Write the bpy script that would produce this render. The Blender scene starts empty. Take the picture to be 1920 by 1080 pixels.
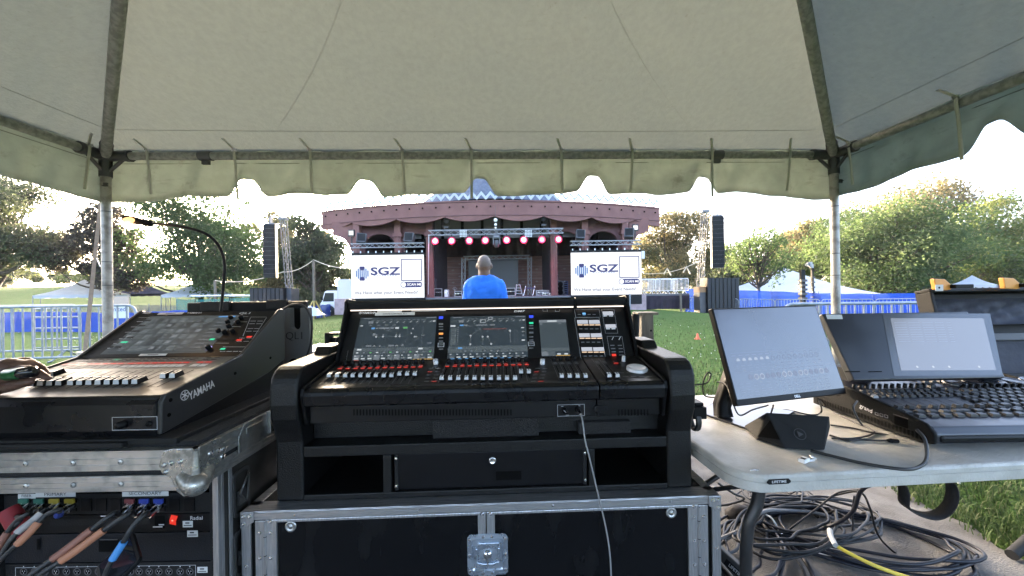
import bpy, math, random
import numpy as np
from mathutils import Vector, Matrix, Quaternion
PI = math.pi
R = math.radians
sc = bpy.context.scene
COL = sc.collection
rnd = random.Random(7)

# ------------------------------------------------------------------ camera, sky, sun, exposure
F = 700.0; HOR = 546.0; ROLL = R(0.85); CAMZ = 1.25
cam_d = bpy.data.cameras.new("camera"); cam = bpy.data.objects.new("camera", cam_d); COL.objects.link(cam)
cr, sr = math.cos(ROLL), math.sin(ROLL)
cam.matrix_world = Matrix(((cr, sr, 0, 0), (0, 0, -1, 0), (-sr, cr, 0, CAMZ), (0, 0, 0, 1)))
cam_d.sensor_width = 36; cam_d.lens = F / 1920 * 36; cam_d.shift_y = (HOR - 540) / 1920
cam_d.clip_start = 0.02; cam_d.clip_end = 5000
sc.camera = cam

EXPO = 4.35; HAZE = .0002
SUN_EL, SUN_AZ = R(8), R(-26.5)
sc.view_settings.view_transform = 'Standard'; sc.view_settings.look = 'None'
sc.view_settings.exposure = EXPO; sc.view_settings.gamma = 1; sc.view_settings.use_curve_mapping = False
world = bpy.data.worlds.new("World"); sc.world = world; world.use_nodes = True
wt = world.node_tree; bg = wt.nodes['Background']
sky = wt.nodes.new('ShaderNodeTexSky'); sky.sky_type = 'NISHITA'; sky.sun_disc = False
sky.sun_elevation = SUN_EL; sky.sun_rotation = SUN_AZ % (2 * PI)
sky.air_density = 0.45; sky.dust_density = 4.5; sky.ozone_density = 0.3
wt.links.new(sky.outputs[0], bg.inputs[0]); bg.inputs[1].default_value = 0.15
sun_dir = Vector((math.sin(SUN_AZ) * math.cos(SUN_EL), math.cos(SUN_AZ) * math.cos(SUN_EL), math.sin(SUN_EL)))
sd = bpy.data.lights.new("sun", 'SUN'); sd.energy = 2.0; sd.angle = R(0.5); sd.color = (1.0, 0.78, 0.52)
so = bpy.data.objects.new("sun", sd); COL.objects.link(so); so.rotation_euler = sun_dir.to_track_quat('Z', 'Y').to_euler()
so.location = (-40, 80, 30)
sc.cycles.max_bounces = 10; sc.cycles.diffuse_bounces = 6; sc.cycles.transparent_max_bounces = 16; sc.cycles.use_denoising = True
sc.cycles.sample_clamp_indirect = 6

def dim(v):            # emission value that shows as v on the picture at this exposure
    return v / 2 ** EXPO

# ------------------------------------------------------------------ pixel helpers
def ray(px, py):
    dx, dy = px - 960, HOR - py
    return Vector(((dx * cr + dy * sr) / F, 1.0, (-dx * sr + dy * cr) / F))
def at(px, py, Y):
    d = ray(px, py); return Vector((d.x * Y, Y, CAMZ + d.z * Y))
def gr(px, py, z=0.0):
    d = ray(px, py); return at(px, py, (z - CAMZ) / d.z)

# ------------------------------------------------------------------ materials
MATS = {}
def pbr(name, col, rough=.6, metal=0.0, spec=.5, var=None, vscale=6.0, bump=0.0, bscale=60.0, coat=0.0, emit=None, detail=4, stretch=None, vlo=.4, vhi=.6, rvar=0):
    """a principled material; var = second colour mixed in by noise, bump = grain"""
    if name in MATS: return MATS[name]
    m = bpy.data.materials.new(name); m.use_nodes = True; nt = m.node_tree
    b = nt.nodes['Principled BSDF']
    b.inputs['Base Color'].default_value = (*col, 1); b.inputs['Roughness'].default_value = rough
    b.inputs['Metallic'].default_value = metal; b.inputs['Specular IOR Level'].default_value = spec
    b.inputs['Coat Weight'].default_value = coat
    if emit:
        b.inputs['Emission Color'].default_value = (*emit[0], 1); b.inputs['Emission Strength'].default_value = emit[1]
    if var or bump or rvar:
        tc = nt.nodes.new('ShaderNodeTexCoord'); src = tc.outputs['Object']
        if stretch:
            mp = nt.nodes.new('ShaderNodeMapping'); mp.inputs['Scale'].default_value = stretch
            nt.links.new(src, mp.inputs[0]); src = mp.outputs[0]
    if var or rvar:
        n = nt.nodes.new('ShaderNodeTexNoise'); n.inputs['Scale'].default_value = vscale; n.inputs['Detail'].default_value = detail
        nt.links.new(src, n.inputs['Vector'])
        mr = nt.nodes.new('ShaderNodeMapRange'); mr.inputs[1].default_value = vlo; mr.inputs[2].default_value = vhi
        nt.links.new(n.outputs[0], mr.inputs[0])
        if var:
            mx = nt.nodes.new('ShaderNodeMix'); mx.data_type = 'RGBA'
            mx.inputs[6].default_value = (*col, 1); mx.inputs[7].default_value = (*var, 1)
            nt.links.new(mr.outputs[0], mx.inputs[0]); nt.links.new(mx.outputs[2], b.inputs['Base Color'])
        if rvar:
            m2 = nt.nodes.new('ShaderNodeMapRange'); m2.inputs[3].default_value = max(.02, rough - rvar); m2.inputs[4].default_value = min(1, rough + rvar)
            nt.links.new(mr.outputs[0], m2.inputs[0]); nt.links.new(m2.outputs[0], b.inputs['Roughness'])
    if bump:
        n2 = nt.nodes.new('ShaderNodeTexNoise'); n2.inputs['Scale'].default_value = bscale; n2.inputs['Detail'].default_value = 3
        nt.links.new(src, n2.inputs['Vector'])
        bp = nt.nodes.new('ShaderNodeBump'); bp.inputs['Strength'].default_value = bump; bp.inputs['Distance'].default_value = .01
        nt.links.new(n2.outputs[0], bp.inputs['Height']); nt.links.new(bp.outputs[0], b.inputs['Normal'])
    MATS[name] = m
    return m
def glow(name, col, v):
    if name in MATS: return MATS[name]
    m = bpy.data.materials.new(name); m.use_nodes = True; nt = m.node_tree
    b = nt.nodes['Principled BSDF']; b.inputs['Base Color'].default_value = (col[0] * .1, col[1] * .1, col[2] * .1, 1); b.inputs['Roughness'].default_value = .45; b.inputs['Specular IOR Level'].default_value = .12
    b.inputs['Emission Color'].default_value = (*col, 1); b.inputs['Emission Strength'].default_value = dim(v)
    MATS[name] = m
    return m
def thin(name, col, var, trans, vscale=8.0, rough=.7, bump=0.0, bscale=40, alpha=1.0, speck=None, spec=.3):
    """a cloth, leaf or net: light passes through it; alpha < 1 lets you see through its holes"""
    if name in MATS: return MATS[name]
    m = bpy.data.materials.new(name); m.use_nodes = True; nt = m.node_tree
    b = nt.nodes['Principled BSDF']; out = nt.nodes['Material Output']
    b.inputs['Roughness'].default_value = rough; b.inputs['Specular IOR Level'].default_value = spec
    tc = nt.nodes.new('ShaderNodeTexCoord')
    n = nt.nodes.new('ShaderNodeTexNoise'); n.inputs['Scale'].default_value = vscale; n.inputs['Detail'].default_value = 6
    nt.links.new(tc.outputs['Object'], n.inputs['Vector'])
    mr = nt.nodes.new('ShaderNodeMapRange'); mr.inputs[1].default_value = .35; mr.inputs[2].default_value = .65
    nt.links.new(n.outputs[0], mr.inputs[0])
    mx = nt.nodes.new('ShaderNodeMix'); mx.data_type = 'RGBA'
    mx.inputs[6].default_value = (*col, 1); mx.inputs[7].default_value = (*var, 1)
    nt.links.new(mr.outputs[0], mx.inputs[0]); c = mx.outputs[2]
    if speck:                                   # dirt spots and scuffs
        for (scl, lo, hi, k, st) in speck:
            mp = nt.nodes.new('ShaderNodeMapping'); mp.inputs['Scale'].default_value = st; mp.inputs['Rotation'].default_value = (.3, .2, .7)
            nt.links.new(tc.outputs['Object'], mp.inputs[0])
            q = nt.nodes.new('ShaderNodeTexNoise'); q.inputs['Scale'].default_value = scl; q.inputs['Detail'].default_value = 5; q.inputs['Roughness'].default_value = .65
            nt.links.new(mp.outputs[0], q.inputs['Vector'])
            r2 = nt.nodes.new('ShaderNodeMapRange'); r2.inputs[1].default_value = lo; r2.inputs[2].default_value = hi; r2.inputs[4].default_value = k
            nt.links.new(q.outputs[0], r2.inputs[0])
            m2 = nt.nodes.new('ShaderNodeMix'); m2.data_type = 'RGBA'; m2.inputs[7].default_value = (.10, .10, .075, 1)
            nt.links.new(r2.outputs[0], m2.inputs[0]); nt.links.new(c, m2.inputs[6]); c = m2.outputs[2]
    nt.links.new(c, b.inputs['Base Color'])
    t = nt.nodes.new('ShaderNodeBsdfTranslucent'); nt.links.new(c, t.inputs[0])
    s = nt.nodes.new('ShaderNodeMixShader'); s.inputs[0].default_value = trans
    nt.links.new(b.outputs[0], s.inputs[1]); nt.links.new(t.outputs[0], s.inputs[2]); last = s.outputs[0]
    if bump:
        n2 = nt.nodes.new('ShaderNodeTexNoise'); n2.inputs['Scale'].default_value = bscale; n2.inputs['Detail'].default_value = 4
        nt.links.new(tc.outputs['Object'], n2.inputs['Vector'])
        bp = nt.nodes.new('ShaderNodeBump'); bp.inputs['Strength'].default_value = bump; bp.inputs['Distance'].default_value = .02
        nt.links.new(n2.outputs[0], bp.inputs['Height']); nt.links.new(bp.outputs[0], b.inputs['Normal'])
    if alpha < 1:
        tr = nt.nodes.new('ShaderNodeBsdfTransparent'); s2 = nt.nodes.new('ShaderNodeMixShader'); s2.inputs[0].default_value = alpha
        nt.links.new(tr.outputs[0], s2.inputs[1]); nt.links.new(last, s2.inputs[2]); last = s2.outputs[0]
    nt.links.new(last, out.inputs[0])
    MATS[name] = m
    return m

BLACK = pbr('black plastic', (.005, .005, .0057), .42, spec=.14, bump=.05, bscale=400)
MATTE = pbr('matte black', (.005, .005, .0055), .66, spec=.3, bump=.1, bscale=300)
GLOSS = pbr('gloss black', (.006, .006, .008), .14)
SATIN = pbr('satin black metal', (.005, .005, .006), .36, spec=.28, metal=.0, rvar=.08, vscale=9)
VOID = pbr('dark inside', (.002, .002, .002), .9, spec=.1)
CARPET = pbr('textured black coating', (.004, .004, .0043), .40, spec=.3, bump=.22, bscale=260)
DGREY = pbr('dark grey enamel', (.05, .05, .055), .45, bump=.05, bscale=300)
MGREY = pbr('mid grey enamel', (.16, .16, .17), .5)
ALU = pbr('brushed aluminium', (.52, .52, .53), .38, metal=.9, var=(.36, .36, .37), vscale=14, bump=.05, bscale=200, stretch=(1, 14, 14), rvar=.1)
ALUV = pbr('brushed aluminium upright', (.50, .50, .51), .40, metal=.9, var=(.38, .38, .39), vscale=14, stretch=(14, 14, 1), rvar=.1)
STEEL = pbr('worn steel', (.50, .50, .49), .42, metal=.9, var=(.30, .30, .29), vscale=25, rvar=.14)
CHROME = pbr('bright steel', (.75, .75, .76), .18, metal=1.0)
SILVER = pbr('silver plastic', (.62, .62, .64), .32, metal=.2)
GALV = pbr('galvanised steel', (.27, .29, .32), .45, metal=.5, var=(.20, .22, .25), vscale=9)
POLE = pbr('scratched aluminium pole', (.36, .34, .31), .5, metal=.4, var=(.18, .165, .145), vscale=16, vlo=.45, vhi=.7, bump=.1, bscale=90)
RAFT = pbr('mottled tent tube', (.30, .30, .265), .6, metal=.3, var=(.20, .20, .18), vscale=30, bump=.3, bscale=120)
WHITE = pbr('white paint', (.78, .78, .78), .5)
PAPER = pbr('white label', (.55, .55, .53), .7)
INK = pbr('black ink', (.01, .01, .012), .6)
PRINT = pbr('grey print', (.42, .42, .44), .55)
WPRINT = pbr('white print', (.75, .75, .76), .5)
WOOD = pbr('pale timber', (.17, .145, .11), .8, var=(.12, .10, .075), vscale=8, stretch=(6, 6, .6), bump=.2, bscale=40)
RUBBER = pbr('black rubber', (.013, .013, .014), .55)

# ------------------------------------------------------------------ mesh builder
def fr(o, u, v):
    """4x4 matrix with origin o, x axis u, y axis v, z axis their normal"""
    u = Vector(u).normalized(); n = u.cross(Vector(v)).normalized(); v = n.cross(u)
    M = Matrix((u, v, n)).transposed().to_4x4(); M.translation = Vector(o); return M
class MB:
    def __init__(s): s.v = []; s.f = []; s.m = []; s.s = []; s.cur = 0; s.sm = False
    def add(s, vs, fs, M=None):
        b = len(s.v)
        s.v += [tuple(M @ Vector(p)) for p in vs] if M is not None else [tuple(p) for p in vs]
        for f in fs:
            s.f.append(tuple(i + b for i in f)); s.m.append(s.cur); s.s.append(s.sm)
        return s
    def mat(s, i): s.cur = i; return s
    def bx(s, x0, x1, y0, y1, z0, z1, M=None):
        vs = [(x, y, z) for z in (z0, z1) for x, y in ((x0, y0), (x1, y0), (x1, y1), (x0, y1))]
        return s.add(vs, [(3, 2, 1, 0), (4, 5, 6, 7), (0, 1, 5, 4), (1, 2, 6, 5), (2, 3, 7, 6), (3, 0, 4, 7)], M)
    def box(s, c, d, M=None):
        return s.bx(c[0] - d[0] / 2, c[0] + d[0] / 2, c[1] - d[1] / 2, c[1] + d[1] / 2, c[2] - d[2] / 2, c[2] + d[2] / 2, M)
    def key(s, c, d, M=None, t=.72):           # a box whose top is smaller than its base
        x, y, z = d[0] / 2, d[1] / 2, d[2]
        vs = [(c[0] - x, c[1] - y, c[2]), (c[0] + x, c[1] - y, c[2]), (c[0] + x, c[1] + y, c[2]), (c[0] - x, c[1] + y, c[2])]
        vs += [(c[0] - x * t, c[1] - y * t, c[2] + z), (c[0] + x * t, c[1] - y * t, c[2] + z), (c[0] + x * t, c[1] + y * t, c[2] + z), (c[0] - x * t, c[1] + y * t, c[2] + z)]
        return s.add(vs, [(4, 5, 6, 7), (0, 1, 5, 4), (1, 2, 6, 5), (2, 3, 7, 6), (3, 0, 4, 7)], M)
    def rect(s, u0, v0, u1, v1, w=0.0, M=None):
        return s.add([(u0, v0, w), (u1, v0, w), (u1, v1, w), (u0, v1, w)], [(0, 1, 2, 3)], M)
    def frame(s, u0, v0, u1, v1, t, w=0.0, M=None):
        s.rect(u0, v0, u1, v0 + t, w, M); s.rect(u0, v1 - t, u1, v1, w, M)
        s.rect(u0, v0 + t, u0 + t, v1 - t, w, M); return s.rect(u1 - t, v0 + t, u1, v1 - t, w, M)
    def seg(s, a, b, t, w=0.0, M=None):        # a flat stroke
        a = Vector(a); b = Vector(b); d = (b - a).normalized() * t / 2; n = Vector((-d.y, d.x))
        return s.add([(*(a - n), w), (*(b - n), w), (*(b + n), w), (*(a + n), w)], [(0, 1, 2, 3)], M)
    def disc(s, u, v, r, w=0.0, M=None, n=14):
        return s.add([(u + r * math.cos(2 * PI * i / n), v + r * math.sin(2 * PI * i / n), w) for i in range(n)], [tuple(range(n))], M)
    def ring(s, u, v, r0, r1, w=0.0, M=None, n=24):
        vs = [(u + r * math.cos(2 * PI * i / n), v + r * math.sin(2 * PI * i / n), w) for r in (r0, r1) for i in range(n)]
        return s.add(vs, [(i, n + i, n + (i + 1) % n, (i + 1) % n) for i in range(n)], M)
    def prism(s, poly, z0, z1, M=None):        # a polygon (x, y) pulled from z0 to z1
        n = len(poly); vs = [(x, y, z0) for x, y in poly] + [(x, y, z1) for x, y in poly]
        return s.add(vs, [tuple(range(n))[::-1], tuple(range(n, 2 * n))] + [(i, (i + 1) % n, n + (i + 1) % n, n + i) for i in range(n)], M)
    def lathe(s, prof, n=16, M=None, cap=True):
        k = len(prof); vs = [(r * math.cos(2 * PI * i / n), r * math.sin(2 * PI * i / n), z) for r, z in prof for i in range(n)]
        sm = s.sm; s.sm = True
        fs = [(j * n + i, j * n + (i + 1) % n, (j + 1) * n + (i + 1) % n, (j + 1) * n + i) for j in range(k - 1) for i in range(n)]
        s.add(vs, fs, M); s.sm = False
        if cap:
            s.add(vs[-n:], [tuple(range(n))], M); s.add(vs[:n], [tuple(range(n))[::-1]], M)
        s.sm = sm; return s
    def cyl(s, r, z0, z1, n=16, M=None): return s.lathe([(r, z0), (r, z1)], n, M)
    def tube(s, pts, r, n=8, closed=False, cap=True, sx=1.0, M=None):
        pts = [Vector(p) for p in pts]; k = len(pts)
        rs = r if isinstance(r, (list, tuple)) else [r] * k
        tang = []
        for i in range(k):
            a = pts[i - 1] if (i or closed) else pts[0]; b = pts[(i + 1) % k] if (i < k - 1 or closed) else pts[-1]
            t = b - a; tang.append(t.normalized() if t.length > 1e-9 else Vector((0, 0, 1)))
        t = tang[0]; nrm = t.orthogonal().normalized()
        if abs(t.z) < .95: nrm = (Vector((0, 0, 1)) - t * t.z).normalized()
        vs = []
        for i in range(k):
            if i:
                q = tang[i - 1].rotation_difference(tang[i]); nrm = (q @ nrm); nrm = (nrm - tang[i] * nrm.dot(tang[i])).normalized()
            bn = tang[i].cross(nrm)
            vs += [pts[i] + (nrm * math.cos(2 * PI * j / n) + bn * math.sin(2 * PI * j / n) * sx) * rs[i] for j in range(n)]
        fs = [(i * n + j, i * n + (j + 1) % n, ((i + 1) % k) * n + (j + 1) % n, ((i + 1) % k) * n + j) for i in range(k if closed else k - 1) for j in range(n)]
        sm = s.sm; s.sm = True; s.add(vs, fs, M); s.sm = False
        if cap and not closed:
            s.add(vs[:n], [tuple(range(n))[::-1]], M); s.add(vs[-n:], [tuple(range(n))], M)
        s.sm = sm; return s
    def ball(s, c, r, M=None, n=12, m=8):      # ellipsoid; r a number or three
        r = (r, r, r) if not isinstance(r, (tuple, list)) else r
        vs = [(c[0], c[1], c[2] - r[2])]; fs = []
        for j in range(1, m):
            a = -PI / 2 + PI * j / m
            vs += [(c[0] + r[0] * math.cos(a) * math.cos(2 * PI * i / n), c[1] + r[1] * math.cos(a) * math.sin(2 * PI * i / n), c[2] + r[2] * math.sin(a)) for i in range(n)]
        vs.append((c[0], c[1], c[2] + r[2])); L = len(vs) - 1
        fs += [(0, 1 + (i + 1) % n, 1 + i) for i in range(n)]
        fs += [(1 + j * n + i, 1 + j * n + (i + 1) % n, 1 + (j + 1) * n + (i + 1) % n, 1 + (j + 1) * n + i) for j in range(m - 2) for i in range(n)]
        fs += [(L, 1 + (m - 2) * n + i, 1 + (m - 2) * n + (i + 1) % n) for i in range(n)]
        sm = s.sm; s.sm = True; s.add(vs, fs, M); s.sm = sm; return s
    def islands(s):
        """one builder for each separate piece (faces that meet at the same points belong together)"""
        key = {}; par = []
        def find(i):
            while par[i] != i: par[i] = par[par[i]]; i = par[i]
            return i
        vid = []
        for v in s.v:
            k = (round(v[0], 5), round(v[1], 5), round(v[2], 5))
            if k not in key: key[k] = len(par); par.append(len(par))
            vid.append(key[k])
        for f in s.f:
            for i in f[1:]: par[find(vid[i])] = find(vid[f[0]])
        out = {}
        for n, f in enumerate(s.f):
            q = out.setdefault(find(vid[f[0]]), MB()); q.cur = s.m[n]; q.sm = s.s[n]; q.add([s.v[i] for i in f], [tuple(range(len(f)))])
        return list(out.values())
    def mesh(s, name, mats):
        me = bpy.data.meshes.new(name); me.from_pydata(s.v, [], s.f)
        for m in (mats if isinstance(mats, (list, tuple)) else [mats]): me.materials.append(m)
        me.polygons.foreach_set('material_index', s.m); me.polygons.foreach_set('use_smooth', s.s); me.update()
        return me
ONE_EACH = {'rivet', 'screw', 'bolt', 'bumper', 'rack_rail', 'hinge_arm', 'foam_block', 'stud'}
def tag(o, label=None, cat=None, group=None, kind=None):
    if label: o['label'] = label
    if cat: o['category'] = cat
    if group: o['group'] = group
    if kind: o['kind'] = kind
    return o
def mtx(o): return Matrix.LocRotScale(o.location, o.rotation_euler, o.scale)
def put(name, mb, mats=None, parent=None, bevel=0, seg=2, world=False, label=None):
    """link one mesh object; world=True when its coordinates are world ones although it has a parent"""
    if name in ONE_EACH and isinstance(mb, MB):
        ps = mb.islands()
        if len(ps) > 1: return [put(name, q, mats, parent, bevel, seg, world, label) for q in ps][0]
    me = mb.mesh(name, mats) if isinstance(mb, MB) else mb
    o = bpy.data.objects.new(name, me); COL.objects.link(o)
    if parent:
        o.parent = parent
        if world:
            M = mtx(parent)
            if parent.parent: M = mtx(parent.parent) @ M
            o.matrix_parent_inverse = M.inverted()
    if bevel:
        b = o.modifiers.new('bevel', 'BEVEL'); b.width = bevel; b.segments = seg; b.limit_method = 'ANGLE'; b.angle_limit = R(35)
    if label: o['label'] = label
    return o
def thing(name, label, cat, loc=(0, 0, 0), rz=0.0, group=None):
    o = bpy.data.objects.new(name, None); COL.objects.link(o); o.empty_display_size = .1
    o.location = loc; o.rotation_euler = (0, 0, rz); return tag(o, label, cat, group)
def copy_tree(o, parent=None):
    c = o.copy(); COL.objects.link(c)
    if parent: c.parent = parent
    for ch in KIDS.get(o.name, []) or [x for x in bpy.data.objects if x.parent == o]: copy_tree(ch, c)
    return c
KIDS = {}
def words(txt, M, size, mat, parent, name='lettering', align='CENTER', bold=0.0, xs=1.0, ext=0.0, shear=0.0, world=False):
    cu = bpy.data.curves.new(name, 'FONT'); cu.body = txt; cu.size = size; cu.align_x = align; cu.align_y = 'CENTER'
    cu.offset = bold * size; cu.extrude = ext; cu.shear = shear; cu.materials.append(mat); cu.resolution_u = 3
    o = bpy.data.objects.new(name, cu); COL.objects.link(o); o.parent = parent
    M = M @ Matrix.Diagonal((xs, 1, 1, 1))
    if world: M = mtx(parent).inverted() @ M
    o.matrix_local = M
    return o
class Pan:
    """a flat panel of a thing: pixel -> (u, v) on it, and a matrix to draw with"""
    def __init__(s, t, o, u, v):
        s.M = fr(o, u, v); W = (mtx(t) if t else Matrix()) @ s.M; s.I = W.inverted()
    def uv(s, px, py):
        o = s.I @ Vector((0, 0, CAMZ)); d = s.I.to_3x3() @ ray(px, py); k = -o.z / d.z; p = o + d * k
        return p.x, p.y
    def rc(s, x0, y0, x1, y1):
        xm, ym = (x0 + x1) / 2, (y0 + y1) / 2
        return s.uv(x0, ym)[0], s.uv(xm, y1)[1], s.uv(x1, ym)[0], s.uv(xm, y0)[1]
    def off(s, u, v, w=0.0): return s.M @ Matrix.Translation((u, v, w))
def smooth(t):
    t = max(0.0, min(1.0, t)); return t * t * (3 - 2 * t)
def spline(pts, n=8):
    """Catmull-Rom through the points"""
    p = [Vector(q) for q in pts]; p = [p[0] * 2 - p[1]] + p + [p[-1] * 2 - p[-2]]; out = []
    for i in range(1, len(p) - 2):
        for k in range(n):
            t = k / n
            out.append(.5 * ((2 * p[i]) + (p[i + 1] - p[i - 1]) * t + (2 * p[i - 1] - 5 * p[i] + 4 * p[i + 1] - p[i + 2]) * t * t + (3 * p[i] - p[i - 1] - 3 * p[i + 1] + p[i + 2]) * t ** 3))
    out.append(p[-2]); return out
# ------------------------------------------------------------------ ground
def gz(x, y):
    h = -1.7 * smooth((y - 5) / 30) * smooth((x - 4) / 24)
    h -= .55 * smooth((y - 8) / 14) * smooth((-x - 7) / 8)
    h += 3.9 * smooth((y - 40) / 30) * smooth((-x - 16) / 30)
    h += .05 * math.sin(x * .7 + y * .31) * smooth((y - 6) / 10)
    return h
def grass_mat():
    m = bpy.data.materials.new('lawn'); m.use_nodes = True; nt = m.node_tree; b = nt.nodes['Principled BSDF']
    b.inputs['Roughness'].default_value = .95; b.inputs['Specular IOR Level'].default_value = .05
    tc = nt.nodes.new('ShaderNodeTexCoord'); last = None
    cols = [(.06, .108, .028), (.078, .128, .036), (.10, .13, .048), (.047, .09, .021)]
    for i, (scl, lo, hi) in enumerate([(.5, .4, .62), (2.3, .5, .68), (14, .5, .62)]):
        n = nt.nodes.new('ShaderNodeTexNoise'); n.inputs['Scale'].default_value = scl; n.inputs['Detail'].default_value = 6
        nt.links.new(tc.outputs['Object'], n.inputs['Vector'])
        mr = nt.nodes.new('ShaderNodeMapRange'); mr.inputs[1].default_value = lo; mr.inputs[2].default_value = hi
        nt.links.new(n.outputs[0], mr.inputs[0]); mx = nt.nodes.new('ShaderNodeMix'); mx.data_type = 'RGBA'
        mx.inputs[7].default_value = (*cols[i + 1], 1)
        if last: nt.links.new(last, mx.inputs[6])
        else: mx.inputs[6].default_value = (*cols[0], 1)
        nt.links.new(mr.outputs[0], mx.inputs[0]); last = mx.outputs[2]
    nt.links.new(last, b.inputs['Base Color'])
    n2 = nt.nodes.new('ShaderNodeTexNoise'); n2.inputs['Scale'].default_value = 18; n2.inputs['Detail'].default_value = 6
    nt.links.new(tc.outputs['Object'], n2.inputs['Vector'])
    bp = nt.nodes.new('ShaderNodeBump'); bp.inputs['Strength'].default_value = .9; bp.inputs['Distance'].default_value = .08
    nt.links.new(n2.outputs[0], bp.inputs['Height']); nt.links.new(bp.outputs[0], b.inputs['Normal'])
    return m
LAWN = grass_mat()
xs = sorted(set([-900, -600, -400, -300, -200, -150] + [i * 2.5 for i in range(-44, 45)] + [150, 200, 300, 400, 600, 900]))
ys = [-300, -150, -80, -40, -20, -10] + [i * 1.5 for i in range(-4, 28)] + [43 + i * 3 for i in range(0, 20)] + [110, 130, 160, 200, 300, 500, 900, 1500]
mb = MB(); mb.sm = True
mb.add([(x, y, gz(x, y)) for y in ys for x in xs], [(j * len(xs) + i, j * len(xs) + i + 1, (j + 1) * len(xs) + i + 1, (j + 1) * len(xs) + i) for j in range(len(ys) - 1) for i in range(len(xs) - 1)])
tag(put('ground', mb, LAWN), kind='structure')
CONC = pbr('worn concrete', (.205, .198, .188), .9, var=(.125, .118, .11), vscale=4.0, bump=.7, bscale=140, detail=9, spec=.25)
mb = MB(); edge = []
for i in range(60):                           # ragged border where grass creeps over the slab
    y = -6 + i * (9.35 / 59); edge.append((2.33 + .05 * math.sin(y * 3.1) + rnd.uniform(-.04, .04), y))
for i in range(24): edge.append((2.2 - i * .34 + rnd.uniform(-.03, .03), 3.32 + rnd.uniform(-.05, .05)))
edge += [(-6, 3.3), (-6, -6)]
mb.prism(edge, -.02, .006)
tag(put('path', mb, CONC), kind='structure')

# grass blades near the tent, each blade a bent strip of two faces
BLADES = [thin('grass blade', (.06, .10, .028), (.08, .12, .038), .35, 30), thin('pale grass blade', (.11, .135, .055), (.13, .15, .07), .35, 30), thin('dark grass blade', (.04, .066, .02), (.05, .08, .025), .35, 30)]
def raw_mesh(name, V, Fq, mats, mi):
    me = bpy.data.meshes.new(name); nv = len(V); nf = len(Fq)
    me.vertices.add(nv); me.vertices.foreach_set('co', V.astype(np.float32).ravel())
    me.loops.add(nf * 4); me.loops.foreach_set('vertex_index', Fq.astype(np.int32).ravel())
    me.polygons.add(nf); me.polygons.foreach_set('loop_start', np.arange(0, nf * 4, 4, dtype=np.int32))
    for m in mats: me.materials.append(m)
    me.polygons.foreach_set('material_index', mi.astype(np.int32)); me.update(calc_edges=True); me.validate(); return me
rg = np.random.default_rng(3)
def blades(name, pts, h0, h1, w):
    n = len(pts); a = rg.uniform(0, 2 * PI, n); h = rg.uniform(h0, h1, n); lean = rg.uniform(.1, .8, n); w = w * rg.uniform(.6, 1.3, n)
    d = np.stack([np.cos(a), np.sin(a), np.zeros(n)], 1); s = np.stack([-np.sin(a), np.cos(a), np.zeros(n)], 1) * w[:, None]
    up = np.array([0, 0, 1.0]); p1 = pts + d * (lean * h * .35)[:, None] + up * (h * .6)[:, None]; p2 = pts + d * (lean * h)[:, None] + up * h[:, None] * (1 - .3 * lean[:, None])
    V = np.stack([pts - s, pts + s, p1 + s * .8, p1 - s * .8, p2 + s * .15, p2 - s * .15], 1).reshape(-1, 3)
    b = np.arange(n)[:, None] * 6; Fq = np.concatenate([b + np.array([[0, 1, 2, 3]]), b + np.array([[3, 2, 4, 5]])], 1).reshape(-1, 4)
    mi = np.repeat(rg.choice(3, n, p=[.55, .2, .25]), 2)
    return tag(put(name, raw_mesh(name, V, Fq, BLADES, mi)), kind='stuff')
P = []
for _ in range(26000):                          # beside the slab, near enough to tell the blades
    x = 2.27 + 3.2 * rnd.random() ** 1.3; y = rnd.uniform(.9, 4.6); P.append((x, y, .002))
P = [p for p in P if p[0] > 2.33 + .05 * math.sin(p[1] * 3.1) or rnd.random() < .35]
tag(blades('grass', np.array(P), .03, .078, .0035), 'fresh green lawn grass growing over the edge of the concrete slab', 'grass')
P = []
while len(P) < 42000:                           # the lawn in front of the tent
    y = 3.36 + 13 * rnd.random() ** 2.0; x = rnd.uniform(-1.15, 1.05) * y
    P.append((x, y, gz(x, y)))
tag(blades('grass', np.array(P), .03, .08, .006), 'mown lawn grass between the concrete slab and the stage', 'grass')
mb = MB()
for _ in range(520):                            # clover heads
    y = rnd.uniform(1.2, 13); x = rnd.uniform(2.4, 4.5) if rnd.random() < .25 and y < 4.5 else rnd.uniform(-1.2, 1.1) * y
    if y < 3.6 and x < 2.45: continue
    r = rnd.uniform(.007, .012); mb.ball((x, y, gz(x, y) + .06), r, n=6, m=4)
tag(put('clover', mb, pbr('clover white', (.6, .6, .52), .8)), 'small white clover heads dotted through the lawn', 'clover', kind='stuff')

# the setting sun's disc, far beyond the trees
mb = MB(); mb.ball((0, 0, 0), 26, n=24, m=16); o = put('sun_disc', mb, glow('sun glow', (1, .5, .15), 14)); o.location = sun_dir * 3000; o.location.z += 1; tag(o, kind='structure')

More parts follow.
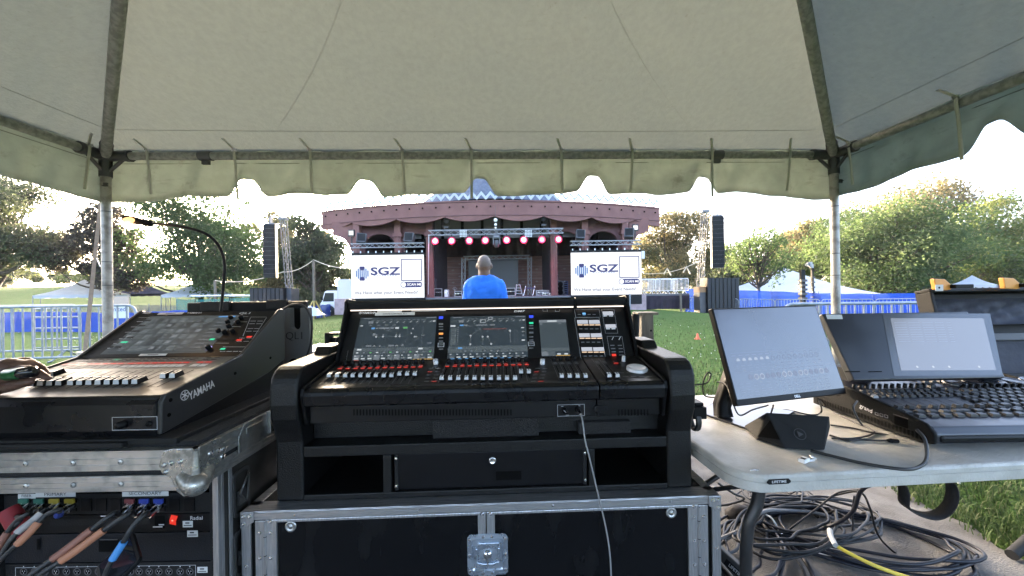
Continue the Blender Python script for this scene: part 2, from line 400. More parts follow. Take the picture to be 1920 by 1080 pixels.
# ------------------------------------------------------------------ trees
BARK = pbr('bark', (.085, .07, .055), .9, var=(.05, .04, .032), vscale=7, bump=.6, bscale=25)
LEAF = {
 'green': [thin('leaf green', (.066, .11, .038), (.088, .128, .048), .58), thin('leaf green pale', (.10, .145, .055), (.115, .155, .06), .58), thin('leaf green deep', (.048, .08, .03), (.06, .094, .037), .55)],
 'dark': [thin('leaf dark', (.062, .082, .042), (.078, .096, .048), .55), thin('leaf dark pale', (.092, .11, .058), (.10, .12, .062), .58), thin('leaf dark deep', (.058, .066, .042), (.07, .078, .048), .5)],
 'purple': [thin('leaf plum', (.062, .054, .042), (.08, .068, .05), .45), thin('leaf plum pale', (.095, .09, .058), (.105, .10, .062), .5), thin('leaf plum deep', (.04, .034, .03), (.05, .042, .034), .42)],
 'sungold': [thin('leaf olive', (.088, .10, .046), (.105, .113, .053), .55), thin('leaf gold', (.17, .145, .075), (.19, .16, .08), .58), thin('leaf olive deep', (.07, .076, .04), (.08, .086, .045), .5)],
 'lime': [thin('leaf lime', (.095, .14, .035), (.12, .16, .045), .5), thin('leaf lime pale', (.15, .17, .05), (.17, .18, .06), .55), thin('leaf lime deep', (.065, .09, .034), (.08, .10, .04), .5)]}
def tree(name, label, x, y, h, r, base, kind, n, leaf=.26, seed=1, group='trees round the park', cl=26, fill=.5, trunk=.2, crown_r=None, flat=1.0, lean=0.0):
    """trunk and limbs as tapered tubes, a crown of leaf-sized faces gathered on many clumps"""
    q = np.random.default_rng(seed); z0 = gz(x, y); t = thing(name, label, 'tree', (x, y, z0), 0, group)
    cz = (h + base) / 2; rz = (h - base) / 2
    cs = []
    while len(cs) < cl:
        p = q.normal(size=3); p /= np.linalg.norm(p); p *= q.uniform(.35, 1.05)
        taper = 1 - .25 * max(0, p[2])
        cs.append((p[0] * r * taper + lean * (p[2] + .5), p[1] * r * taper, cz + p[2] * rz * .95))
    cs = np.array(cs); cr_ = np.array([q.uniform(.15, .42) * min(r, rz * 1.2) for _ in cs])
    mb = MB(); th = base + (h - base) * .55
    pts = [(0, 0, -.1), (q.uniform(-.1, .1), 0, base * .6), (q.uniform(-.2, .2), q.uniform(-.2, .2), base + (h - base) * .25), (q.uniform(-.3, .3) + lean * .5, q.uniform(-.3, .3), th)]
    mb.tube(spline(pts, 4), [trunk * (1.25 - 1.05 * i / 12) for i in range(13)], 8)
    for i in range(0, cl):                   # limbs reach for the clumps
        c = cs[i]; f = q.uniform(.15, .75); s0 = Vector(pts[1]).lerp(Vector(pts[3]), f)
        m = s0.lerp(Vector(c), .5) + Vector((0, 0, -.06 * h * q.uniform(.2, 1)))
        mb.tube(spline([s0, m, c], 4), [trunk * .45 * (1 - .9 * k / 8) + .015 for k in range(9)], 6)
    put('trunk', mb, BARK, t)
    per = q.choice(cl, n, p=cr_ ** 2 / (cr_ ** 2).sum()); d = q.normal(size=(n, 3)); d /= np.linalg.norm(d, axis=1)[:, None]
    rad = cr_[per] * q.uniform(fill, 1.08, n) ** .8
    c = cs[per] + d * rad[:, None] * np.array([1.15, 1.15, .8 * flat])
    c += q.normal(size=(n, 3)) * .05 * r
    c[:, 2] = np.maximum(c[:, 2], base * .75)
    s = leaf * q.uniform(.45, 1.15, n)
    a = q.normal(size=(n, 3)); a /= np.linalg.norm(a, axis=1)[:, None]; b = np.cross(a, q.normal(size=(n, 3))); b /= np.linalg.norm(b, axis=1)[:, None]
    a = a * s[:, None]; b = b * (s * .55)[:, None]
    V = np.stack([c - a, c - b + a * .1, c + a, c + b + a * .1], 1).reshape(-1, 3); Fq = np.arange(n * 4).reshape(-1, 4)
    tone = q.choice(3, cl, p=[.5, .25, .25]); mi = tone[per]; flip = q.random(n) < .3; mi = np.where(flip, q.choice(3, n), mi)
    if kind == 'sungold': mi = np.where((c[:, 2] > cz) & (q.random(n) < .6), 1, mi)  # upper leaves recoloured golden to paint low sun on the treetop
    put('crown', raw_mesh('crown', V, Fq, LEAF[kind], mi), None, t) if False else put_crown(raw_mesh('crown', V, Fq, LEAF[kind], mi), t)
    return t
def put_crown(me, t):
    o = bpy.data.objects.new('crown', me); COL.objects.link(o); o.parent = t; return o
def treepx(name, label, px0, px1, ytop, Y, base, kind, n, **k):
    a, b = at(px0, 500, Y), at(px1, 500, Y); x = (a.x + b.x) / 2; r = (b.x - a.x) / 2
    h = at((px0 + px1) / 2, ytop, Y).z - gz(x, Y)
    return tree(name, label, x, Y, h, r * .86, base, kind, n, **k)
treepx('shade_tree', 'dark wide-spreading shade tree on the grassy hill beyond the barrier', -150, 130, 305, 34, 1.6, 'dark', 26000, leaf=.17, seed=11, cl=34, trunk=.3, fill=.35)
treepx('plum_tree', 'dark plum-leaved tree behind the white canopy tent with the tan strap before it', 118, 275, 372, 38, 0.8, 'purple', 20000, leaf=.17, seed=12, cl=26, trunk=.24)
treepx('maple_tree', 'tall rounded green tree behind the gooseneck lamp', 238, 510, 352, 40, 1.0, 'green', 42000, leaf=.17, seed=13, cl=44, trunk=.32, fill=.4)
treepx('shade_tree', 'olive tree rising behind the line array beside the truck', 455, 585, 395, 52, 1.2, 'sungold', 16000, leaf=.23, seed=14, cl=26, trunk=.26)
treepx('shade_tree', 'dusky tree beside the stage roof with the low sun glinting through it', 525, 652, 410, 46, 0.6, 'dark', 30000, leaf=.2, seed=15, cl=44, trunk=.26, fill=.3)
treepx('poplar_tree', 'sunlit golden-topped bushy tree beside the stage and the line array on its own', 1150, 1350, 378, 44, 0.5, 'sungold', 34000, leaf=.17, seed=16, cl=34, trunk=.24, fill=.35)
treepx('sapling', 'thin airy young tree standing before the big white tent', 1352, 1492, 402, 27, 2.2, 'green', 3600, leaf=.12, seed=17, cl=40, trunk=.12, fill=.3)
treepx('shade_tree', 'olive green tree behind the thin sapling and the big white tent', 1440, 1580, 403, 52, 1.0, 'sungold', 17000, leaf=.23, seed=18, cl=28, trunk=.25)
treepx('shade_tree', 'big sunlit golden-crowned tree towering behind the broad green oak', 1590, 1835, 330, 58, 4.0, 'sungold', 20000, leaf=.25, seed=19, cl=34, trunk=.34, fill=.35)
treepx('oak_tree', 'broad dense green oak behind the aluminium tent leg', 1500, 1800, 368, 42, 1.5, 'green', 52000, leaf=.17, seed=20, cl=46, trunk=.4, fill=.35)
treepx('shade_tree', 'light lime green tree behind the small white tent peak', 1710, 1935, 355, 47, 1.0, 'lime', 34000, leaf=.18, seed=21, cl=36, trunk=.32, fill=.4)
treepx('shade_tree', 'dark green tree at the edge of the park beyond the open trunk', 1850, 2060, 345, 52, 1.2, 'dark', 16000, leaf=.26, seed=22, cl=32, trunk=.32)
for i, (p0, p1, yt, Y, kd, lb) in enumerate([
    (-30, 75, 500, 72, 'dark', 'low dark bush on the skyline of the hill'), (80, 180, 503, 70, 'lime', 'sunlit pale bush at the foot of the wide shade tree'),
    (420, 520, 500, 66, 'dark', 'low dark bush behind the two white cart roofs'), (500, 610, 490, 60, 'dark', 'dark bush behind the wooden rope post'),
    (1290, 1400, 470, 58, 'dark', 'dark bush behind the line array stack at the white tent'), (1330, 1470, 455, 62, 'green', 'green bush filling the gap behind the sapling'),
    (1560, 1700, 480, 62, 'dark', 'dark bush behind the trunk of the broad oak'), (1680, 1830, 470, 60, 'dark', 'dark bush behind the brown wall'), (1800, 1980, 460, 60, 'green', 'green bush behind the small white tent peak'),
    (1170, 1320, 440, 50, 'dark', 'dark bush behind the white railings'), (560, 690, 480, 54, 'dark', 'dark bush behind the box truck'), (-260, -90, 420, 50, 'dark', 'dark tree at the far end of the hill')]):
    treepx('bush', lb, p0, p1, yt, Y, .3, kd, 5000, leaf=.3, seed=40 + i, cl=18, trunk=.12, group='bushes along the edge of the park')
# ------------------------------------------------------------------ the stage
MAUVE = pbr('mauve painted wood', (.195, .086, .074), .75, var=(.165, .072, .062), vscale=1.2, bump=.1, bscale=30)
MAUVED = pbr('mauve wall', (.13, .06, .058), .8, var=(.11, .05, .05), vscale=1.5)
SHING = pbr('grey blue shingle', (.12, .135, .175), .85, var=(.085, .095, .13), vscale=5)
SHINGD = pbr('shingle joint', (.05, .056, .075), .9)
PLANK = pbr('brown stage wall', (.27, .145, .115), .75, var=(.21, .11, .09), vscale=2, stretch=(.5, 4, 4))
PLANKL = pbr('wall trim', (.30, .22, .19), .7)
TIN = pbr('white cresting', (.42, .43, .45), .6)
CURT = pbr('black stage drape', (.018, .014, .02), .9, var=(.03, .02, .03), vscale=3)
SY = 24.6; SCX = at(921, 500, SY).x
ST = thing('bandshell', 'large mauve timber bandshell with white zigzag cresting and a shingled roof', 'stage', (SCX, SY, 0), R(1.0))
def arcpt(u, dr=0.0):                 # u -1..1 along the bowed front, local coordinates; dr pushes outward
    x = u * 12.3; y = .35 + 2.25 * (u * u) - dr; return x, y
N = 60
def zt(u): return 7.36 - .12 * u * u
# fascia: a bowed board with a scalloped lower edge
def zb(u):                            # pointed swags meet at hanging tips
    k = (u * 12.3 - .23) / 3.35; f = k - math.floor(k); return zt(u) - 1.05 - .34 * (math.sin(PI * f) ** .8)
mb = MB(); M_ = 240
top = []; 
for i in range(M_ + 1):
    u = -1 + 2 * i / M_; x, y = arcpt(u); top.append((x, y, zt(u), zb(u)))
vs = []
for x, y, a, b in top: vs += [(x, y, a), (x, y, b), (x, y + .22, a), (x, y + .22, b)]
fs = []
for i in range(M_):
    a, b = i * 4, i * 4 + 4
    fs += [(a, a + 1, b + 1, b), (a + 2, b + 2, b + 3, a + 3), (a + 1, a + 3, b + 3, b + 1), (a, b, b + 2, a + 2)]
fs += [(0, 2, 3, 1), (M_ * 4, M_ * 4 + 1, M_ * 4 + 3, M_ * 4 + 2)]
mb.add(vs, fs)
fas = put('fascia', mb, MAUVE, ST)
mb = MB()                              # bolt heads and a moulding line along it
for i in range(27):
    u = -.97 + 1.94 * i / 26; x, y = arcpt(u, .03); mb.box((x, y, zt(u) - .42), (.09, .06, .09))
put('stud', mb, VOID, fas)
mb = MB(); mb.tube([(*arcpt(-1 + 2 * i / 80, .02), zt(-1 + 2 * i / 80) - 1.0) for i in range(81)], .025, 6)
mb.tube([(*arcpt(-1 + 2 * i / 80, .02), zt(-1 + 2 * i / 80) - .1) for i in range(81)], .03, 6)
put('moulding', mb, MAUVED, fas)
mb = MB(); nz = 41                     # zigzag cresting
for i in range(nz * 2):
    u0 = -1.005 + 2.01 * i / (nz * 2); u1 = -1.005 + 2.01 * (i + 1) / (nz * 2)
    x0, y0 = arcpt(u0, .06); x1, y1 = arcpt(u1, .06); up = i % 2 == 0
    za = zt(u0) + (.0 if up else .36); zc = zt(u1) + (.36 if up else .0); w = .24
    vs = [(x0, y0, za), (x1, y1, zc), (x1, y1, zc + w), (x0, y0, za + w)]; vs += [(x, y + .05, z) for x, y, z in vs]
    mb.add(vs, [(0, 1, 2, 3), (7, 6, 5, 4), (0, 4, 5, 1), (3, 2, 6, 7), (0, 3, 7, 4), (1, 5, 6, 2)])
put('cresting', mb, TIN, ST)
# roof: shallow skirt, then a steep shingled cone with courses
mb = MB(); ring = [arcpt(-1 + 2 * i / 40) for i in range(41)]
mb.add([(x, y + .1, 7.3) for x, y in ring] + [(x * .6, 3.2 + y * .5, 7.75) for x, y in ring], [(i, i + 1, 42 + i, 41 + i) for i in range(40)])
mb.add([(ring[0][0], 2.9, 7.28), (ring[-1][0], 2.9, 7.28), (ring[-1][0], 12, 7.28), (ring[0][0], 12, 7.28)], [(0, 1, 2, 3)])
nc = 26
for j in range(nc):
    r0 = 6.7 * (1 - j / nc * .93); z0 = 7.6 + j * .21; r1 = 6.7 * (1 - (j + 1) / nc * .93)
    mb.cur = 0; n = 40
    vs = [(r0 * math.cos(2 * PI * i / n), 6.9 + r0 * .9 * math.sin(2 * PI * i / n), z0) for i in range(n)] + [(r1 * 1.02 * math.cos(2 * PI * i / n), 6.9 + r1 * .92 * math.sin(2 * PI * i / n), z0 + .19) for i in range(n)] + [(r1 * math.cos(2 * PI * i / n), 6.9 + r1 * .9 * math.sin(2 * PI * i / n), z0 + .21) for i in range(n)]
    mb.add(vs, [(i, (i + 1) % n, n + (i + 1) % n, n + i) for i in range(n)]); mb.cur = 1
    mb.add(vs, [(n + i, n + (i + 1) % n, 2 * n + (i + 1) % n, 2 * n + i) for i in range(n)])
put('roof', mb, [SHING, SHINGD], ST)
# side walls with an arch, wing brackets, columns
def archwall(x0, x1, z0, z1, ax, aw, az, ah, y, t):
    """one wall slab in the xz plane with a pointed arch opening"""
    mb = MB(); Q = Matrix(((1, 0, 0, 0), (0, 0, -1, y), (0, 1, 0, 0), (0, 0, 0, 1)))
    arch = [(ax - aw, z0)] + [(ax + aw * math.cos(PI - PI * i / 20), az + ah * math.sin(PI * i / 20) ** .85) for i in range(21)] + [(ax + aw, z0)]
    left = [(x0, z0)] + [arch[0]] + arch[1:12] + [(ax, z1), (x0, z1)]
    right = [(x1, z1), (ax, z1)] + arch[11:] + [(x1, z0)]
    mb.prism(left, 0, t, Q); mb.prism(right, 0, t, Q); return mb
for s in (-1, 1):
    for w0, w1, ac, aw in ((6.6, 9.9, 8.05, 1.08), (4.35, 6.58, 5.35, .95)):
        a, b = sorted((s * w0, s * w1)); put('wall', archwall(a, b, .1, 6.6, s * ac, aw, 4.55, .95, 2.6, .3), MAUVED, ST)
    mb = MB(); Q = Matrix(((1, 0, 0, 0), (0, 0, -1, 2.4), (0, 1, 0, 0), (0, 0, 0, 1)))
    pts = [(s * 9.85, 6.4), (s * 11.3, 6.35), (s * 11.25, 5.45)] + [(s * (9.86 + 1.05 * (1 - math.sin(PI / 2 * k / 8)) ), 5.3 - 2.1 * (1 - math.cos(PI / 2 * k / 8))) for k in range(9)] + [(s * 9.85, 3.1)]
    mb.prism(pts if s < 0 else pts[::-1], 0, .35, Q); put('bracket', mb, MAUVE, ST)
    for cx in (9.5, 6.62, 4.4):
        mb = MB(); mb.bx(s * cx - .22, s * cx + .22, 1.75, 2.2, .1, 6.4); mb.bx(s * cx - .32, s * cx + .32, 1.65, 2.25, 5.2, 5.45)
        mb.bx(s * cx - .06, s * cx + .06, 1.68, 1.78, .1, 5.2); put('column', mb, MAUVE, ST)
    mb = MB(); mb.bx(min(s * 8.6, s * 10.1), max(s * 8.6, s * 10.1), -.4, .5, -.1, .92); put('pier', mb, pbr('pink concrete pier', (.34, .25, .25), .8, var=(.27, .2, .2), vscale=3), ST)
mb = MB(); mb.bx(-9.0, 9.0, -.3, 9.2, .72, .9); fl = put('stage_floor', mb, pbr('grey stage deck', (.10, .10, .11), .6), ST)
mb = MB()
for i in range(90):
    x = -9 + .2 * i; y = -.22 + .05 * math.sin(i * 1.3); x1 = x + .2; y1 = -.22 + .05 * math.sin((i + 1) * 1.3)
    mb.add([(x, y, -.1), (x1, y1, -.1), (x1, y1, .72), (x, y, .72)], [(0, 1, 2, 3)])
put('skirt', mb, CURT, ST)
mb = MB(); mb.bx(-9.5, 9.5, 8.9, 9.2, .9, 4.7); bw = put('back_wall', mb, PLANK, ST)
mb = MB(); Q = Matrix(((1, 0, 0, 0), (0, 0, 1, 8.88), (0, -1, 0, 0), (0, 0, 0, 1)))
Q = fr((0, 8.885, 0), (1, 0, 0), (0, 0, 1))
for k in range(6): mb.rect(-9.4, 1.25 + k * .55, 9.4, 1.29 + k * .55, 0, Q)
for k in range(6):
    for i in range(-7, 8):
        x = i * 1.25 + (.6 if k % 2 else 0); z = 1.0 + k * .55
        mb.add([(x - .16, z, 0), (x, z - .09, 0), (x + .16, z, 0), (x, z + .09, 0)], [(0, 1, 2, 3)], Q)
put('trim', mb, PLANKL, bw)
mb = MB(); mb.bx(-9.5, 9.5, 8.7, 9.1, 4.7, 7.0); mb.bx(-9.5, -9.3, 2.9, 9.2, .9, 6.6); mb.bx(9.3, 9.5, 2.9, 9.2, .9, 6.6); mb.bx(-9.5, 9.5, 2.6, 9.2, 6.8, 7.0); put('ceiling', mb, pbr('dark stage ceiling', (.03, .02, .024), .9), ST)
mb = MB()                                # black valance drape over the upstage wall
for i in range(120):
    x = -9.2 + 18.4 * i / 120; x1 = -9.2 + 18.4 * (i + 1) / 120; y = 8.5 + .06 * math.sin(i * 1.1); y1 = 8.5 + .06 * math.sin((i + 1) * 1.1)
    mb.add([(x, y, 4.35), (x1, y1, 4.35), (x1, y1, 6.8), (x, y, 6.8)], [(0, 1, 2, 3)])
put('drape', mb, CURT, ST)
GREYP = pbr('grey ceiling panel', (.12, .12, .13), .8)
mb = MB()                                # roof panels and rafters seen under the swags
for i in range(-4, 5):
    mb.mat(0).bx(i * 1.45 - .62, i * 1.45 + .62, 2.9, 3.0, 5.2, 6.8); mb.mat(1).bx(i * 1.45 + .62, i * 1.45 + .83, 2.8, 3.1, 5.15, 6.8); mb.bx(i * 1.45 - .62, i * 1.45 + .62, 2.86, 2.92, 5.8, 5.83)
put('panel', mb, [GREYP, VOID], ST)
for x in (-4.35, 4.2): mb = MB(); mb.bx(x, x + .15, 2.7, 8.5, .9, 6.8); put('leg_drape', mb, CURT, ST)

# ladder truss: two or four chords with zigzag lacing
TRM = pbr('truss aluminium', (.36, .36, .37), .4, metal=.6)
TRMD = pbr('black truss', (.03, .03, .035), .5)
def truss(mb, a, b, w, h, r=.025, step=.4, up=(0, 0, 1)):
    a = Vector(a); b = Vector(b); d = (b - a); L = d.length; d.normalize(); up = Vector(up); s = d.cross(up).normalized(); up = s.cross(d)
    cs = [(s * w / 2 * i + up * h / 2 * j) for i, j in ((-1, -1), (1, -1), (1, 1), (-1, 1))]
    for c in cs: mb.tube([a + c, b + c], r, 6)
    n = max(2, int(L / step)); 
    for q in range(4):
        c0, c1 = cs[q], cs[(q + 1) % 4]
        for i in range(n):
            p, t = i / n, (i + 1) / n
            mb.tube([a + d * L * p + (c0 if i % 2 else c1), a + d * L * t + (c1 if i % 2 else c0)], r * .6, 5, cap=False)
    return mb
def stuffpx(px, py, Y): p = at(px, py, Y); return p
# front lighting truss with par lamps
a, b = at(804, 437, 25.4), at(1056, 433, 25.4)
mb = truss(MB(), a, b, .3, .32, .028, .42); tr = tag(put('truss', mb, TRM), 'long silver lighting truss hung across the stage mouth above the pink lamps', 'truss')
PINKL = glow('pink lamp core', (1, .72, .78), 3); PINKR = glow('pink lamp halo', (1, .12, .30), 1.5); REDR = glow('red lamp core', (1, .30, .26), 3)
PINKD = glow('pink halo edge', (.75, .03, .14), .55)
HOUS = pbr('lamp housing', (.02, .02, .022), .45)
lamps = [(816, 'outermost on the box truck side of the truss'), (847, 'second along from the truck-side end of the truss'), (880, 'third along, just before the small bead panel'), (910, 'last before the hanging moving light, on its box truck side'),
         (950, 'just past the hanging moving light'), (982, 'beside the bead panel on the white railing side'), (1016, 'redder than the others'), (1047, 'outermost on the white railing side of the truss')]
for i, (px, lb) in enumerate(lamps):
    p = at(px, 452 - (px - 816) * .014, 25.2); t = thing('stage_lamp', 'pink stage lamp, ' + lb if i != 6 else 'red glowing stage lamp among the pink ones under the truss', 'stage lamp', p, 0, 'lamps on the front truss')
    Q = fr((0, 0, 0), (1, 0, 0), (0, .12, 1))
    mb = MB(); mb.lathe([(.10, -.28), (.15, -.22), (.26, .02), (.267, .06), (.262, .06), (.255, .02)], 16, Q, cap=False); mb.cyl(.1, -.29, -.28, 16, Q); put('housing', mb, HOUS, t)
    mb = MB(); mb.tube([(-.2, .05, 0), (-.2, .05, .25), (.2, .05, .25), (.2, .05, 0)], .015, 6); mb.bx(-.04, .04, .02, .08, .25, .42); put('bracket', mb, HOUS, t)
    mb = MB(); mb.mat(1).ring(0, 0, .15, .21, .062, Q); mb.mat(2).ring(0, 0, .20, .265, .061, Q); mb.mat(0).disc(0, 0, .16, .064, Q, 16); put('lens', mb, [REDR if i == 6 else PINKL, PINKR, PINKD], t)  # outer glowing rings paint the halo round each lamp
    l = bpy.data.lights.new('lamp_light', 'SPOT'); l.energy = 9; l.color = (1, .12, .25); l.spot_size = R(120); l.shadow_soft_size = .15
    lo = bpy.data.objects.new('lamp_light', l); COL.objects.link(lo); lo.parent = t; lo.location = (0, -.2, -.02); lo.rotation_euler = (R(-60) , 0, 0) if False else (R(25), 0, 0)
def moving_light(p, label, s=1.0, group=None):
    t = thing('moving_light', label, 'moving light', p, 0, group)
    mb = MB(); mb.box((0, 0, 0), (.36 * s, .3 * s, .14 * s)); put('base', mb, MGREY, t, .02)
    mb = MB(); mb.box((-.19 * s, 0, -.25 * s), (.05 * s, .14 * s, .42 * s)); mb.box((.19 * s, 0, -.25 * s), (.05 * s, .14 * s, .42 * s)); mb.box((0, 0, -.08 * s), (.4 * s, .14 * s, .06 * s)); put('yoke', mb, MGREY, t, .01)
    mb = MB(); mb.lathe([(.1 * s, -.62 * s), (.14 * s, -.58 * s), (.155 * s, -.3 * s), (.12 * s, -.2 * s)], 14); put('head', mb, DGREY, t)
moving_light(at(931, 444, 25.2), 'grey moving light hanging head down from the middle of the front truss', 1.15)
for px, py, lb in ((837, 415, 'grey moving light perched above the truss by the third pink lamp'), (1019, 411, 'grey moving light perched above the truss by the red lamp')):
    p = at(px, py, 26); t = thing('moving_light', lb, 'moving light', p)
    mb = MB(); mb.box((0, 0, -.42), (.34, .3, .16)); put('base', mb, DGREY, t, .02)
    mb = MB(); mb.tube([(-.2, 0, -.3), (-.22, 0, .02)], .03, 6); mb.tube([(.2, 0, -.3), (.22, 0, .02)], .03, 6); put('yoke', mb, DGREY, t)
    mb = MB(); Q = fr((0, 0, .05), (1, .2, 0), (0, .3, 1)); mb.lathe([(.11, -.22), (.17, -.1), (.17, .16), (.13, .24)], 14, Q); put('head', mb, pbr('lamp blue grey', (.16, .17, .25), .4), t)
t = thing('pendant_lamp', 'white globe pendant hanging from the middle swag of the bandshell', 'lamp', at(929, 404, 23.6))
mb = MB(); mb.ball((0, 0, -.3), .12); mb.ball((0, 0, -.58), .09); mb.ball((0, 0, -.78), .06); put('globe', mb, WHITE, t); mb = MB(); mb.tube([(0, 0, .6), (0, 0, -.8)], .012, 5); put('rod', mb, DGREY, t)
for px in (869, 991):
    p = at(px, 437, 25.1); mb = MB()
    for i in range(5):
        for j in range(5): mb.bx(-.24 + i * .1, -.18 + i * .1, -.05, .0, -.26 + j * .1, -.2 + j * .1)
    o = put('blinder_panel', mb, pbr('lit bead', (.75, .75, .74), .4)); o.location = p  # beads have a plain white base colour
    tag(o, 'square white bead light panel clamped on the truss ' + ('by the third pink lamp' if px < 900 else 'before the red lamp'), 'light panel')
# upstage video wall in its truss frame
mb = MB(); c = [at(869, 548, 31.5), at(869, 484, 31.5), at(993, 482, 31.5), at(993, 546, 31.5)]
c[0].z = .9; c[3].z = .9
truss(mb, c[0], c[1], .28, .28, .03, .5, (1, 0, 0)); truss(mb, c[1], c[2], .28, .28, .03, .5); truss(mb, c[2], c[3], .28, .28, .03, .5, (1, 0, 0))
tag(put('truss', mb, TRM), 'silver box truss gate standing upstage round the dark screen', 'truss')
a, b = at(878, 487, 31.7), at(972, 540, 31.7); mb = MB(); mb.bx(a.x, b.x, 31.7, 31.9, 1.25, a.z); t = tag(put('video_wall', mb, pbr('dark screen', (.035, .037, .04), .45), None), 'unlit dark grey video wall standing inside the upstage truss gate', 'video wall')
mb = MB(); mb.bx(a.x, b.x, 31.69, 31.93, .9, 1.25); put('stand', mb, MATTE, t)

# the two lit video walls
SCRW = glow('screen white', (1, 1, 1), 1.15); NAVY = glow('screen navy', (.055, .06, .2), 1.0); BLUEG = glow('screen blue', (.10, .22, .50), 1.0); SGREY = glow('screen grey', (.22, .22, .27), 1.0)
def video_wall(px0, px1, py0, py1, Y, label, rz):
    a, b = at(px0, py1, Y), at(px1, py0, Y); w = b.x - a.x; z0 = .93; h = b.z - z0
    t = thing('video_wall', label, 'video wall', ((a.x + b.x) / 2, Y, 0), rz, 'white video walls beside the stage mouth')
    mb = MB(); mb.bx(-w / 2, w / 2, .02, .16, z0, z0 + h); put('cabinet', mb, MATTE, t)
    mb = MB(); Q = fr((0, 0, z0), (1, 0, 0), (0, 0, 1)); mb.rect(-w / 2, 0, w / 2, h, .002, Q)
    mb.mat(1)
    cx, cy, rr = -w * .35, h * .575, h * .155                              # the striped globe emblem
    for k in range(7):
        x = -rr * .86 + k * rr * .287; hh = math.sqrt(max(0, rr * rr - x * x)) * .93
        mb.rect(cx + x - rr * .10, cy - hh, cx + x + rr * .10, cy + hh, .006, Q)
    for sg in (1, -1):
        mb.mat(2); mb.add([(cx - rr * .42, cy + sg * rr * .82, .01), (cx + rr * .42, cy + sg * rr * .82, .01), (cx + rr * .34, cy + sg * rr * 1.06, .01), (cx - rr * .34, cy + sg * rr * 1.06, .01)], [(0, 1, 2, 3) if sg > 0 else (3, 2, 1, 0)], Q)
        mb.add([(cx - rr * .4, cy + sg * rr * .84, .011), (cx - rr * .2, cy + sg * rr * .5, .011), (cx + rr * .2, cy + sg * rr * .5, .011), (cx + rr * .4, cy + sg * rr * .84, .011)], [(0, 1, 2, 3) if sg < 0 else (3, 2, 1, 0)], Q)
    mb.mat(2)
    x0, x1, y0, y1 = w * .185, w * .47, h * .39, h * .9                    # rounded frame (its code is left blank)
    mb.frame(x0, y0, x1, y1, h * .02, .006, Q)
    bx0, bx1, byc, br = w * .2, w * .475, h * .305, h * .065              # pill
    mb.rect(bx0 + br * .5, byc - br, bx1 - br, byc + br, .006, Q); mb.disc(bx1 - br, byc, br, .006, Q, 20); mb.disc(bx0 + br * .4, byc, br * 1.08, .0065, Q, 20)
    mb.mat(0).disc(bx0 + br * .4, byc, br * .86, .008, Q, 20)
    s = put('screen', mb, [SCRW, BLUEG, NAVY], t)
    words('SGZ', Q @ Matrix.Translation((-w * .035, h * .615, .008)), h * .245, NAVY, s, bold=.03, xs=1.5)
    mb2 = MB()
    for k in range(9): mb2.rect(-w * .19 + k * w * .036, h * .515, -w * .165 + k * w * .036, h * .527, .007, Q)
    put('caption_line', mb2, BLUEG, s)
    words('SCAN ME', Q @ Matrix.Translation((w * .365, byc, .01)), h * .08, SCRW, s, bold=.02)
    words('We Have what your Event Needs!', Q @ Matrix.Translation((-.02 * w, h * .125, .008)), h * .105, SGREY, s, bold=.02)
    mb = MB(); mb.mat(0).bx(-w / 2, w / 2, -.02, .2, z0 + h, z0 + h + .16)
    for i in range(10): mb.mat(1).bx(-w / 2 + .12 + i * (w - .24) / 9 - .02, -w / 2 + .16 + i * (w - .24) / 9, -.03, .02, z0 + h + .14, z0 + h + .26)
    put('header', mb, [MATTE, SILVER], t)
    mb = MB(); mb.bx(-w / 2, w / 2, 0, .3, .3, .92); put('base', mb, MATTE, t)
    mb = truss(MB(), (-w / 2, .1, z0 + h + .62), (w / 2, .1, z0 + h + .62), .26, .26, .022, .36)
    o = put('truss', mb, TRM); o.location = t.location; o.rotation_euler = t.rotation_euler
    tag(o, 'short silver truss above the white video wall ' + ('nearer the box truck' if px0 < 900 else 'nearer the white stage railing'), 'truss')
    return t
video_wall(659.5, 794.5, 477, 557, 23.9, 'bright white video wall nearer the box truck, with globe emblem and slogan', R(.6))
video_wall(1071, 1202.5, 472, 553, 24.3, 'bright white video wall nearer the white stage railing, with globe emblem and slogan', R(.6))
def floodlight(px, py, Y, label, lit, turn=0):
    t = thing('floodlight', label, 'floodlight', at(px, py, Y), R(turn)); mb = MB(); mb.bx(-.2, .2, -.06, .1, -.22, .22); put('housing', mb, HOUS, t, .015)
    mb = MB(); mb.rect(-.15, -.14, .15, .14, 0, fr((0, -.063, 0), (1, 0, 0), (0, 0, 1))); put('lens', mb, glow('flood white', (1, .97, .9), 1.2) if lit else pbr('dark lens', (.1, .1, .12), .15), t)
    mb = MB(); mb.bx(-.03, .03, 0, .06, -.9, -.2); put('stand', mb, HOUS, t)
floodlight(659, 437, 24.5, 'square work light with a pale lens on the truss nearer the box truck', True)
floodlight(1191, 427, 24.8, 'square work light with a pale lens on the truss nearer the white railing', True)
for px, py, Y, lb, rz in ((679, 448, 24.3, 'black wedge lamp tilted on the truss nearer the truck', 20), (769, 447, 24.3, 'black wedge lamp upright by the stage mouth over the truck-side wall', 0), (1089, 441, 24.6, 'black wedge lamp upright by the stage mouth over the railing-side wall', 0), (1181, 438, 24.6, 'black wedge lamp tilted on the truss nearer the railing', -20)):
    t = thing('speaker', lb, 'speaker', at(px, py, Y), R(rz)); mb = MB(); mb.prism([(-.36, -.3), (.2, -.34), (.3, .28), (-.3, .34)], -.25, .25, fr((0, 0, 0), (1, 0, 0), (0, .3, 1))); put('cabinet', mb, DGREY, t, .02)
    mb = MB(); mb.rect(-.28, -.24, .2, .26, .252, fr((0, 0, 0), (1, 0, 0), (0, .3, 1))); put('grille', mb, MATTE, t)
    mb = MB(); mb.bx(-.05, .05, 0, .08, -.6, -.1); put('stand', mb, HOUS, t)

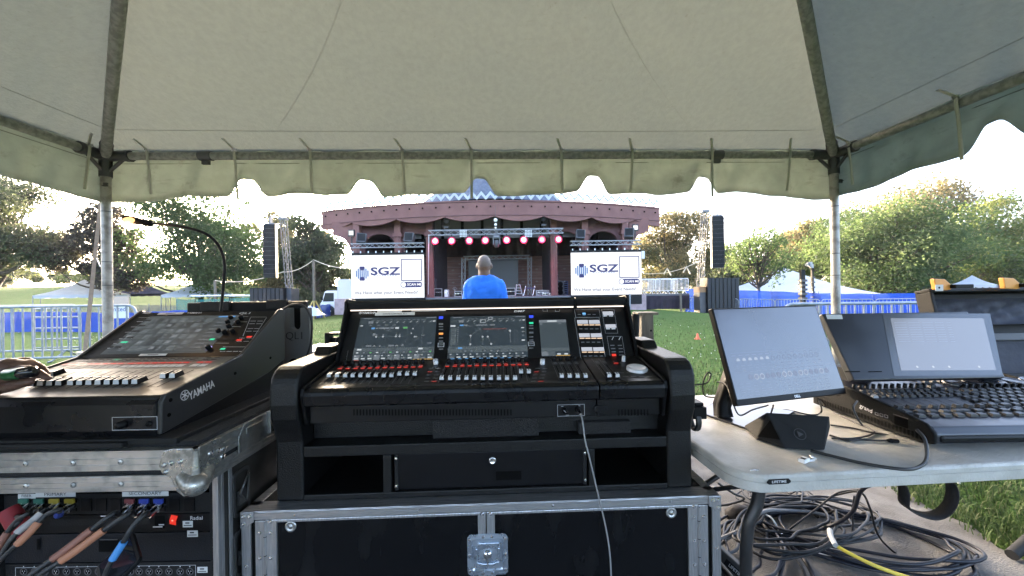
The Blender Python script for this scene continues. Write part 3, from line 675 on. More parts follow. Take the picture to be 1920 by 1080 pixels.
# gear on the deck
def case(px0, px1, py0, Y, label, mat=None, dep=.5, zb=.9, kind='road_case', cat='road case', trim=True):
    a, b = at(px0, py0, Y), at(px1, py0, Y); t = thing(kind, label, cat, ((a.x + b.x) / 2, Y, zb)); w = (b.x - a.x) / 2; h = a.z - zb
    mb = MB(); mb.bx(-w, w, 0, dep, 0, h); put('body', mb, mat or MATTE, t)
    if trim:
        mb = MB(); Q = fr((0, -.004, 0), (1, 0, 0), (0, 0, 1)); mb.frame(-w, 0, w, h, .035, .004, Q); mb.rect(-w, h * .55, w, h * .55 + .03, .006, Q); put('edging', mb, TRM, t)
        for x, q in ((0, .1), (-w * .6, .07)): mb = MB(); mb.box((x, -.02, h * .56), (q, .03, .075)); put('latch', mb, CHROME, t)
    return t
case(814, 829, 541, 27, 'tall silver-edged road case by the truck-side stage corner')
case(833, 840, 543, 27, 'narrow pale case standing beside the tall road case', SILVER)
case(852, 866, 546, 28, 'low black case just beside the man in blue, on his truck side', trim=True)
case(949, 966, 540, 28, 'silver-edged road case just past the shoulder of the man in blue')
case(1005, 1030, 544, 28, 'wide silver-edged road case near the black speakers', MGREY)
case(1016, 1028, 548, 27, 'small silver case in front of the wide road case')
case(1029, 1039, 549, 27, 'small dark case at the end of the wide road case')
t = thing('step_ladder', 'short silver step ladder beside the road case past the man in blue', 'step ladder', at(972, 552, 27)); t.location.z = .9
mb = MB(); mb.tube([(-.2, 0, 0), (-.12, .3, .85)], .025, 6); mb.tube([(.3, 0, 0), (.12, .3, .85)], .025, 6); put('frame', mb, TRM, t)
for k in range(4):
    mb = MB(); mb.bx(-.2 + k * .025, .28 - k * .045, -.02 + k * .09, .12 + k * .09, .15 + k * .21, .18 + k * .21); put('step', mb, TRM, t)
t = thing('bench', 'purple-topped bench with white slanted legs on the stage deck', 'bench', at(994, 552, 27)); t.location.z = .9
mb = MB(); mb.bx(-.35, .4, 0, .4, .5, .6); put('seat', mb, pbr('dark purple', (.04, .025, .07), .6), t)
for x in (-.3, .36):
    mb = MB(); mb.tube([(x - .18, 0, 0), (x, .1, .72)], .03, 6); put('leg', mb, WHITE, t)
for px, lb in ((1043, 'tall black speaker tower on the deck nearer the bench'), (1051, 'black loudspeaker stack on the deck beside the tall tower'), (812, 'tall black speaker tower on the deck at the truck-side corner')):
    p = at(px, 550, 26.6 + (px % 3) * .3); t = thing('speaker', lb, 'speaker', (p.x, p.y, .9)); h = {1043: 1.5, 1051: 1.05, 812: 1.35}[px]; w = {1043: .17, 1051: .3, 812: .2}[px]
    mb = MB(); mb.bx(-w, w, 0, .5, 0, h); put('cabinet', mb, pbr('speaker blue black', (.02, .022, .03), .5), t, .02)
    mb = MB()
    for k in range(3): mb.disc(0, h * (.2 + .28 * k), w * .6, 0, fr((0, -.004, 0), (1, 0, 0), (0, 0, 1)), 18)
    put('driver', mb, VOID, t)
t = thing('equipment_rack', 'blue equipment rack behind the black loudspeaker stack', 'rack', at(1059, 550, 28)); t.location.z = .9
mb = MB(); mb.bx(-.25, .25, 0, .4, 0, 1.05); put('body', mb, pbr('blue rack', (.05, .08, .2), .5), t); mb = MB()
for k in range(6): mb.bx(-.2, .2, -.02, 0, .12 + k * .16, .2 + k * .16)
put('panel', mb, MATTE, t)
t = thing('drum_hardware', 'thin silver stand frame on the deck between the cases and the man', 'stand', at(853, 550, 29)); t.location.z = .9
mb = MB(); mb.tube([(-.2, 0, 0), (0, 0, .4), (.2, 0, 0)], .012, 5); mb.tube([(0, 0, .3), (0, 0, .7)], .012, 5); mb.tube([(-.18, 0, .6), (0, 0, .75), (.18, 0, .6), (0, 0, .5), (-.18, 0, .6)], .015, 5); put('frame', mb, TRM, t)
# speaker on the wing wall
for px, py, Y, s, lb in ((653, 492, 24.6, -1, 'small white bracket box on the wall by the truck-side video wall'), (1205, 478, 24.9, 1, 'small white bracket box on the wall by the railing-side video wall')):
    t = thing('junction_box', lb, 'bracket box', at(px, py, Y)); mb = MB(); mb.bx(-.1, .1, -.1, .1, -.25, .25); put('body', mb, WHITE, t, .01); mb = MB(); mb.bx(-.22, .12, -.06, .02, -.03, .05); put('arm', mb, SILVER, t)
mb = MB(); p = at(640, 540, 26.8); mb.tube([at(887, 455, 25), at(886, 548, 25)], .015, 5) if False else mb.tube([at(804, 440, 25.2), at(803, 552, 25.2)], .02, 5)
tag(put('rigging_cable', mb, SILVER), 'thin pale cable hanging from the truss end to the deck', 'cable')
for px, y0, Y in ((1118, 330, 26), (1198, 355, 26.5)):
    mb = MB(); mb.tube([at(px, y0 - 30, Y), at(px, 385, Y)], .018, 5); tag(put('mast', mb, DGREY), 'thin rod mast on the bandshell roof ' + ('seen through the valance notch' if px < 1150 else 'near the end of the cresting'), 'mast')
# ------------------------------------------------------------------ things on the field
VINYLF = thin('white canopy vinyl', (.60, .62, .68), (.55, .57, .63), .3, 2, spec=0, rough=1)
VINYLN = thin('navy canopy vinyl', (.05, .055, .085), (.04, .045, .07), .15, 2, spec=0, rough=1)
def canopy(label, px0, px1, yeave, ypeak, Y, dep, mat=VINYLF, group='small canopies across the field', legs=True):
    a, b = at(px0, yeave, Y), at(px1, yeave, Y); cx = (a.x + b.x) / 2; w = (b.x - a.x) / 2; ze = (a.z + b.z) / 2; rz = math.atan2(-cx, Y); w *= math.cos(rz); zp = at((px0 + px1) / 2, ypeak, Y + dep / 2 * math.cos(rz)).z
    g = gz(cx, Y); t = thing('canopy_tent', label, 'canopy', (cx, Y, g), rz, group); ze -= g; zp -= g
    mb = MB(); mb.sm = False; d = dep / 2; rid = max(0, w - d) * .55
    A = [(-w, 0, ze), (w, 0, ze), (w, dep, ze), (-w, dep, ze)]; p = [(-rid, d, zp), (rid, d, zp)]
    k = 8
    def lerp(a, b, f): return tuple(a[i] + (b[i] - a[i]) * f for i in range(3))
    for q0, q1, r0, r1 in ((A[0], A[1], p[0], p[1]), (A[1], A[2], p[1], p[1]), (A[2], A[3], p[1], p[0]), (A[3], A[0], p[0], p[0])):
        rows = []
        for i in range(k + 1):
            f = i / k; a_, b_ = lerp(q0, r0, f), lerp(q1, r1, f); s = -.12 * math.sin(PI * f) * (zp - ze) 
            rows.append([(a_[0], a_[1], a_[2] + s), (b_[0], b_[1], b_[2] + s)])
        vs = [v for r in rows for v in r]; mb.add(vs, [(2 * i, 2 * i + 1, 2 * i + 3, 2 * i + 2) for i in range(k)])
    put('roof', mb, mat, t)
    mb = MB()
    for q0, q1 in ((A[0], A[1]), (A[1], A[2]), (A[2], A[3]), (A[3], A[0])):
        n = 7
        for i in range(n):                     # scalloped hanging edge
            s = [lerp(q0, q1, (i + j / 6) / n) for j in range(7)]
            drop = [.2 + .09 * math.sin(PI * j / 6) ** .5 for j in range(7)]
            mb.add([v for j in range(7) for v in (s[j], (s[j][0], s[j][1], s[j][2] - drop[j]))], [(2 * j, 2 * j + 1, 2 * j + 3, 2 * j + 2) for j in range(6)])
    put('valance', mb, mat, t)
    if legs:
        for x in (-w, w) if w < 4.2 else (-w, -w / 3, w / 3, w):
            for y in (.02, dep - .02):
                mb = MB(); q = Matrix.Rotation(rz, 2) @ Vector((x, y)); mb.tube([(x * .995, y, gz(cx + q.x, Y + q.y) - g), (x * .995, y, ze - .05)], .035, 6); put('leg', mb, GALV, t)
    return t
canopy('white canopy with a printed roof, seen behind the tan strap and aluminium tent leg', 67, 250, 553, 524, 36, 9)
canopy('navy blue canopy between the two white ones on the hill side', 212, 322, 551, 527, 43, 6, VINYLN)
canopy('white canopy behind the gooseneck lamp', 305, 441, 552, 526, 38, 7)
canopy('small white canopy peak behind the open trunk with orange latches', 1778, 1868, 534, 516, 34, 5)
canopy('very large white pole tent behind the thin sapling', 1296, 1645, 554, 502, 33, 13)
bigw = pbr('sunlit band', (.7, .7, .7), .6)
NET = thin('blue fence net', (.006, .04, .32), (.009, .052, .38), .3, 20, alpha=.86)
NETG = thin('green fence net', (.02, .16, .17), (.03, .2, .2), .35, 20, alpha=.7)
def net_fence(label, pts, h, mat=NET, name='mesh_fence', group='mesh fences round the field', post=True, dz=0):
    t = thing(name, label, 'fence', (pts[0][0], pts[0][1], gz(*pts[0])), 0, group); mb = MB(); top = []
    P = []
    for a, b in zip(pts[:-1], pts[1:]):
        n = max(2, int(math.dist(a, b) / .6))
        P += [(a[0] + (b[0] - a[0]) * i / n, a[1] + (b[1] - a[1]) * i / n) for i in range(n)]
    P.append(pts[-1]); vs = []
    for i, (x, y) in enumerate(P):
        g = gz(x, y) + dz; s = .05 * math.sin(i * 1.7) ** 2; vs += [(x, y + .04 * math.sin(i * .9), g + .02), (x, y, g + h - s)]
    mb.add(vs, [(2 * i, 2 * i + 2, 2 * i + 3, 2 * i + 1) for i in range(len(P) - 1)]); put('net', mb, mat, t, world=True)
    if post:
        for i in range(0, len(P), 4):
            x, y = P[i]; g = gz(x, y); mb = MB(); mb.tube([(x, y + .06, g - .1), (x, y + .06, g + h + .08 + dz)], .025, 5); put('post', mb, GALV, t, world=True)
    return t
def gxy(px, Y): p = at(px, 550, Y); return (p.x, p.y)
net_fence('bright blue mesh fence along the foot of the hill behind the near steel barrier', [gxy(-80, 18), gxy(140, 18.3), gxy(480, 19.5), gxy(640, 34)], 1.02)
net_fence('teal mesh fence standing further up the field beyond the blue one', [gxy(330, 29), gxy(470, 29)], 1.6, NETG)
net_fence('blue mesh fence running behind the far steel barriers and the big white tent', [gxy(1285, 28.5), gxy(1385, 27), gxy(1560, 24.5), gxy(1790, 21), gxy(1990, 19)], 1.8)
net_fence('paler blue mesh fence climbing towards the trees behind the broad oak', [gxy(1620, 34), gxy(1760, 33), gxy(1880, 29)], 1.9)
net_fence('grey green windbreak mesh behind the blue fence and the white canopies', [gxy(60, 27), gxy(330, 28)], 1.15, thin('grey net', (.10, .12, .13), (.12, .14, .15), .3, 20, alpha=.6))

def barrier_parts(t, L=2.2, H=1.1, mat=GALV, nb=15, r=.02, rc=.14):
    mb = MB(); c = []
    for (x, z, a0) in ((-L / 2 + rc, H - rc, PI), (L / 2 - rc, H - rc, PI / 2)):
        c += [(x + rc * math.cos(a0 - PI / 2 * k / 5), 0, z + rc * math.sin(a0 - PI / 2 * k / 5)) for k in range(6)]
    pts = [(-L / 2, 0, .2)] + c + [(L / 2, 0, .2)]
    mb.tube(pts, r, 8, closed=True); put('frame', mb, mat, t)
    for i in range(nb):
        x = -L / 2 + L * (i + 1) / (nb + 1); mb = MB() if i == 0 else mb; mb.tube([(x, 0, .2), (x, 0, H - .004)], r * .62, 6)
    put('bar_grille', mb, mat, t)
    for s in (-1, 1):
        mb = MB(); mb.tube([(s * (L / 2 - .25), 0, .2), (s * (L / 2 - .25), -.26, .02), (s * (L / 2 - .25), -.32, .015)], r * .8, 6); mb.tube([(s * (L / 2 - .25), 0, .2), (s * (L / 2 - .25), .26, .02), (s * (L / 2 - .25), .32, .015)], r * .8, 6); put('foot', mb, mat, t)
def barrier(label, a, b, H=1.1, mat=GALV, nb=15, group='steel crowd barriers', r=.02):
    a = Vector(a); b = Vector(b); c = (a + b) / 2; d = b - a
    t = thing('crowd_barrier', label, 'crowd barrier', (c.x, c.y, gz(c.x, c.y)), math.atan2(d.y, d.x), group)
    t.rotation_euler = (0, -math.atan2(gz(b.x, b.y) - gz(a.x, a.y), d.length), t.rotation_euler[2])
    barrier_parts(t, d.length, H, mat, nb, r); return t
barrier('galvanised crowd barrier whose rounded end stands beside the aluminium tent leg', gxy(-70, 6.4), gxy(254, 6.75), nb=17, r=.022)
barrier('galvanised crowd barrier overlapping behind another one by the tan strap', gxy(-240, 7.3), gxy(148, 7.5), nb=17, r=.022)
t = thing('barrier_gate', 'low steel gate section with three cross rails standing behind the near barriers', 'gate', (*gxy(105, 8.6), 0), R(4), None); t.location.z = gz(t.location.x, t.location.y)
mb = MB(); mb.tube([(-.5, 0, .1), (-.5, 0, 1.0), (.5, 0, 1.0), (.5, 0, .1)], .025, 6, closed=True); put('frame', mb, GALV, t)
for z in (.3, .55, .8):
    mb = MB(); mb.tube([(-.5, 0, z), (.5, 0, z)], .02, 6); put('rail', mb, GALV, t)
barrier('steel barrier behind the two screens, its rounded end beside the tent leg', gxy(1468, 5.5), gxy(1760, 5.3), H=1.0, nb=16, r=.022)
barrier('steel barrier continuing behind the big tilted screen and open trunk', gxy(1768, 5.35), gxy(2080, 5.0), H=1.0, nb=16, r=.022)
bp = [(1284, 26), (1327, 24.6), (1385, 23.2), (1453, 21.8), (1540, 19.6), (1642, 17.8), (1752, 16), (1880, 14.4)]
bl = ['far steel barrier first in the row, at the end beside the wooden stake', 'far steel barrier second from the wooden stake end of the row', 'far steel barrier third from the stake, its top above the tilted monitor', 'far steel barrier fourth from the stake, under the thin sapling', 'far steel barrier just before the tent leg, under the black mast tower', 'far steel barrier crossing behind the aluminium tent leg', 'far steel barrier last in the row, running behind the open trunk']
for i in range(7): barrier(bl[i], gxy(bp[i][0] + 1, bp[i][1]), gxy(bp[i + 1][0] - 2, bp[i + 1][1] + .1), H=1.05, nb=13, group='far row of steel barriers')
# white railings on the stage wing
wing = thing('side_platform', 'low black-skirted side platform beside the stage', 'platform', at(1246, 575, 25.2)); wing.location.z = 0
wx = wing.location.x; mb = MB(); mb.bx(-1.75, 1.65, -.1, 3, .80, .92); put('deck', mb, pbr('grey stage deck', (.1, .1, .1)), wing); mb = MB()
for i in range(34): x = -1.75 + .1 * i; mb.add([(x, -.1 + .04 * math.sin(i * 1.5), -.1), (x + .1, -.1 + .04 * math.sin(i * 1.5 + 1.5), -.1), (x + .1, -.1, .8), (x, -.1, .8)], [(0, 1, 2, 3)])
put('skirt', mb, CURT, wing)
for i, (x0, x1, yy) in enumerate(((-1.7, -.62, 0), (-.58, .5, .0), (.54, 1.62, .0), (-1.0, .3, 1.6), (.4, 1.6, 1.6))):
    t = thing('stage_railing', ['white stage railing next to the video wall', 'white stage railing in the middle of the side platform', 'white stage railing at the far end of the side platform', 'white stage railing behind, nearer the video wall', 'white stage railing behind, at the far end'][i], 'railing', (wx + (x0 + x1) / 2, 25.2 + yy, .92), 0, 'white stage railings')
    barrier_parts(t, x1 - x0, 1.02, WHITE, 11, .02, .06)
mb = MB(); p = gr(1343, 587, -.3); 
for px, lb in ((1280, 'thin wooden stake in the grass where the far barriers begin'), (1276, None)):
    if not lb: continue
    q = gxy(1277, 24.5); mb.bx(q[0] - .05, q[0] + .05, q[1], q[1] + .1, gz(*q) - .1, gz(*q) + 1.15)
tag(put('stake', mb, WOOD), 'thin wooden stake in the grass where the far barriers begin', 'stake')

# line arrays on leaning towers, subs on the ground
def line_array(px, py0, py1, Y, label, lean, subs, side):
    p0, p1 = at(px, py0, Y), at(px, py1, Y); t = thing('line_array', label, 'line array', (p0.x, Y, p1.z), R(8 * side)); n = 12; H = p0.z - p1.z
    for i in range(n):
        z0 = H * i / n; mb = MB(); w = .37; k = -.012 * (n - i)
        mb.mat(0).prism([(-w, .0), (w, 0), (w * .8, .5), (-w * .8, .5)], z0 + .002, z0 + H / n - .002); mb.mat(1).bx(-w * .93, w * .93, -.006, 0, z0 + .01, z0 + H / n - .01)
        put('cabinet', mb, [SATIN, MATTE], t)
    mb = MB(); mb.bx(-.3, .3, .05, .45, H, H + .08); mb.bx(-.04, .04, .1, .4, H, H + .5); put('bumper', mb, MGREY, t)
    t2 = thing('tower', 'silver lattice tower leaning behind the speaker column ' + lean, 'tower', (p0.x + side * .28, Y + .7, gz(p0.x, Y)), 0)
    b = Vector((side * .55, .3, 0)); a = Vector((side * .05, .3, p0.z + .55 - t2.location.z))
    put('mast', truss(MB(), b, a, .30, .30, .022, .5), pbr('tower aluminium', (.17, .17, .175), .5, metal=.4), t2)
    mb = MB(); mb.tube([(-side * 1.0, -.2, .9), (-side * 1.2, .1, 1.8)], .06, 6); put('brace', mb, WHITE, t2)
    mb = MB(); mb.tube([(side * .3, .3, 0), (side * 1.5, .6, .05)], .05, 6); mb.tube([(side * .55, .3, .05), (0, 1.6, .05)], .05, 6); mb.tube([(side * .05, .3, 2.6), (side * 1.4, .6, .1)], .02, 5); put('outrigger', mb, GALV, t2)
    t3 = thing('hoist_hook', 'small rigging head at the top of the tower ' + lean, 'rigging', a + t2.location); mb = MB(); mb.bx(-.25, .25, -.2, .2, -.1, .05); mb.tube([(.1, 0, 0), (.1, 0, .3), (.3, 0, .35)], .03, 6); put('body', mb, MGREY, t3)
    for k in range(subs[4]):
        x0 = subs[0] + (subs[1] - subs[0]) * k / subs[4]; x1 = subs[0] + (subs[1] - subs[0]) * (k + 1) / subs[4]
        a_, b_ = at(x0, subs[2], Y - .6), at(x1, subs[3], Y - .6); g = gz(a_.x, Y); t4 = thing('subwoofer', '', 'subwoofer', ((a_.x + b_.x) / 2, Y - .6, g), 0, 'subwoofers ' + lean)
        t4['label'] = ['black subwoofer at the outer end of the row %s', 'black subwoofer second from the outer end of the row %s', 'black subwoofer third along the row %s', 'black subwoofer at the end by the tower %s'][k if k < subs[4] - 1 else 3] % lean
        w = (b_.x - a_.x) / 2 - .008; h = max(.5, a_.z - g); mb = MB(); mb.mat(0).bx(-w, w, 0, .9, 0, h); mb.mat(1).bx(-w * .9, w * .9, -.01, 0, .04, h - .04); put('cabinet', mb, [SATIN, pbr('speaker grille', (.008, .008, .01), .6, bump=.5, bscale=120)], t4)
        mb = MB(); mb.bx(-.015, .015, -.02, -.01, .05, h - .05); put('strip', mb, VOID, t4)
line_array(504, 420, 521, 24, 'tall black line array column on the truck side of the stage', 'on the truck side', (468, 532, 540, 562, 4), 1)
line_array(1346, 405, 502, 24, 'tall black line array column on the big white tent side', 'on the big white tent side', (1326, 1386, 521, 550, 4), -1)
t = thing('amplifier_case', 'orange-lit wooden amplifier case at the end of the subwoofers', 'amplifier case', (*gxy(1318, 23.6), 0)); t.location.z = gz(t.location.x, t.location.y)
mb = MB(); mb.bx(-.2, .2, 0, .8, 0, 1.65); put('body', mb, DGREY, t, .02); mb = MB(); mb.bx(-.21, .21, -.01, .81, 1.3, 1.66); put('lid', mb, pbr('orange-lit plywood', (.26, .14, .06), .6), t, .02)  # orange light on the lid is put into its base colour
# subs beside the near-stage truck side have a big side cabinet
mb = MB(); a, b = at(528, 541, 23.7), at(546, 562, 23.7); mb.bx(a.x, b.x, 23.7, 24.6, gz(a.x, 24), a.z)
tag(put('subwoofer', mb, DGREY), 'grey-sided subwoofer standing between the tower and the truck', 'subwoofer')
# box truck
TY = 31; p = gr(630, 582, gz(-14, TY)); t = thing('box_truck', 'white box truck parked beside the stage, cab toward the rope post', 'truck', (at(600, 560, TY).x, TY, gz(at(600, 560, TY).x, TY)))
S_ = 1.0
mb = MB(); Qs = fr((0, 0, 0), (1, 0, 0), (0, 0, 1))
cab = [(.0, .45), (.0, 1.05), (.12, 1.2), (.38, 2.02), (.55, 2.12), (1.42, 2.12), (1.42, .45), (1.15, .45), (1.08, .75), (.85, .92), (.62, .75), (.55, .45)]
cab = [(x, z) for x, z in cab]
mb.prism(cab, -1.9, 0.0, Qs); put('cab', mb, WHITE, t, .03)
mb = MB(); mb.prism([(.24, 1.22), (.43, 1.93), (1.15, 1.93), (1.15, 1.22)], 0.0, .012, Qs); mb.prism([(.16, 1.25), (.2, 1.25), (.43, 1.95), (.4, 1.98)], -1.75, -.1, Qs); w = put('window', mb, pbr('cab glass', (.03, .035, .04), .08), t)
mb = MB(); mb.bx(.18, .26, -.18, -.03, 1.35, 1.6); put('mirror', mb, MATTE, t)
mb = MB(); mb.bx(-.06, .03, .1, 1.8, .42, .62); put('bumper', mb, DGREY, t, .02); mb = MB(); mb.bx(-.015, .1, .1, .4, .72, .9); put('headlight', mb, CHROME, t)
mb = MB(); mb.bx(1.5, 5.6, -.1, 2.0, .85, 3.05); put('cargo_box', mb, WHITE, t, .03); mb = MB(); mb.frame(1.5, .85, 5.6, 3.05, .06, .115, Qs); put('edge_trim', mb, SILVER, t)
mb = MB(); mb.bx(.3, 5.6, .3, 1.6, .5, .85); put('chassis', mb, MATTE, t)
for x in (.85, 4.4):
    for y in (-.02, 1.62):
        mb = MB(); mb.mat(0).lathe([(.2, 0), (.4, .0), (.42, .06), (.42, .22), (.4, .28), (.2, .28)], 20, fr((x, y + .28, .42), (1, 0, 0), (0, 0, 1))); wh = put('wheel', mb, RUBBER, t); mb = MB(); mb.lathe([(.2, .27), (.12, .25), (.05, .285)], 14, fr((x, y + .28, .42), (1, 0, 0), (0, 0, 1))); put('rim', mb, SILVER, wh)
# rope post: pole with a yellow raking tripod, rope of lights
def rope_post(px, ytop, Y, label):
    p = at(px, ytop, Y); g = gz(p.x, Y); t = thing('rope_post', label, 'post', (p.x, Y, g)); h = p.z - g
    mb = MB(); mb.bx(-.07, .07, -.07, .07, 0, h); put('pole', mb, WOOD, t)
    for a in range(4):
        mb = MB(); c, s_ = math.cos(a * PI / 2 + .4), math.sin(a * PI / 2 + .4); mb.tube([(c * .72, s_ * .72, 0), (c * .08, s_ * .08, 1.35)], .05, 4); put('brace', mb, pbr('yellow timber', (.55, .44, .14), .7), t)
    mb = MB(); mb.bx(-.5, .5, -.05, .05, .35, .45); put('crossbar', mb, MATS['yellow timber'], t); return p
p1 = rope_post(588, 487, 27, 'tall thin timber post on yellow splayed legs beside the truck'); p2 = rope_post(403, 526, 31, 'short timber post holding the rope by the white canopy')
mb = MB(); pts = []
def sag(a, b, s, n=14): return [Vector(a).lerp(Vector(b), i / n) - Vector((0, 0, s * 4 * (i / n) * (1 - i / n))) for i in range(n + 1)]
pts = sag(p2, at(530, 510, 27), .35) + sag(at(530, 510, 27), p1, .25)[1:] + sag(p1, at(663, 503, 27), .2)[1:]
mb.tube(pts, .03, 5); tag(put('rope', mb, pbr('pale rope', (.55, .5, .38), .8)), 'pale rope strung from the splayed timber post past the truck', 'rope')
t = thing('leaning_pole', 'two pale poles leaning together behind the railing with a rag tied on', 'pole', (*gxy(1316, 30), 0)); t.location.z = gz(t.location.x, 30)
mb = MB(); mb.tube([(0, 0, 0), (-.15, 0, 3.1)], .08, 5); mb.tube([(.1, 0, 0), (-.5, 0, 2.7)], .06, 5); put('pole', mb, WOOD, t)
mb = MB(); mb.tube(sag(at(1206, 513, 29), at(1312, 489, 29.6), .35), .025, 5); tag(put('rope', mb, MATS['pale rope']), 'pale rope drooping from the stage wall to the two leaning poles', 'rope')
mb = MB()
for px, py in ((1251, 508), (1287, 505)):
    p = at(px, py, 29.2); mb.tube([p + Vector((-.25, 0, -.25)), p + Vector((0, 0, .2)), p + Vector((.3, 0, -.35))], .06, 5)
tag(put('pennant', mb, pbr('cream rag', (.5, .47, .38), .8)), 'cream rags tied along the drooping rope', 'pennant')
# light tower by the big tent
t = thing('light_tower', 'black mast tower with lamp heads before the big white tent', 'light tower', (*gxy(1515, 25), 0)); t.location.z = gz(t.location.x, 25)
H = at(1515, 497, 25).z - t.location.z
mb = MB(); mb.bx(-.42, -.16, 0, .2, 0, H - .3); mb.bx(.30, .42, 0, .12, .2, H + .1); put('mast', mb, MATTE, t)
mb = MB()
for k in range(7): mb.bx(-.48, -.1, -.1, .25, .7 + k * .3, .85 + k * .3); mb.bx(.26, .46, -.05, .15, .75 + k * .33, .85 + k * .33)
put('bracket', mb, DGREY, t); mb = MB(); mb.bx(-.8, 0, -.1, .4, .25, .95); put('winch', mb, MATTE, t, .03)
mb = MB(); mb.bx(.0, .26, -.1, .1, H - .1, H + .2); mb.bx(-.12, .1, -.1, .08, H - .05, H + .1); mb.bx(.2, .36, -.06, .1, H - .2, H + .05); put('cover', mb, pbr('grey plastic sheet', (.3, .3, .31), .4), t)
# carts with white roofs, and bits at the near fence
for a, b, lb in ((356, 436, 'white flat-roofed cart parked before the white canopy by the lamp'), (428, 478, 'white flat-roofed cart half hidden by the subwoofers')):
    p, q = at(a, 553, 26), at(b, 553, 26); t = thing('golf_cart', lb, 'cart', ((p.x + q.x) / 2, 26, gz((p.x + q.x) / 2, 26)), 0, 'white-roofed carts'); w = (q.x - p.x) / 2; h = at((a + b) / 2, 553, 26).z - t.location.z
    mb = MB(); mb.bx(-w, w, 0, 1.2, h - .1, h); put('roof', mb, WHITE, t, .04); mb = MB(); mb.bx(-w * .8, w * .8, .1, 1.1, .25, .7); put('body', mb, MGREY, t, .05)
    for x in (-w * .85, w * .85):
        mb = MB(); mb.tube([(x, .1, .6), (x * .95, .1, h - .1)], .025, 5); put('pillar', mb, MATTE, t)
    for x in (-w * .55, w * .55):
        mb = MB(); mb.cyl(.22, 0, .16, 14, fr((x, .2, .22), (1, 0, 0), (0, 0, 1))); put('wheel', mb, RUBBER, t)
t = thing('fence_sign', 'white sign reading United hung on the blue mesh fence', 'sign', at(221, 584, 17.7)); mb = MB(); mb.bx(-.5, .5, 0, .02, -.32, .32); put('board', mb, PAPER, t)
words('United', fr((-.02, -.006, .1), (1, 0, 0), (0, 0, 1)), .3, pbr('blue ink', (.03, .06, .2), .6), t, bold=.01)
mb = MB(); a, b = at(210, 556, 27), at(240, 571, 27); mb.bx(a.x, b.x, 27, 27.1, b.z, a.z); tag(put('plywood_sheet', mb, pbr('pinkish plywood', (.48, .36, .28), .8)), 'pinkish plywood sheet standing under the white canopy by the tent leg', 'board')
t = thing('road_case', 'pair of grey cases on the grass by the video wall and truck', 'road case', (*gxy(646, 25.8), 0)); mb = MB(); mb.bx(-.5, .5, 0, .5, 0, .75); put('body', mb, DGREY, t, .02); mb = MB(); mb.frame(-.5, 0, .5, .75, .04, .004, fr((0, 0, 0), (1, 0, 0), (0, 0, 1))); put('edging', mb, TRM, t)
t = thing('tarpaulin', 'crumpled pale tarpaulin on the grass in front of the truck', 'tarpaulin', (*gxy(583, 22), 0)); mb = MB(); mb.sm = True; q = random.Random(5); n = 12; zz = {}
for i in range(n + 1):
    for j in range(n + 1):
        e = min(i, j, n - i, n - j) / 3; zz[i, j] = min(1, e) * (.25 + .55 * q.random() * (1 - i / n))
mb.add([(-.6 + 1.2 * i / n, -.5 + j / n, zz[i, j]) for i in range(n + 1) for j in range(n + 1)], [(i * (n + 1) + j, (i + 1) * (n + 1) + j, (i + 1) * (n + 1) + j + 1, i * (n + 1) + j + 1) for i in range(n) for j in range(n)])
put('sheet', mb, pbr('pale tarp', (.45, .5, .56), .5), t)
mb = MB(); p = gr(1308, 636, .0); mb.lathe([(.075, 0), (.075, .015), (.05, .015), (.012, .15), (.0, .15)], 14, Matrix.Translation((p.x, p.y, gz(p.x, p.y))), cap=False)
tag(put('field_marker', mb, pbr('orange marker', (.6, .12, .05), .6)), 'small orange cone standing alone on the lawn', 'cone')
# long low brown wall below the far trees
mb = MB(); a, b = gxy(1560, 44), gxy(1900, 42); mb.add([(a[0], a[1], -1.9), (b[0], b[1], -1.9), (b[0], b[1], 1.15), (a[0], a[1], .95), (a[0], a[1] + .4, -1.9), (b[0], b[1] + .4, -1.9), (b[0], b[1] + .4, 1.15), (a[0], a[1] + .4, .95)], [(0, 1, 2, 3), (5, 4, 7, 6), (3, 2, 6, 7), (0, 3, 7, 4), (1, 5, 6, 2)])
tag(put('low_wall', mb, pbr('brown wall', (.09, .065, .055), .85, var=(.06, .045, .04), vscale=2)), 'long low brown wall under the trees behind the broad oak trunk', 'wall')
# timber post with cap plate, black antenna beside it, steel pole behind
t = thing('timber_post', 'squared timber post with a flat cap plate just beyond the console', 'post', (*gxy(1209, 2.9), 0)); h = at(1209, 585, 2.9).z
mb = MB(); mb.bx(-.046, .046, -.05, .05, 0, h - .02); put('shaft', mb, WOOD, t, .004); mb = MB(); mb.bx(-.078, .078, -.07, .07, h - .02, h); put('cap_plate', mb, WOOD, t, .003)
mb = MB()
for z in (.14, .4): mb.disc(.025, h - z, .008, 0, fr((0, -.0505, 0), (1, 0, 0), (0, 0, 1)), 10)
put('bolt', mb, VOID, t)
t = thing('antenna', 'thick black round-tipped antenna standing behind the console edge', 'antenna', at(1190, 655, 1.8)); hh = at(1190, 588, 1.8).z - t.location.z
mb = MB(); mb.lathe([(.019, -.25), (.019, hh - .012), (.017, hh - .004), (.010, hh)], 18); put('rod', mb, MATTE, t); t.rotation_euler = (0, R(2), 0)
mb = MB(); mb.bx(-.03, .03, -.03, .03, -.35, -.24); put('clamp', mb, BLACK, t)
mb = MB(); q = gxy(1181, 22.5); mb.tube([(*q, 0), (*q, 1.0)], .04, 6); tag(put('bollard', mb, GALV), 'thin pale pole in the grass before the pink stage pier', 'pole')

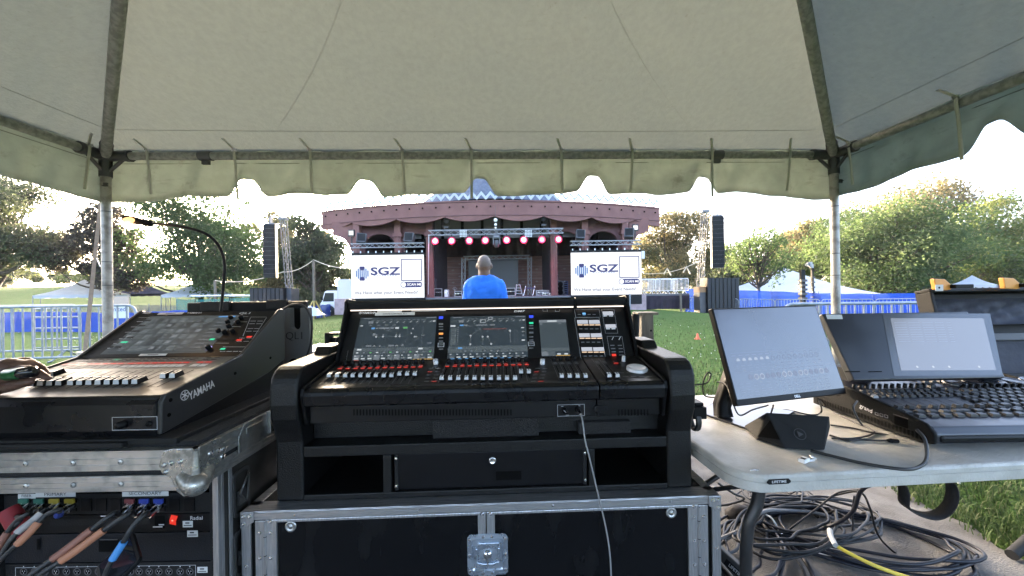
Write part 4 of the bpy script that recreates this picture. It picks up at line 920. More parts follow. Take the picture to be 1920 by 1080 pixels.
# ------------------------------------------------------------------ people
SKIN = pbr('brown skin', (.13, .075, .05), .5, var=(.16, .09, .065), vscale=25)
HAIR = pbr('shaved grey hair', (.15, .115, .10), .7, var=(.20, .165, .15), vscale=200)
SHIRT = pbr('bright blue shirt', (.014, .17, .80), .8, var=(.02, .19, .84), vscale=10, bump=.7, bscale=9)
TROUS = pbr('dark trousers', (.02, .022, .03), .8); SHOE = pbr('dark shoe', (.02, .02, .02), .5)
def capsule(mb, pts, rs, sx=1.0, n=14):
    mb.tube(pts, rs, n, sx=sx)
    mb.ball(pts[0], rs[0], n=n); mb.ball(pts[-1], rs[-1], n=n)
def remesh(o, v, sm=6):
    m = o.modifiers.new('remesh', 'REMESH'); m.mode = 'VOXEL'; m.voxel_size = v; m.use_smooth_shade = True
    s = o.modifiers.new('smooth', 'SMOOTH'); s.factor = .5; s.iterations = sm
def finger(mb, pts, r0, r1):
    n = len(pts); capsule(mb, pts, [r0 + (r1 - r0) * i / (n - 1) for i in range(n)], n=10)
def hand(mb, W, fwd, up, curl=.5, side=1, s=1.0):
    """palm and five fingers from wrist W; side 1 puts the thumb on fwd x up"""
    fwd = Vector(fwd).normalized(); sd_ = fwd.cross(Vector(up)).normalized() * side; up = sd_.cross(fwd).normalized() * side
    L = [.072, .08, .075, .058]
    for k in range(4):
        a = W + sd_ * (.033 - .021 * k) * s * .9 + fwd * .02 * s; b = W + sd_ * (.034 - .0225 * k) * s + fwd * (.095 - .004 * abs(k - 1)) * s
        capsule(mb, [a, b], [.016 * s, .0115 * s], n=10); p = b; ang = 0; pts = [b]
        for q, f in enumerate((.45, .3, .25)):
            ang += curl * (.7, 1.0, .7)[q]; d = fwd * math.cos(ang) - up * math.sin(ang); p = p + d * L[k] * f * s; pts.append(p)
        finger(mb, pts, .0095 * s, .0072 * s)
    a = W + sd_ * .03 * s + fwd * .02 * s; b = a + (sd_ * .75 + fwd * .7 - up * .3).normalized() * .042 * s; c = b + (sd_ * .25 + fwd * 1 - up * .25).normalized() * .032 * s; d = c + (fwd - up * .25).normalized() * .026 * s
    finger(mb, [a, b, c, d], .0145 * s, .009 * s)
def person(label, loc, rz, J, shirt, voxel=.013, hands=True, name='person'):
    """J: joints of the arms in local space (person faces +y): L/R = shoulder, elbow, wrist"""
    t = thing(name, label, 'person', loc, rz); mb = MB()
    mb.ball((0, .015, 1.585), (.079, .098, .112), n=20, m=14); mb.ball((0, .0, 1.56), (.077, .085, .085), n=16, m=10); mb.ball((0, .0, 1.612), (.077, .09, .082), n=16, m=10); mb.ball((0, .055, 1.535), (.058, .06, .075), n=16, m=10); mb.ball((0, .118, 1.565), (.014, .02, .022)); mb.ball((0, .10, 1.515), (.022, .012, .008)); mb.ball((0, .098, 1.487), (.022, .018, .018))
    for s in (-1, 1): mb.ball((s * .086, .010, 1.568), (.014, .022, .034)); mb.ball((s * .033, .095, 1.595), (.013, .01, .009))
    capsule(mb, [(0, -.015, 1.36), (0, -.005, 1.45), (0, .0, 1.54)], [.078, .072, .070]); capsule(mb, [(-.15, -.01, 1.36), (0, -.02, 1.41), (.15, -.01, 1.36)], [.055, .06, .055])
    mb.ball((0, 0, 1.2), (.17, .11, .22)); mb.ball((0, 0, .98), (.16, .11, .2))
    for s, k in ((-1, 'L'), (1, 'R')):
        a, b, c = (Vector(q) for q in J[k]); capsule(mb, [a, a.lerp(b, .5), b], [.056, .052, .044]); capsule(mb, [b, b.lerp(c, .35), c], [.045, .043, .028])
        d = (c - b).normalized(); up = J.get('up' + k, (0, 0, 1)); hand(mb, c, J.get('dir' + k, d), up, J.get('curl', .5), side=J.get('side' + k, s))
        capsule(mb, [(s * .09, 0, .9), (s * .095, .01, .5), (s * .095, -.01, .09)], [.08, .055, .04])
    o = put('body', mb, [SKIN], t); remesh(o, voxel * .75, 3)
    mb = MB()                                   # shirt: trunk, shoulders and short sleeves
    capsule(mb, [(0, -.015, 1.38), (0, -.01, 1.415)], [.078, .072]); capsule(mb, [(-.165, -.005, 1.352), (-.09, -.02, 1.39), (0, -.025, 1.41), (.09, -.02, 1.39), (.165, -.005, 1.352)], [.07, .07, .066, .07, .07])
    mb.ball((0, 0, 1.23), (.205, .135, .2), n=22, m=12); mb.ball((-.09, -.01, 1.27), (.135, .125, .16)); mb.ball((.09, -.01, 1.27), (.135, .125, .16)); mb.ball((0, .02, 1.02), (.2, .155, .26), n=22, m=12)
    for s, k in ((-1, 'L'), (1, 'R')):
        a, b = Vector(J[k][0]), Vector(J[k][1]); d = b - a; mb.tube([a, a + d * .35, a + d * .74], [.072, .074, .07], 16); mb.ball(a, .073, n=14)
    o = put('shirt', mb, shirt, t); remesh(o, voxel, 4)
    tx = bpy.data.textures.new('folds', 'CLOUDS'); tx.noise_scale = .11; tx.noise_depth = 2; dm = o.modifiers.new('folds', 'DISPLACE'); dm.texture = tx; dm.strength = .035; dm.mid_level = .5
    mb = MB(); mb.ball((0, 0, .9), (.175, .125, .14))
    for s in (-1, 1): capsule(mb, [(s * .09, 0, .86), (s * .1, .01, .5), (s * .1, -.01, .1)], [.1, .078, .062])
    o = put('trousers', mb, TROUS, t); remesh(o, voxel, 4)
    for s in (-1, 1):
        mb = MB(); capsule(mb, [(s * .1, -.04, .045), (s * .11, .12, .035)], [.045, .036], sx=1.1); o = put('shoe', mb, SHOE, t); remesh(o, .01, 3)
    return t
mp = at(907.5, 478, 4.4)
man = person('shaven-headed person in a bright blue shirt, seen from behind, facing the stage with folded arms', (mp.x, 4.4, mp.z - 1.70), R(-1),
    {'L': [(-.178, -.005, 1.335), (-.215, .0, 1.07), (.02, .19, 1.1)], 'R': [(.178, -.005, 1.335), (.215, .0, 1.07), (-.02, .22, 1.13)], 'curl': .3}, SHIRT)
mb = MB(); mb.sm = True                          # close-cropped hair as a thin cap over the back of the skull
mb.ball((0, .002, 1.6), (.0795, .096, .0985), n=24, m=16); mb2 = MB(); mb2.sm = True
keep = [f for f in mb.f if sum(mb.v[i][2] for i in f) / len(f) > 1.53 and sum(mb.v[i][1] for i in f) / len(f) < .065 + .3 * max(0, sum(mb.v[i][2] for i in f) / len(f) - 1.62)]
mb2.add(mb.v, keep); put('hair', mb2, HAIR, man)
# ------------------------------------------------------------------ the tent we stand in
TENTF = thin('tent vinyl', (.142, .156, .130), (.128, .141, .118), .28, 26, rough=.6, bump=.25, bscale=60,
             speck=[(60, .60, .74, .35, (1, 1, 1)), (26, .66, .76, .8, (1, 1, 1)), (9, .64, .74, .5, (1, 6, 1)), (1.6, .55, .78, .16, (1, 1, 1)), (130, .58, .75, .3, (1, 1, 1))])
TENTV = thin('valance vinyl', (.35, .38, .335), (.30, .33, .29), .53, 9, rough=.6, bump=.15, bscale=9, speck=[(6, .60, .74, .45, (1, 1, 1)), (3, .6, .75, .4, (1, 1, 5))])  # lighter copy of the roof vinyl, backlight put into its colour
SEAM = pbr('tent seam', (.14, .145, .125), .8)
WEB = pbr('grey webbing', (.40, .40, .33), .8, bump=.3, bscale=300)
TT = thing('frame_tent', 'large frame tent overhead with a grey green vinyl roof, aluminium legs and a scalloped valance', 'tent', (-.13, .09, 0), R(2.0))
HW, EZ = 3.065, 2.40; AP = Vector((.02, .25, 3.78))
A = [Vector((-HW, HW, EZ)), Vector((HW, HW, EZ)), Vector((HW, -HW, EZ)), Vector((-HW, -HW, EZ))]
mb = MB(); mb.sm = True; up = Vector((0, 0, .05)); n = 150; m = 60; qn = random.Random(4)
OUT = [Vector((0, .05, 0)), Vector((.05, 0, 0)), Vector((0, -.05, 0)), Vector((-.05, 0, 0))]; AO = [Vector((a.x * (1 + .05 / HW), a.y * (1 + .05 / HW), a.z)) for a in A]
for k in range(4):
    a, b = AO[k], AO[(k + 1) % 4]; vs = []
    for j in range(m + 1):
        f = j / m; p = a.lerp(AP, f); q = b.lerp(AP, f)
        for i in range(n + 1):
            g = i / n; v = p.lerp(q, g)
            sag = -.075 * math.sin(PI * f) * math.sin(PI * g) ** .7 + .006 * math.sin(g * 37 + 3 * k + f * 9) * (1 - f) ** 3
            wr = .004 * math.sin(9 * g + 21 * f + k) * math.sin(17 * f - 5 * g) + .010 * math.exp(-f * 14) * abs(math.sin(PI * (g * HW * 2 / .95 + .5))) + .004 * math.exp(-f * 9) * math.sin(g * 118 + 5 * math.sin(g * 23 + k) - f * 25) + .0035 * math.sin(60 * (g - .5) * (1 - f) + 34 * f + k * 2) * math.exp(-((abs(g - .5) * 2 - .93) / .12) ** 2) + .0018 * math.sin(g * 53 + 11 * f) * math.sin(f * 31 + 7 * g + k)
            vs.append(v + up * (1 - f * .2) + Vector((0, 0, sag + wr)))
    mb.add(vs, [(j * (n + 1) + i, j * (n + 1) + i + 1, (j + 1) * (n + 1) + i + 1, (j + 1) * (n + 1) + i) for j in range(m) for i in range(n)])
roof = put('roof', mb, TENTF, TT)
mb = MB()
def onroof(k, f, g, dz=-.006):
    a, b = AO[k], AO[(k + 1) % 4]; v = a.lerp(AP, f).lerp(b.lerp(AP, f), g)
    return v + up * (1 - f * .2) + Vector((0, 0, -.075 * math.sin(PI * f) * math.sin(PI * g) ** .7 + dz))
for k in (3, 0, 1):
    mb.tube([onroof(k, .075, g / 40) for g in range(41)], .0016, 4, cap=False)
    for g0 in (.22, .8):
        mb.tube([onroof(k, .075 + .85 * f / 30, g0 + (.5 - g0) * f / 30 * (.9 if g0 != .52 else .5)) for f in range(31)], .0011, 4, cap=False)
put('seam', mb, SEAM, roof)
# valance: one long scalloped strip with soft folds
mb = MB(); mb.sm = True; pitch = .972
def notch(s): 
    d = abs((s / pitch + .5) % 1 - .5) * pitch
    return smooth((.150 - d) / .12)
phase = [-.02, -.106, .1, .25]
for k in range(4):
    a, b = AO[k], AO[(k + 1) % 4]; L = (b - a).length; nn = 330; vs = []; rows = 7; d = (b - a).normalized(); outw = OUT[k].normalized()
    for i in range(nn + 1):
        s = L * i / nn - L / 2; drop = .318 - .135 * (notch(s - phase[k]) if abs(s) < 2.45 else 0) + .01 * math.sin(s * 5.1 + k) + .006 * math.sin(s * 13)
        if abs(abs(s) - L / 2) < .8: drop += .055 * smooth((.8 - abs(abs(s) - L / 2)) / .6)
        for r in range(rows + 1):
            f = r / rows; z = EZ + .072 - (drop + .072) * f
            fold = 1.7 * (.012 * math.sin(s * 6.3 + 1.3 * k) + .007 * math.sin(s * 15 + f * 3) + .004 * math.sin(s * 31 + f * 5)) * f + .010 * math.sin(f * 9 + s * 2) * f
            vs.append(a + d * (s + L / 2) + outw * (.001 + fold * smooth((L / 2 - abs(s)) / .25)) + Vector((0, 0, z - EZ)))
    mb.add(vs, [(i * (rows + 1) + r, (i + 1) * (rows + 1) + r, (i + 1) * (rows + 1) + r + 1, i * (rows + 1) + r + 1) for i in range(nn) for r in range(rows)])
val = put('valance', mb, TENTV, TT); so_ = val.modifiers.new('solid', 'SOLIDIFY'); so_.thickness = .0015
mb = MB()
for k in (3, 0, 1):
    a, b = A[k] + OUT[k] * 1.02, A[(k + 1) % 4] + OUT[k] * 1.02
    mb.tube([a + Vector((0, 0, -.045)), b + Vector((0, 0, -.045))], .003, 4)
put('hem', mb, SEAM, val)
for k in range(4):
    a, b = A[k], A[(k + 1) % 4]; mb = MB(); mb.tube([a, b], .031, 14); et = put('eave_tube', mb, RAFT, TT)
    d = (b - a).normalized(); L = (b - a).length
    if k in (3, 0, 1):
        for s in ((.13, .83) if k == 0 else (.26, .74)):
            mb = MB(); Q = Matrix.Translation(a + d * L * s) @ d.to_track_quat('Z', 'Y').to_matrix().to_4x4(); mb.cyl(.038, -.05, .05, 14, Q); mb.box((0, 0, -.055), (.02, .02, .05)) if False else mb.bx(-.012, .012, -.07, -.03, -.03, .03, Q); put('coupler', mb, pbr('dark cast fitting', (.10, .10, .10), .5, metal=.7), et, .003)
        for j in range(9):                      # webbing straps with buckles
            s = (.06 + .1085 * j + .008 * math.sin(j * 2.7 + k)) if k == 0 else (.03 + .118 * j)
            if s > .985: continue
            p = a + d * L * s; o = -OUT[k].normalized(); w = .011; tw = .02 * math.sin(j * 3.1)
            rib = [p + o * -.02 + Vector((0, 0, .055)), p + o * .036 + Vector((0, 0, .03)), p + o * .041 + Vector((0, 0, -.02)), p + o * .03 + d * tw * .4 + Vector((0, 0, -.1)), p + o * .02 + d * tw + Vector((0, 0, -.22)), p + o * .012 + d * tw * 1.8 + Vector((0, 0, -.315 - .05 * (j % 3 == 1)))]
            rib2 = [p + o * .036 + Vector((0, 0, .03)), p + o * .09 - d * .035 + Vector((0, 0, .085)), p + o * .11 - d * .045 + Vector((0, 0, .098))]
            mb = MB(); mb.sm = True
            for rr in (spline(rib, 4), spline(rib2, 3)):
                mb.add([q_ for v in rr for q_ in (v - d * w, v + d * w)], [(2 * i, 2 * i + 1, 2 * i + 3, 2 * i + 2) for i in range(len(rr) - 1)])
            st = put('strap', mb, WEB, TT); z_ = st.modifiers.new('solid', 'SOLIDIFY'); z_.thickness = .002
            mb = MB(); Q = fr(p + o * .047 + Vector((0, 0, .028)), d, Vector((0, 0, 1)) + o * .6); mb.frame(-.017, -.014, .017, .014, .005, 0, Q); mb.bx(-.017, -.012, -.014, .014, -.004, .003, Q); mb.bx(.012, .017, -.014, .014, -.004, .003, Q); mb.bx(-.017, .017, -.002, .002, 0, .004, Q); put('buckle', mb, STEEL, st)
    mb = MB(); mb.tube([a + (AP - a).normalized() * .06 - Vector((0, 0, .02)), AP - Vector((0, 0, .03))], .033, 14); put('rafter', mb, RAFT, TT)
    # cast corner: three sockets that meet
    mb = MB(); dd = [(A[(k + 1) % 4] - a).normalized(), (A[k - 1] - a).normalized(), (AP - a).normalized(), Vector((0, 0, -1))]
    for q in dd: mb.tube([a - q * .02, a + q * .17], .041, 14); 
    for q in dd[:2]: mb.tube([a + q * .15 + Vector((0, 0, -.02)), a + Vector((0, 0, -.15))], .014, 6); mb.tube([a + q * .172, a + q * .2], .046, 12)
    mb.ball(a, .055); put('corner_fitting', mb, MATS['dark cast fitting'], TT)
    mb = MB(); mb.mat(0).tube([a - Vector((0, 0, .1)), (a.x, a.y, 0.02)], .033, 18)
    for z in (.45, .86, 1.05): mb.mat(1).tube([(a.x, a.y, EZ - z), (a.x, a.y, EZ - z - .006)], .0335, 18)
    lg = put('leg', mb, [POLE, DGREY], TT); mb = MB(); mb.box((a.x, a.y, .008), (.16, .16, .016)); put('foot', mb, STEEL, lg)
    mb = MB(); mb.box((a.x + .028, a.y - .03, EZ - .24), (.03, .012, .03)); mb.tube([(a.x + .005, a.y - .036, EZ - .25), (a.x + .05, a.y - .036, EZ - .235)], .004, 5); put('pin', mb, MATS['dark cast fitting'], lg)
# guy strap beside the left leg, tied back with cord
t = thing('guy_strap', 'tan ratchet strap slanting down beside the aluminium tent leg', 'strap', at(160, 668, 3.35)); 
mb = MB(); a, b = at(190, 372, 3.12), at(159, 668, 3.6); d = Vector((1, 0, 0)) * .022
mb.add([a - d * .7, a + d * .7, b + d, b - d], [(0, 1, 2, 3)]); o = put('webbing', mb, pbr('tan webbing', (.30, .235, .18), .85, var=(.24, .19, .15), vscale=20), t, world=True); o.modifiers.new('s', 'SOLIDIFY').thickness = .004
mb = MB(); mb.tube([at(172, 481, 3.3), at(181, 483, 3.3), at(188, 500, 3.15)], .004, 5); mb.tube([at(171, 482, 3.32), at(181, 484, 3.3)], .006, 5); put('cord', mb, PAPER, t, world=True)
mb = MB(); p = at(158, 662, 3.6); mb.box(p, (.09, .05, .03)); mb.tube([p + Vector((-.05, 0, 0)), p + Vector((-.05, 0, -.06)), p + Vector((.05, 0, -.06)), p + Vector((.05, 0, 0))], .007, 6); mb.tube([p + Vector((0, 0, -.05)), Vector((p.x - .05, p.y + .1, 0))], .008, 6); put('ratchet', mb, STEEL, t, world=True)

# ------------------------------------------------------------------ the big mixing console, its cradle and flight case
CX, CY, CR = -.088, 1.14, R(2.0)
RED = glow('button red', (1, .07, .05), .9); REDS = glow('button soft red', (.85, .10, .09), .55); ORG = glow('button orange', (1, .38, .1), 1.3); PALEO = glow('button peach', (1, .72, .5), 1.0)
BLU = glow('button blue', (.05, .10, 1), 1.1); SKY = glow('button sky', (.2, .55, 1), 1.1); GRN = glow('button green', (.05, .85, .45), .9); LCD = glow('lcd pale', (.68, .71, .80), .75); LEDW = glow('led strip', (1, .86, .74), 2.2)
UI0 = glow('ui background', (.55, .65, .72), .012); UI1 = glow('ui dark', (.55, .65, .7), .05); UI2 = glow('ui grey', (.5, .56, .62), .30); UI3 = glow('ui light', (.72, .78, .82), .75); UIB = glow('ui blue', (.2, .5, .95), .6); UIG = glow('ui green', (.25, .75, .3), .45); UIR = glow('ui red', (.8, .25, .2), .4); UIS = glow('ui slate', (.42, .5, .54), .17); UIO = glow('ui orange', (1, .6, .15), .6)
UIM = [UI0, UI1, UI2, UI3, UIB, UIG, UIR, UIS, UIO]
con = thing('mixing_console', 'wide black digital mixing console with two large touchscreens and a control section', 'mixing console', (CX, CY, 0), CR)
X0, X1, XS = -.553, .567, .352
prof = [(.02, .965), (.245, 1.0), (.335, 1.165), (.365, 1.19), (.338, 1.19), (.333, 1.214), (.345, 1.222), (.42, 1.218), (.43, 1.15), (.43, .85), (.03, .85), (.03, .905), (.004, .915), (-.002, .95), (.006, .962)]
prof = [(.02, .965), (.245, 1.0), (.36, 1.185), (.335, 1.188), (.331, 1.214), (.345, 1.222), (.42, 1.218), (.43, 1.15), (.43, .85), (.03, .85), (.03, .905), (.006, .912), (-.002, .945), (.006, .962)]
QX = Matrix(((0, 0, 1, 0), (1, 0, 0, 0), (0, 1, 0, 0), (0, 0, 0, 1)))
for a, b in ((X0 + .012, XS - .0015), (XS + .0015, X1 - .012)):
    mb = MB(); mb.prism(prof, a, b, QX); put('chassis', mb, SATIN, con, .003)
sprof = [(-.004, .944), (.003, .966), (.02, .971), (.235, 1.006), (.325, 1.19), (.328, 1.218), (.345, 1.228), (.425, 1.222), (.436, 1.15), (.436, .85), (.02, .85)]
for a, b in ((X0, X0 + .011), (X1 - .011, X1)):
    mb = MB(); mb.prism(sprof, a, b, QX); put('side_panel', mb, BLACK, con, .003)
SP = Pan(con, (0, .245, 1.0), (1, 0, 0), (0, .115, .185)); FP = Pan(con, (0, .02, .965), (1, 0, 0), (0, .225, .035)); FRP = Pan(con, (0, .03, .85), (1, 0, 0), (0, 0, 1)); W1 = .0012
def pr(mb, P, x0, y0, x1, y1, w=.001, m=None):
    if m is not None: mb.mat(m)
    u0, v0, u1, v1 = P.rc(x0, y0, x1, y1); return mb.rect(u0, v0, u1, v1, w, P.M)
def pl(mb, P, x0, y0, x1, y1, t=.0012, w=.0016, m=None):
    if m is not None: mb.mat(m)
    return mb.seg(P.uv(x0, y0), P.uv(x1, y1), t, w, P.M)
# two touchscreens drawn from the picture's widgets
def big_screen(x0, x1, y0, y1, dyn, label):
    mb = MB(); q = random.Random(x0); ux = lambda f: x0 + (x1 - x0) * f; vy = lambda f: y0 + (y1 - y0) * f
    u0, v0, u1, v1 = SP.rc(x0, y0, x1, y1); Wd, Hd = u1 - u0, v1 - v0
    def r(a, b, c, d, m, w=.0022): mb.mat(m).rect(u0 + Wd * a, v0 + Hd * (1 - d), u0 + Wd * c, v0 + Hd * (1 - b), w, SP.M)
    def l(a, b, c, d, m, t=.0011): mb.mat(m).seg((u0 + Wd * a, v0 + Hd * (1 - b)), (u0 + Wd * c, v0 + Hd * (1 - d)), t, .0028, SP.M)
    def dot(a, b, s=.012, m=3): mb.mat(m).disc(u0 + Wd * a, v0 + Hd * (1 - b), Wd * s, .0030, SP.M, 12); mb.mat(1).disc(u0 + Wd * a, v0 + Hd * (1 - b), Wd * s * .45, .0032, SP.M, 8)
    r(0, 0, 1, 1, 0, .0015)
    r(.04, .015, .16, .035, 2); r(.86, .015, .99, .035, 2)
    for i in range(12): r(.16 + i * .058, .065, .20 + i * .058, .075, 2)
    for i in range(11): r(.03 + i * .086, .09, .095 + i * .086, .15, 1 if i != 1 else 2); (l(.05 + i * .086, .14, .075 + i * .086, .105, 3) if i > 1 else None)
    r(.95, .10, .985, .125, 3)
    if not dyn:
        r(.02, .19, .055, .21, 3); r(.14, .17, .60, .178, 1)
        for k in range(4): r(.13 + .1 * k, .185, .18 + .1 * k, .2, 2)
        for a, b, c, d in ((.10, .235, .635, .235), (.10, .235, .10, .69), (.635, .235, .635, .69), (.10, .69, .635, .69)): l(a, b, c, d, 7, .0016)
        r(.17, .245, .215, .285, 4); r(.225, .25, .26, .28, 2); r(.27, .245, .40, .285, 2); r(.41, .245, .46, .285, 2); r(.475, .245, .52, .285, 3); r(.575, .24, .63, .285, 5)
        l(.12, .465, .62, .465, 2, .001)
        for a in (.25, .335, .50, .545): dot(a, .465 if a > .4 else .465); r(a - .01, .405, a + .012, .435, 2)
        r(.20, .38, .235, .44, 2)
        for a in (.14, .42): r(a, .655, a + .07, .695, 2); l(a + .09, .69, a + .105, .66, 3); l(a + .105, .66, a + .12, .69, 3); r(a + .16, .665, a + .19, .685, 2)
        r(.585, .64, .61, .69, 2); l(.65, .69, .80, .50, 2); l(.68, .31, .75, .18, 2); dot(.705, .29, .009); dot(.69, .40, .009); dot(.735, .48, .009); dot(.755, .48, .009)
        for k in range(7): r(.865, .22 + .05 * k, .89, .235 + .05 * k, 1)
        l(.835, .22, .835, .43, 2); l(.835, .49, .835, .68, 2); r(.82, .44, .86, .46, 2); r(.90, .62, .96, .64, 2)
        for k in range(12): r(.05, .30 + .028 * k, .06, .312 + .028 * k, 1)
    else:
        r(.01, .21, .075, .25, 3); r(.02, .28, .09, .68, 7)
        for k in range(4): r(.03, .30 + .06 * k, .07, .32 + .06 * k, 1)
        r(.13, .20, .18, .235, 4); r(.185, .20, .23, .235, 2); r(.34, .205, .49, .235, 2); r(.52, .205, .59, .235, 2); r(.86, .2, .91, .22, 1)
        for k in range(9): r(.105, .26 + .05 * k, .115, .27 + .05 * k, 3)
        for k in range(7): r(.13 + .045 * k, .695, .14 + .045 * k, .705, 2)
        l(.28, .47, .42, .27, 2); l(.275, .47, .275, .67, 2); l(.43, .32, .74, .32, 6, .0016); l(.43, .30, .74, .295, 1); dot(.275, .47); dot(.275, .67); dot(.43, .50); dot(.495, .50); dot(.54, .67); l(.43, .5, .43, .69, 2); l(.50, .5, .54, .67, 2); l(.35, .3, .35, .69, 1)
        for k in range(11): r(.835, .37 + .03 * k, .845, .38 + .03 * k, 2); r(.875, .36 + .03 * k, .885, .37 + .03 * k, 2)
        l(.785, .36, .785, .65, 2, .002); dot(.785, .37, .014); r(.93, .29, .97, .31, 3); r(.935, .38, .965, .41, 2); r(.935, .47, .965, .49, 2); r(.93, .58, .97, .61, 3)
        mb.mat(3).frame(u0 + Wd * .50, v0 + Hd * .90, u0 + Wd * .555, v0 + Hd * .97, .0014, .0034, SP.M); mb.frame(u0 + Wd * .395, v0 + Hd * .83, u0 + Wd * .465, v0 + Hd * .91, .0014, .0034, SP.M)
    r(0, .715, 1, .855, 7)
    for i in range(12):
        a = .015 + i * .082
        if not dyn or i in (2, 3, 5, 6, 7, 9): r(a, .79, a + .07, .845, 1, .0026); r(a + .02, .81, a + .05, .835, (3, 2, 5)[i % 3] if not dyn else 2, .003)
        r(a, .87, a + .074, .985, (2, 1, 7)[i % 3] if not dyn else (1, 0)[i % 2], .0024); r(a + .008, .885, a + .03, .9, 3, .003); r(a + .012, .94, a + .06, .965, 3 if q.random() < .6 else 2, .003)
        r(a, .98, a + .074, .995, (8 if i > 8 else 7 if i else 6) if not dyn else (4 if i < 10 else 2), .003)
    for a in ((.07, 3), (.25, 1), (.50, 1), (.75, 1), (.83, 3), (.97, 1)) if not dyn else ((.07, 1), (.15, 2)): r(a[0] - .03, .735, a[0] + .025, .77, a[1] if a[1] == 1 else 4 if dyn else 3, .0026)
    s = put('touchscreen', mb, UIM, con, label=label)
    words('PB L', SP.M @ Matrix.Translation((u0 + Wd * (.40 if not dyn else .27), v0 + Hd * (.67 if not dyn else .755), .003)), Hd * .062, UI2, s)
    return s
big_screen(668, 816, 595, 676, False, 'touchscreen showing an equaliser curve')
big_screen(842, 988, 593, 673, True, 'touchscreen showing a compressor graph')
mb = MB(); u0, v0, u1, v1 = SP.rc(1013, 600, 1065, 668); Wd, Hd = u1 - u0, v1 - v0
def r3(a, b, c, d, m, w=.0022): mb.mat(m).rect(u0 + Wd * a, v0 + Hd * (1 - d), u0 + Wd * c, v0 + Hd * (1 - b), w, SP.M)
r3(0, 0, 1, 1, 1, .0015); r3(0, 0, 1, .08, 2); r3(.3, .02, .65, .06, 3, .003); r3(.03, .1, .1, .14, 2); r3(.7, .1, .8, .13, 2); r3(0, .78, 1, .87, 7); r3(0, .88, .24, .99, 2); r3(.26, .88, .48, .99, 7); r3(.5, .88, .74, .98, 0); r3(.76, .88, 1, .98, 0); r3(.5, .975, 1, .995, 8); r3(.55, .93, .68, .97, 3, .003); r3(.8, .93, .93, .97, 3, .003)
put('small_screen', mb, UIM, con, label='small portrait utility screen')
# bezel print, status strip, key columns, user-key blocks
mb = MB()
for x0, x1, ys, m in ((819, 834, (), 0), (986, 1002, (), 0)): pass
def keyrow(x0, x1, y, n, mat, h=1.6, gap=.3, P=SP, w=.002):
    for i in range(n):
        a = x0 + (x1 - x0) * i / n; b = a + (x1 - x0) / n * (1 - gap); pr(mb, P, a, y - h, b, y + h, w, mat)
KM = [BLACK, MGREY, RED, ORG, BLU, SKY, GRN, LCD, PALEO, WPRINT, REDS, PRINT]
def kput(name):
    global mb
    if mb.v: put(name, mb, KM, con)
    mb = MB()
for xa, xb, oy in ((823, 831, 0), (992, 1000, -2)):
    keyrow(xa, xb, 596 + oy, 1, 4, 2.4, 0)
    for k, y in enumerate((608, 613, 618, 626, 634, 640, 647, 655)):
        keyrow(xa, xb, y + oy, 1, (1 if k != (3 if oy == 0 else 0) else (3 if oy == 0 else 6)), 1.0 if k not in (0, 3) else 1.7, 0)
    pr(mb, SP, xa - 2, 643 + oy, xb + 2, 651 + oy, .0014, 11); pr(mb, SP, xa - .8, 644 + oy, xb + .8, 650 + oy, .0017, 0); kput('key_column')
def outline(x0, y0, x1, y1):
    for a in ((x0, y0, x1, y0), (x1, y0, x1 + (y1 - y0) * .16, y1), (x1 + (y1 - y0) * .16, y1, x0 + (y1 - y0) * .16, y1), (x0 + (y1 - y0) * .16, y1, x0, y0)): pl(mb, SP, *a, .0009, .0012, 11)
outline(1077, 580, 1123, 595); keyrow(1083, 1120, 590, 4, 1, .7, .35); keyrow(1092, 1098, 589, 1, 5, 2.2, 0); kput('bank_keys')
outline(1077, 596, 1123, 672)
for y, dx in ((604, 0), (629, 3.5), (655, 8)):
    keyrow(1083 + dx, 1127 + dx, y + 5.6, 4, 8, .9, .15); keyrow(1086 + dx, 1126 + dx, y + 13, 4, 1, .9, .4)
kput('user_keys'); outline(1128, 580, 1151, 625)
for y, dx in ((588, 0), (612, 5)): keyrow(1131 + dx, 1152 + dx, y + 4.9, 2, 9, .9, .3)
kput('user_knob_panel')
for x0, x1, y in [(1082 + dx + 22 * k, 1103 + dx + 22 * k, y) for y, dx in ((604, 0), (629, 3.5), (655, 8)) for k in (0, 1)] + [(1130, 1150.5, 588), (1135, 1155.5, 612)]: pr(mb, SP, x0, y - 3.6, x1 - .8, y + 3.6, .002, 7); kput('label_display')
outline(1138, 631, 1166, 671)
for y, dx in ((648, 0), (654, 1.5), (660, 2.5), (666, 3)):
    keyrow(1144 + dx, 1152 + dx, y, 1, 1 if y != 666 else 2, 1.0 if y != 666 else 2.2, 0); keyrow(1158 + dx, 1166 + dx, y, 1, 1, .9, 0)
pl(mb, SP, 1147, 638, 1150, 632, .0018, .003, 9); pl(mb, SP, 1160, 638, 1163, 632, .0018, .003, 9); kput('monitor_keys')
for x in (1022, 1045):
    for a in ((x - 4, 584, x + 4, 584), (x - 4, 580, x - 4, 584), (x + 4, 580, x + 4, 584)): pl(mb, SP, *a, .0008, .0012, 11)
    kput('usb_mark')

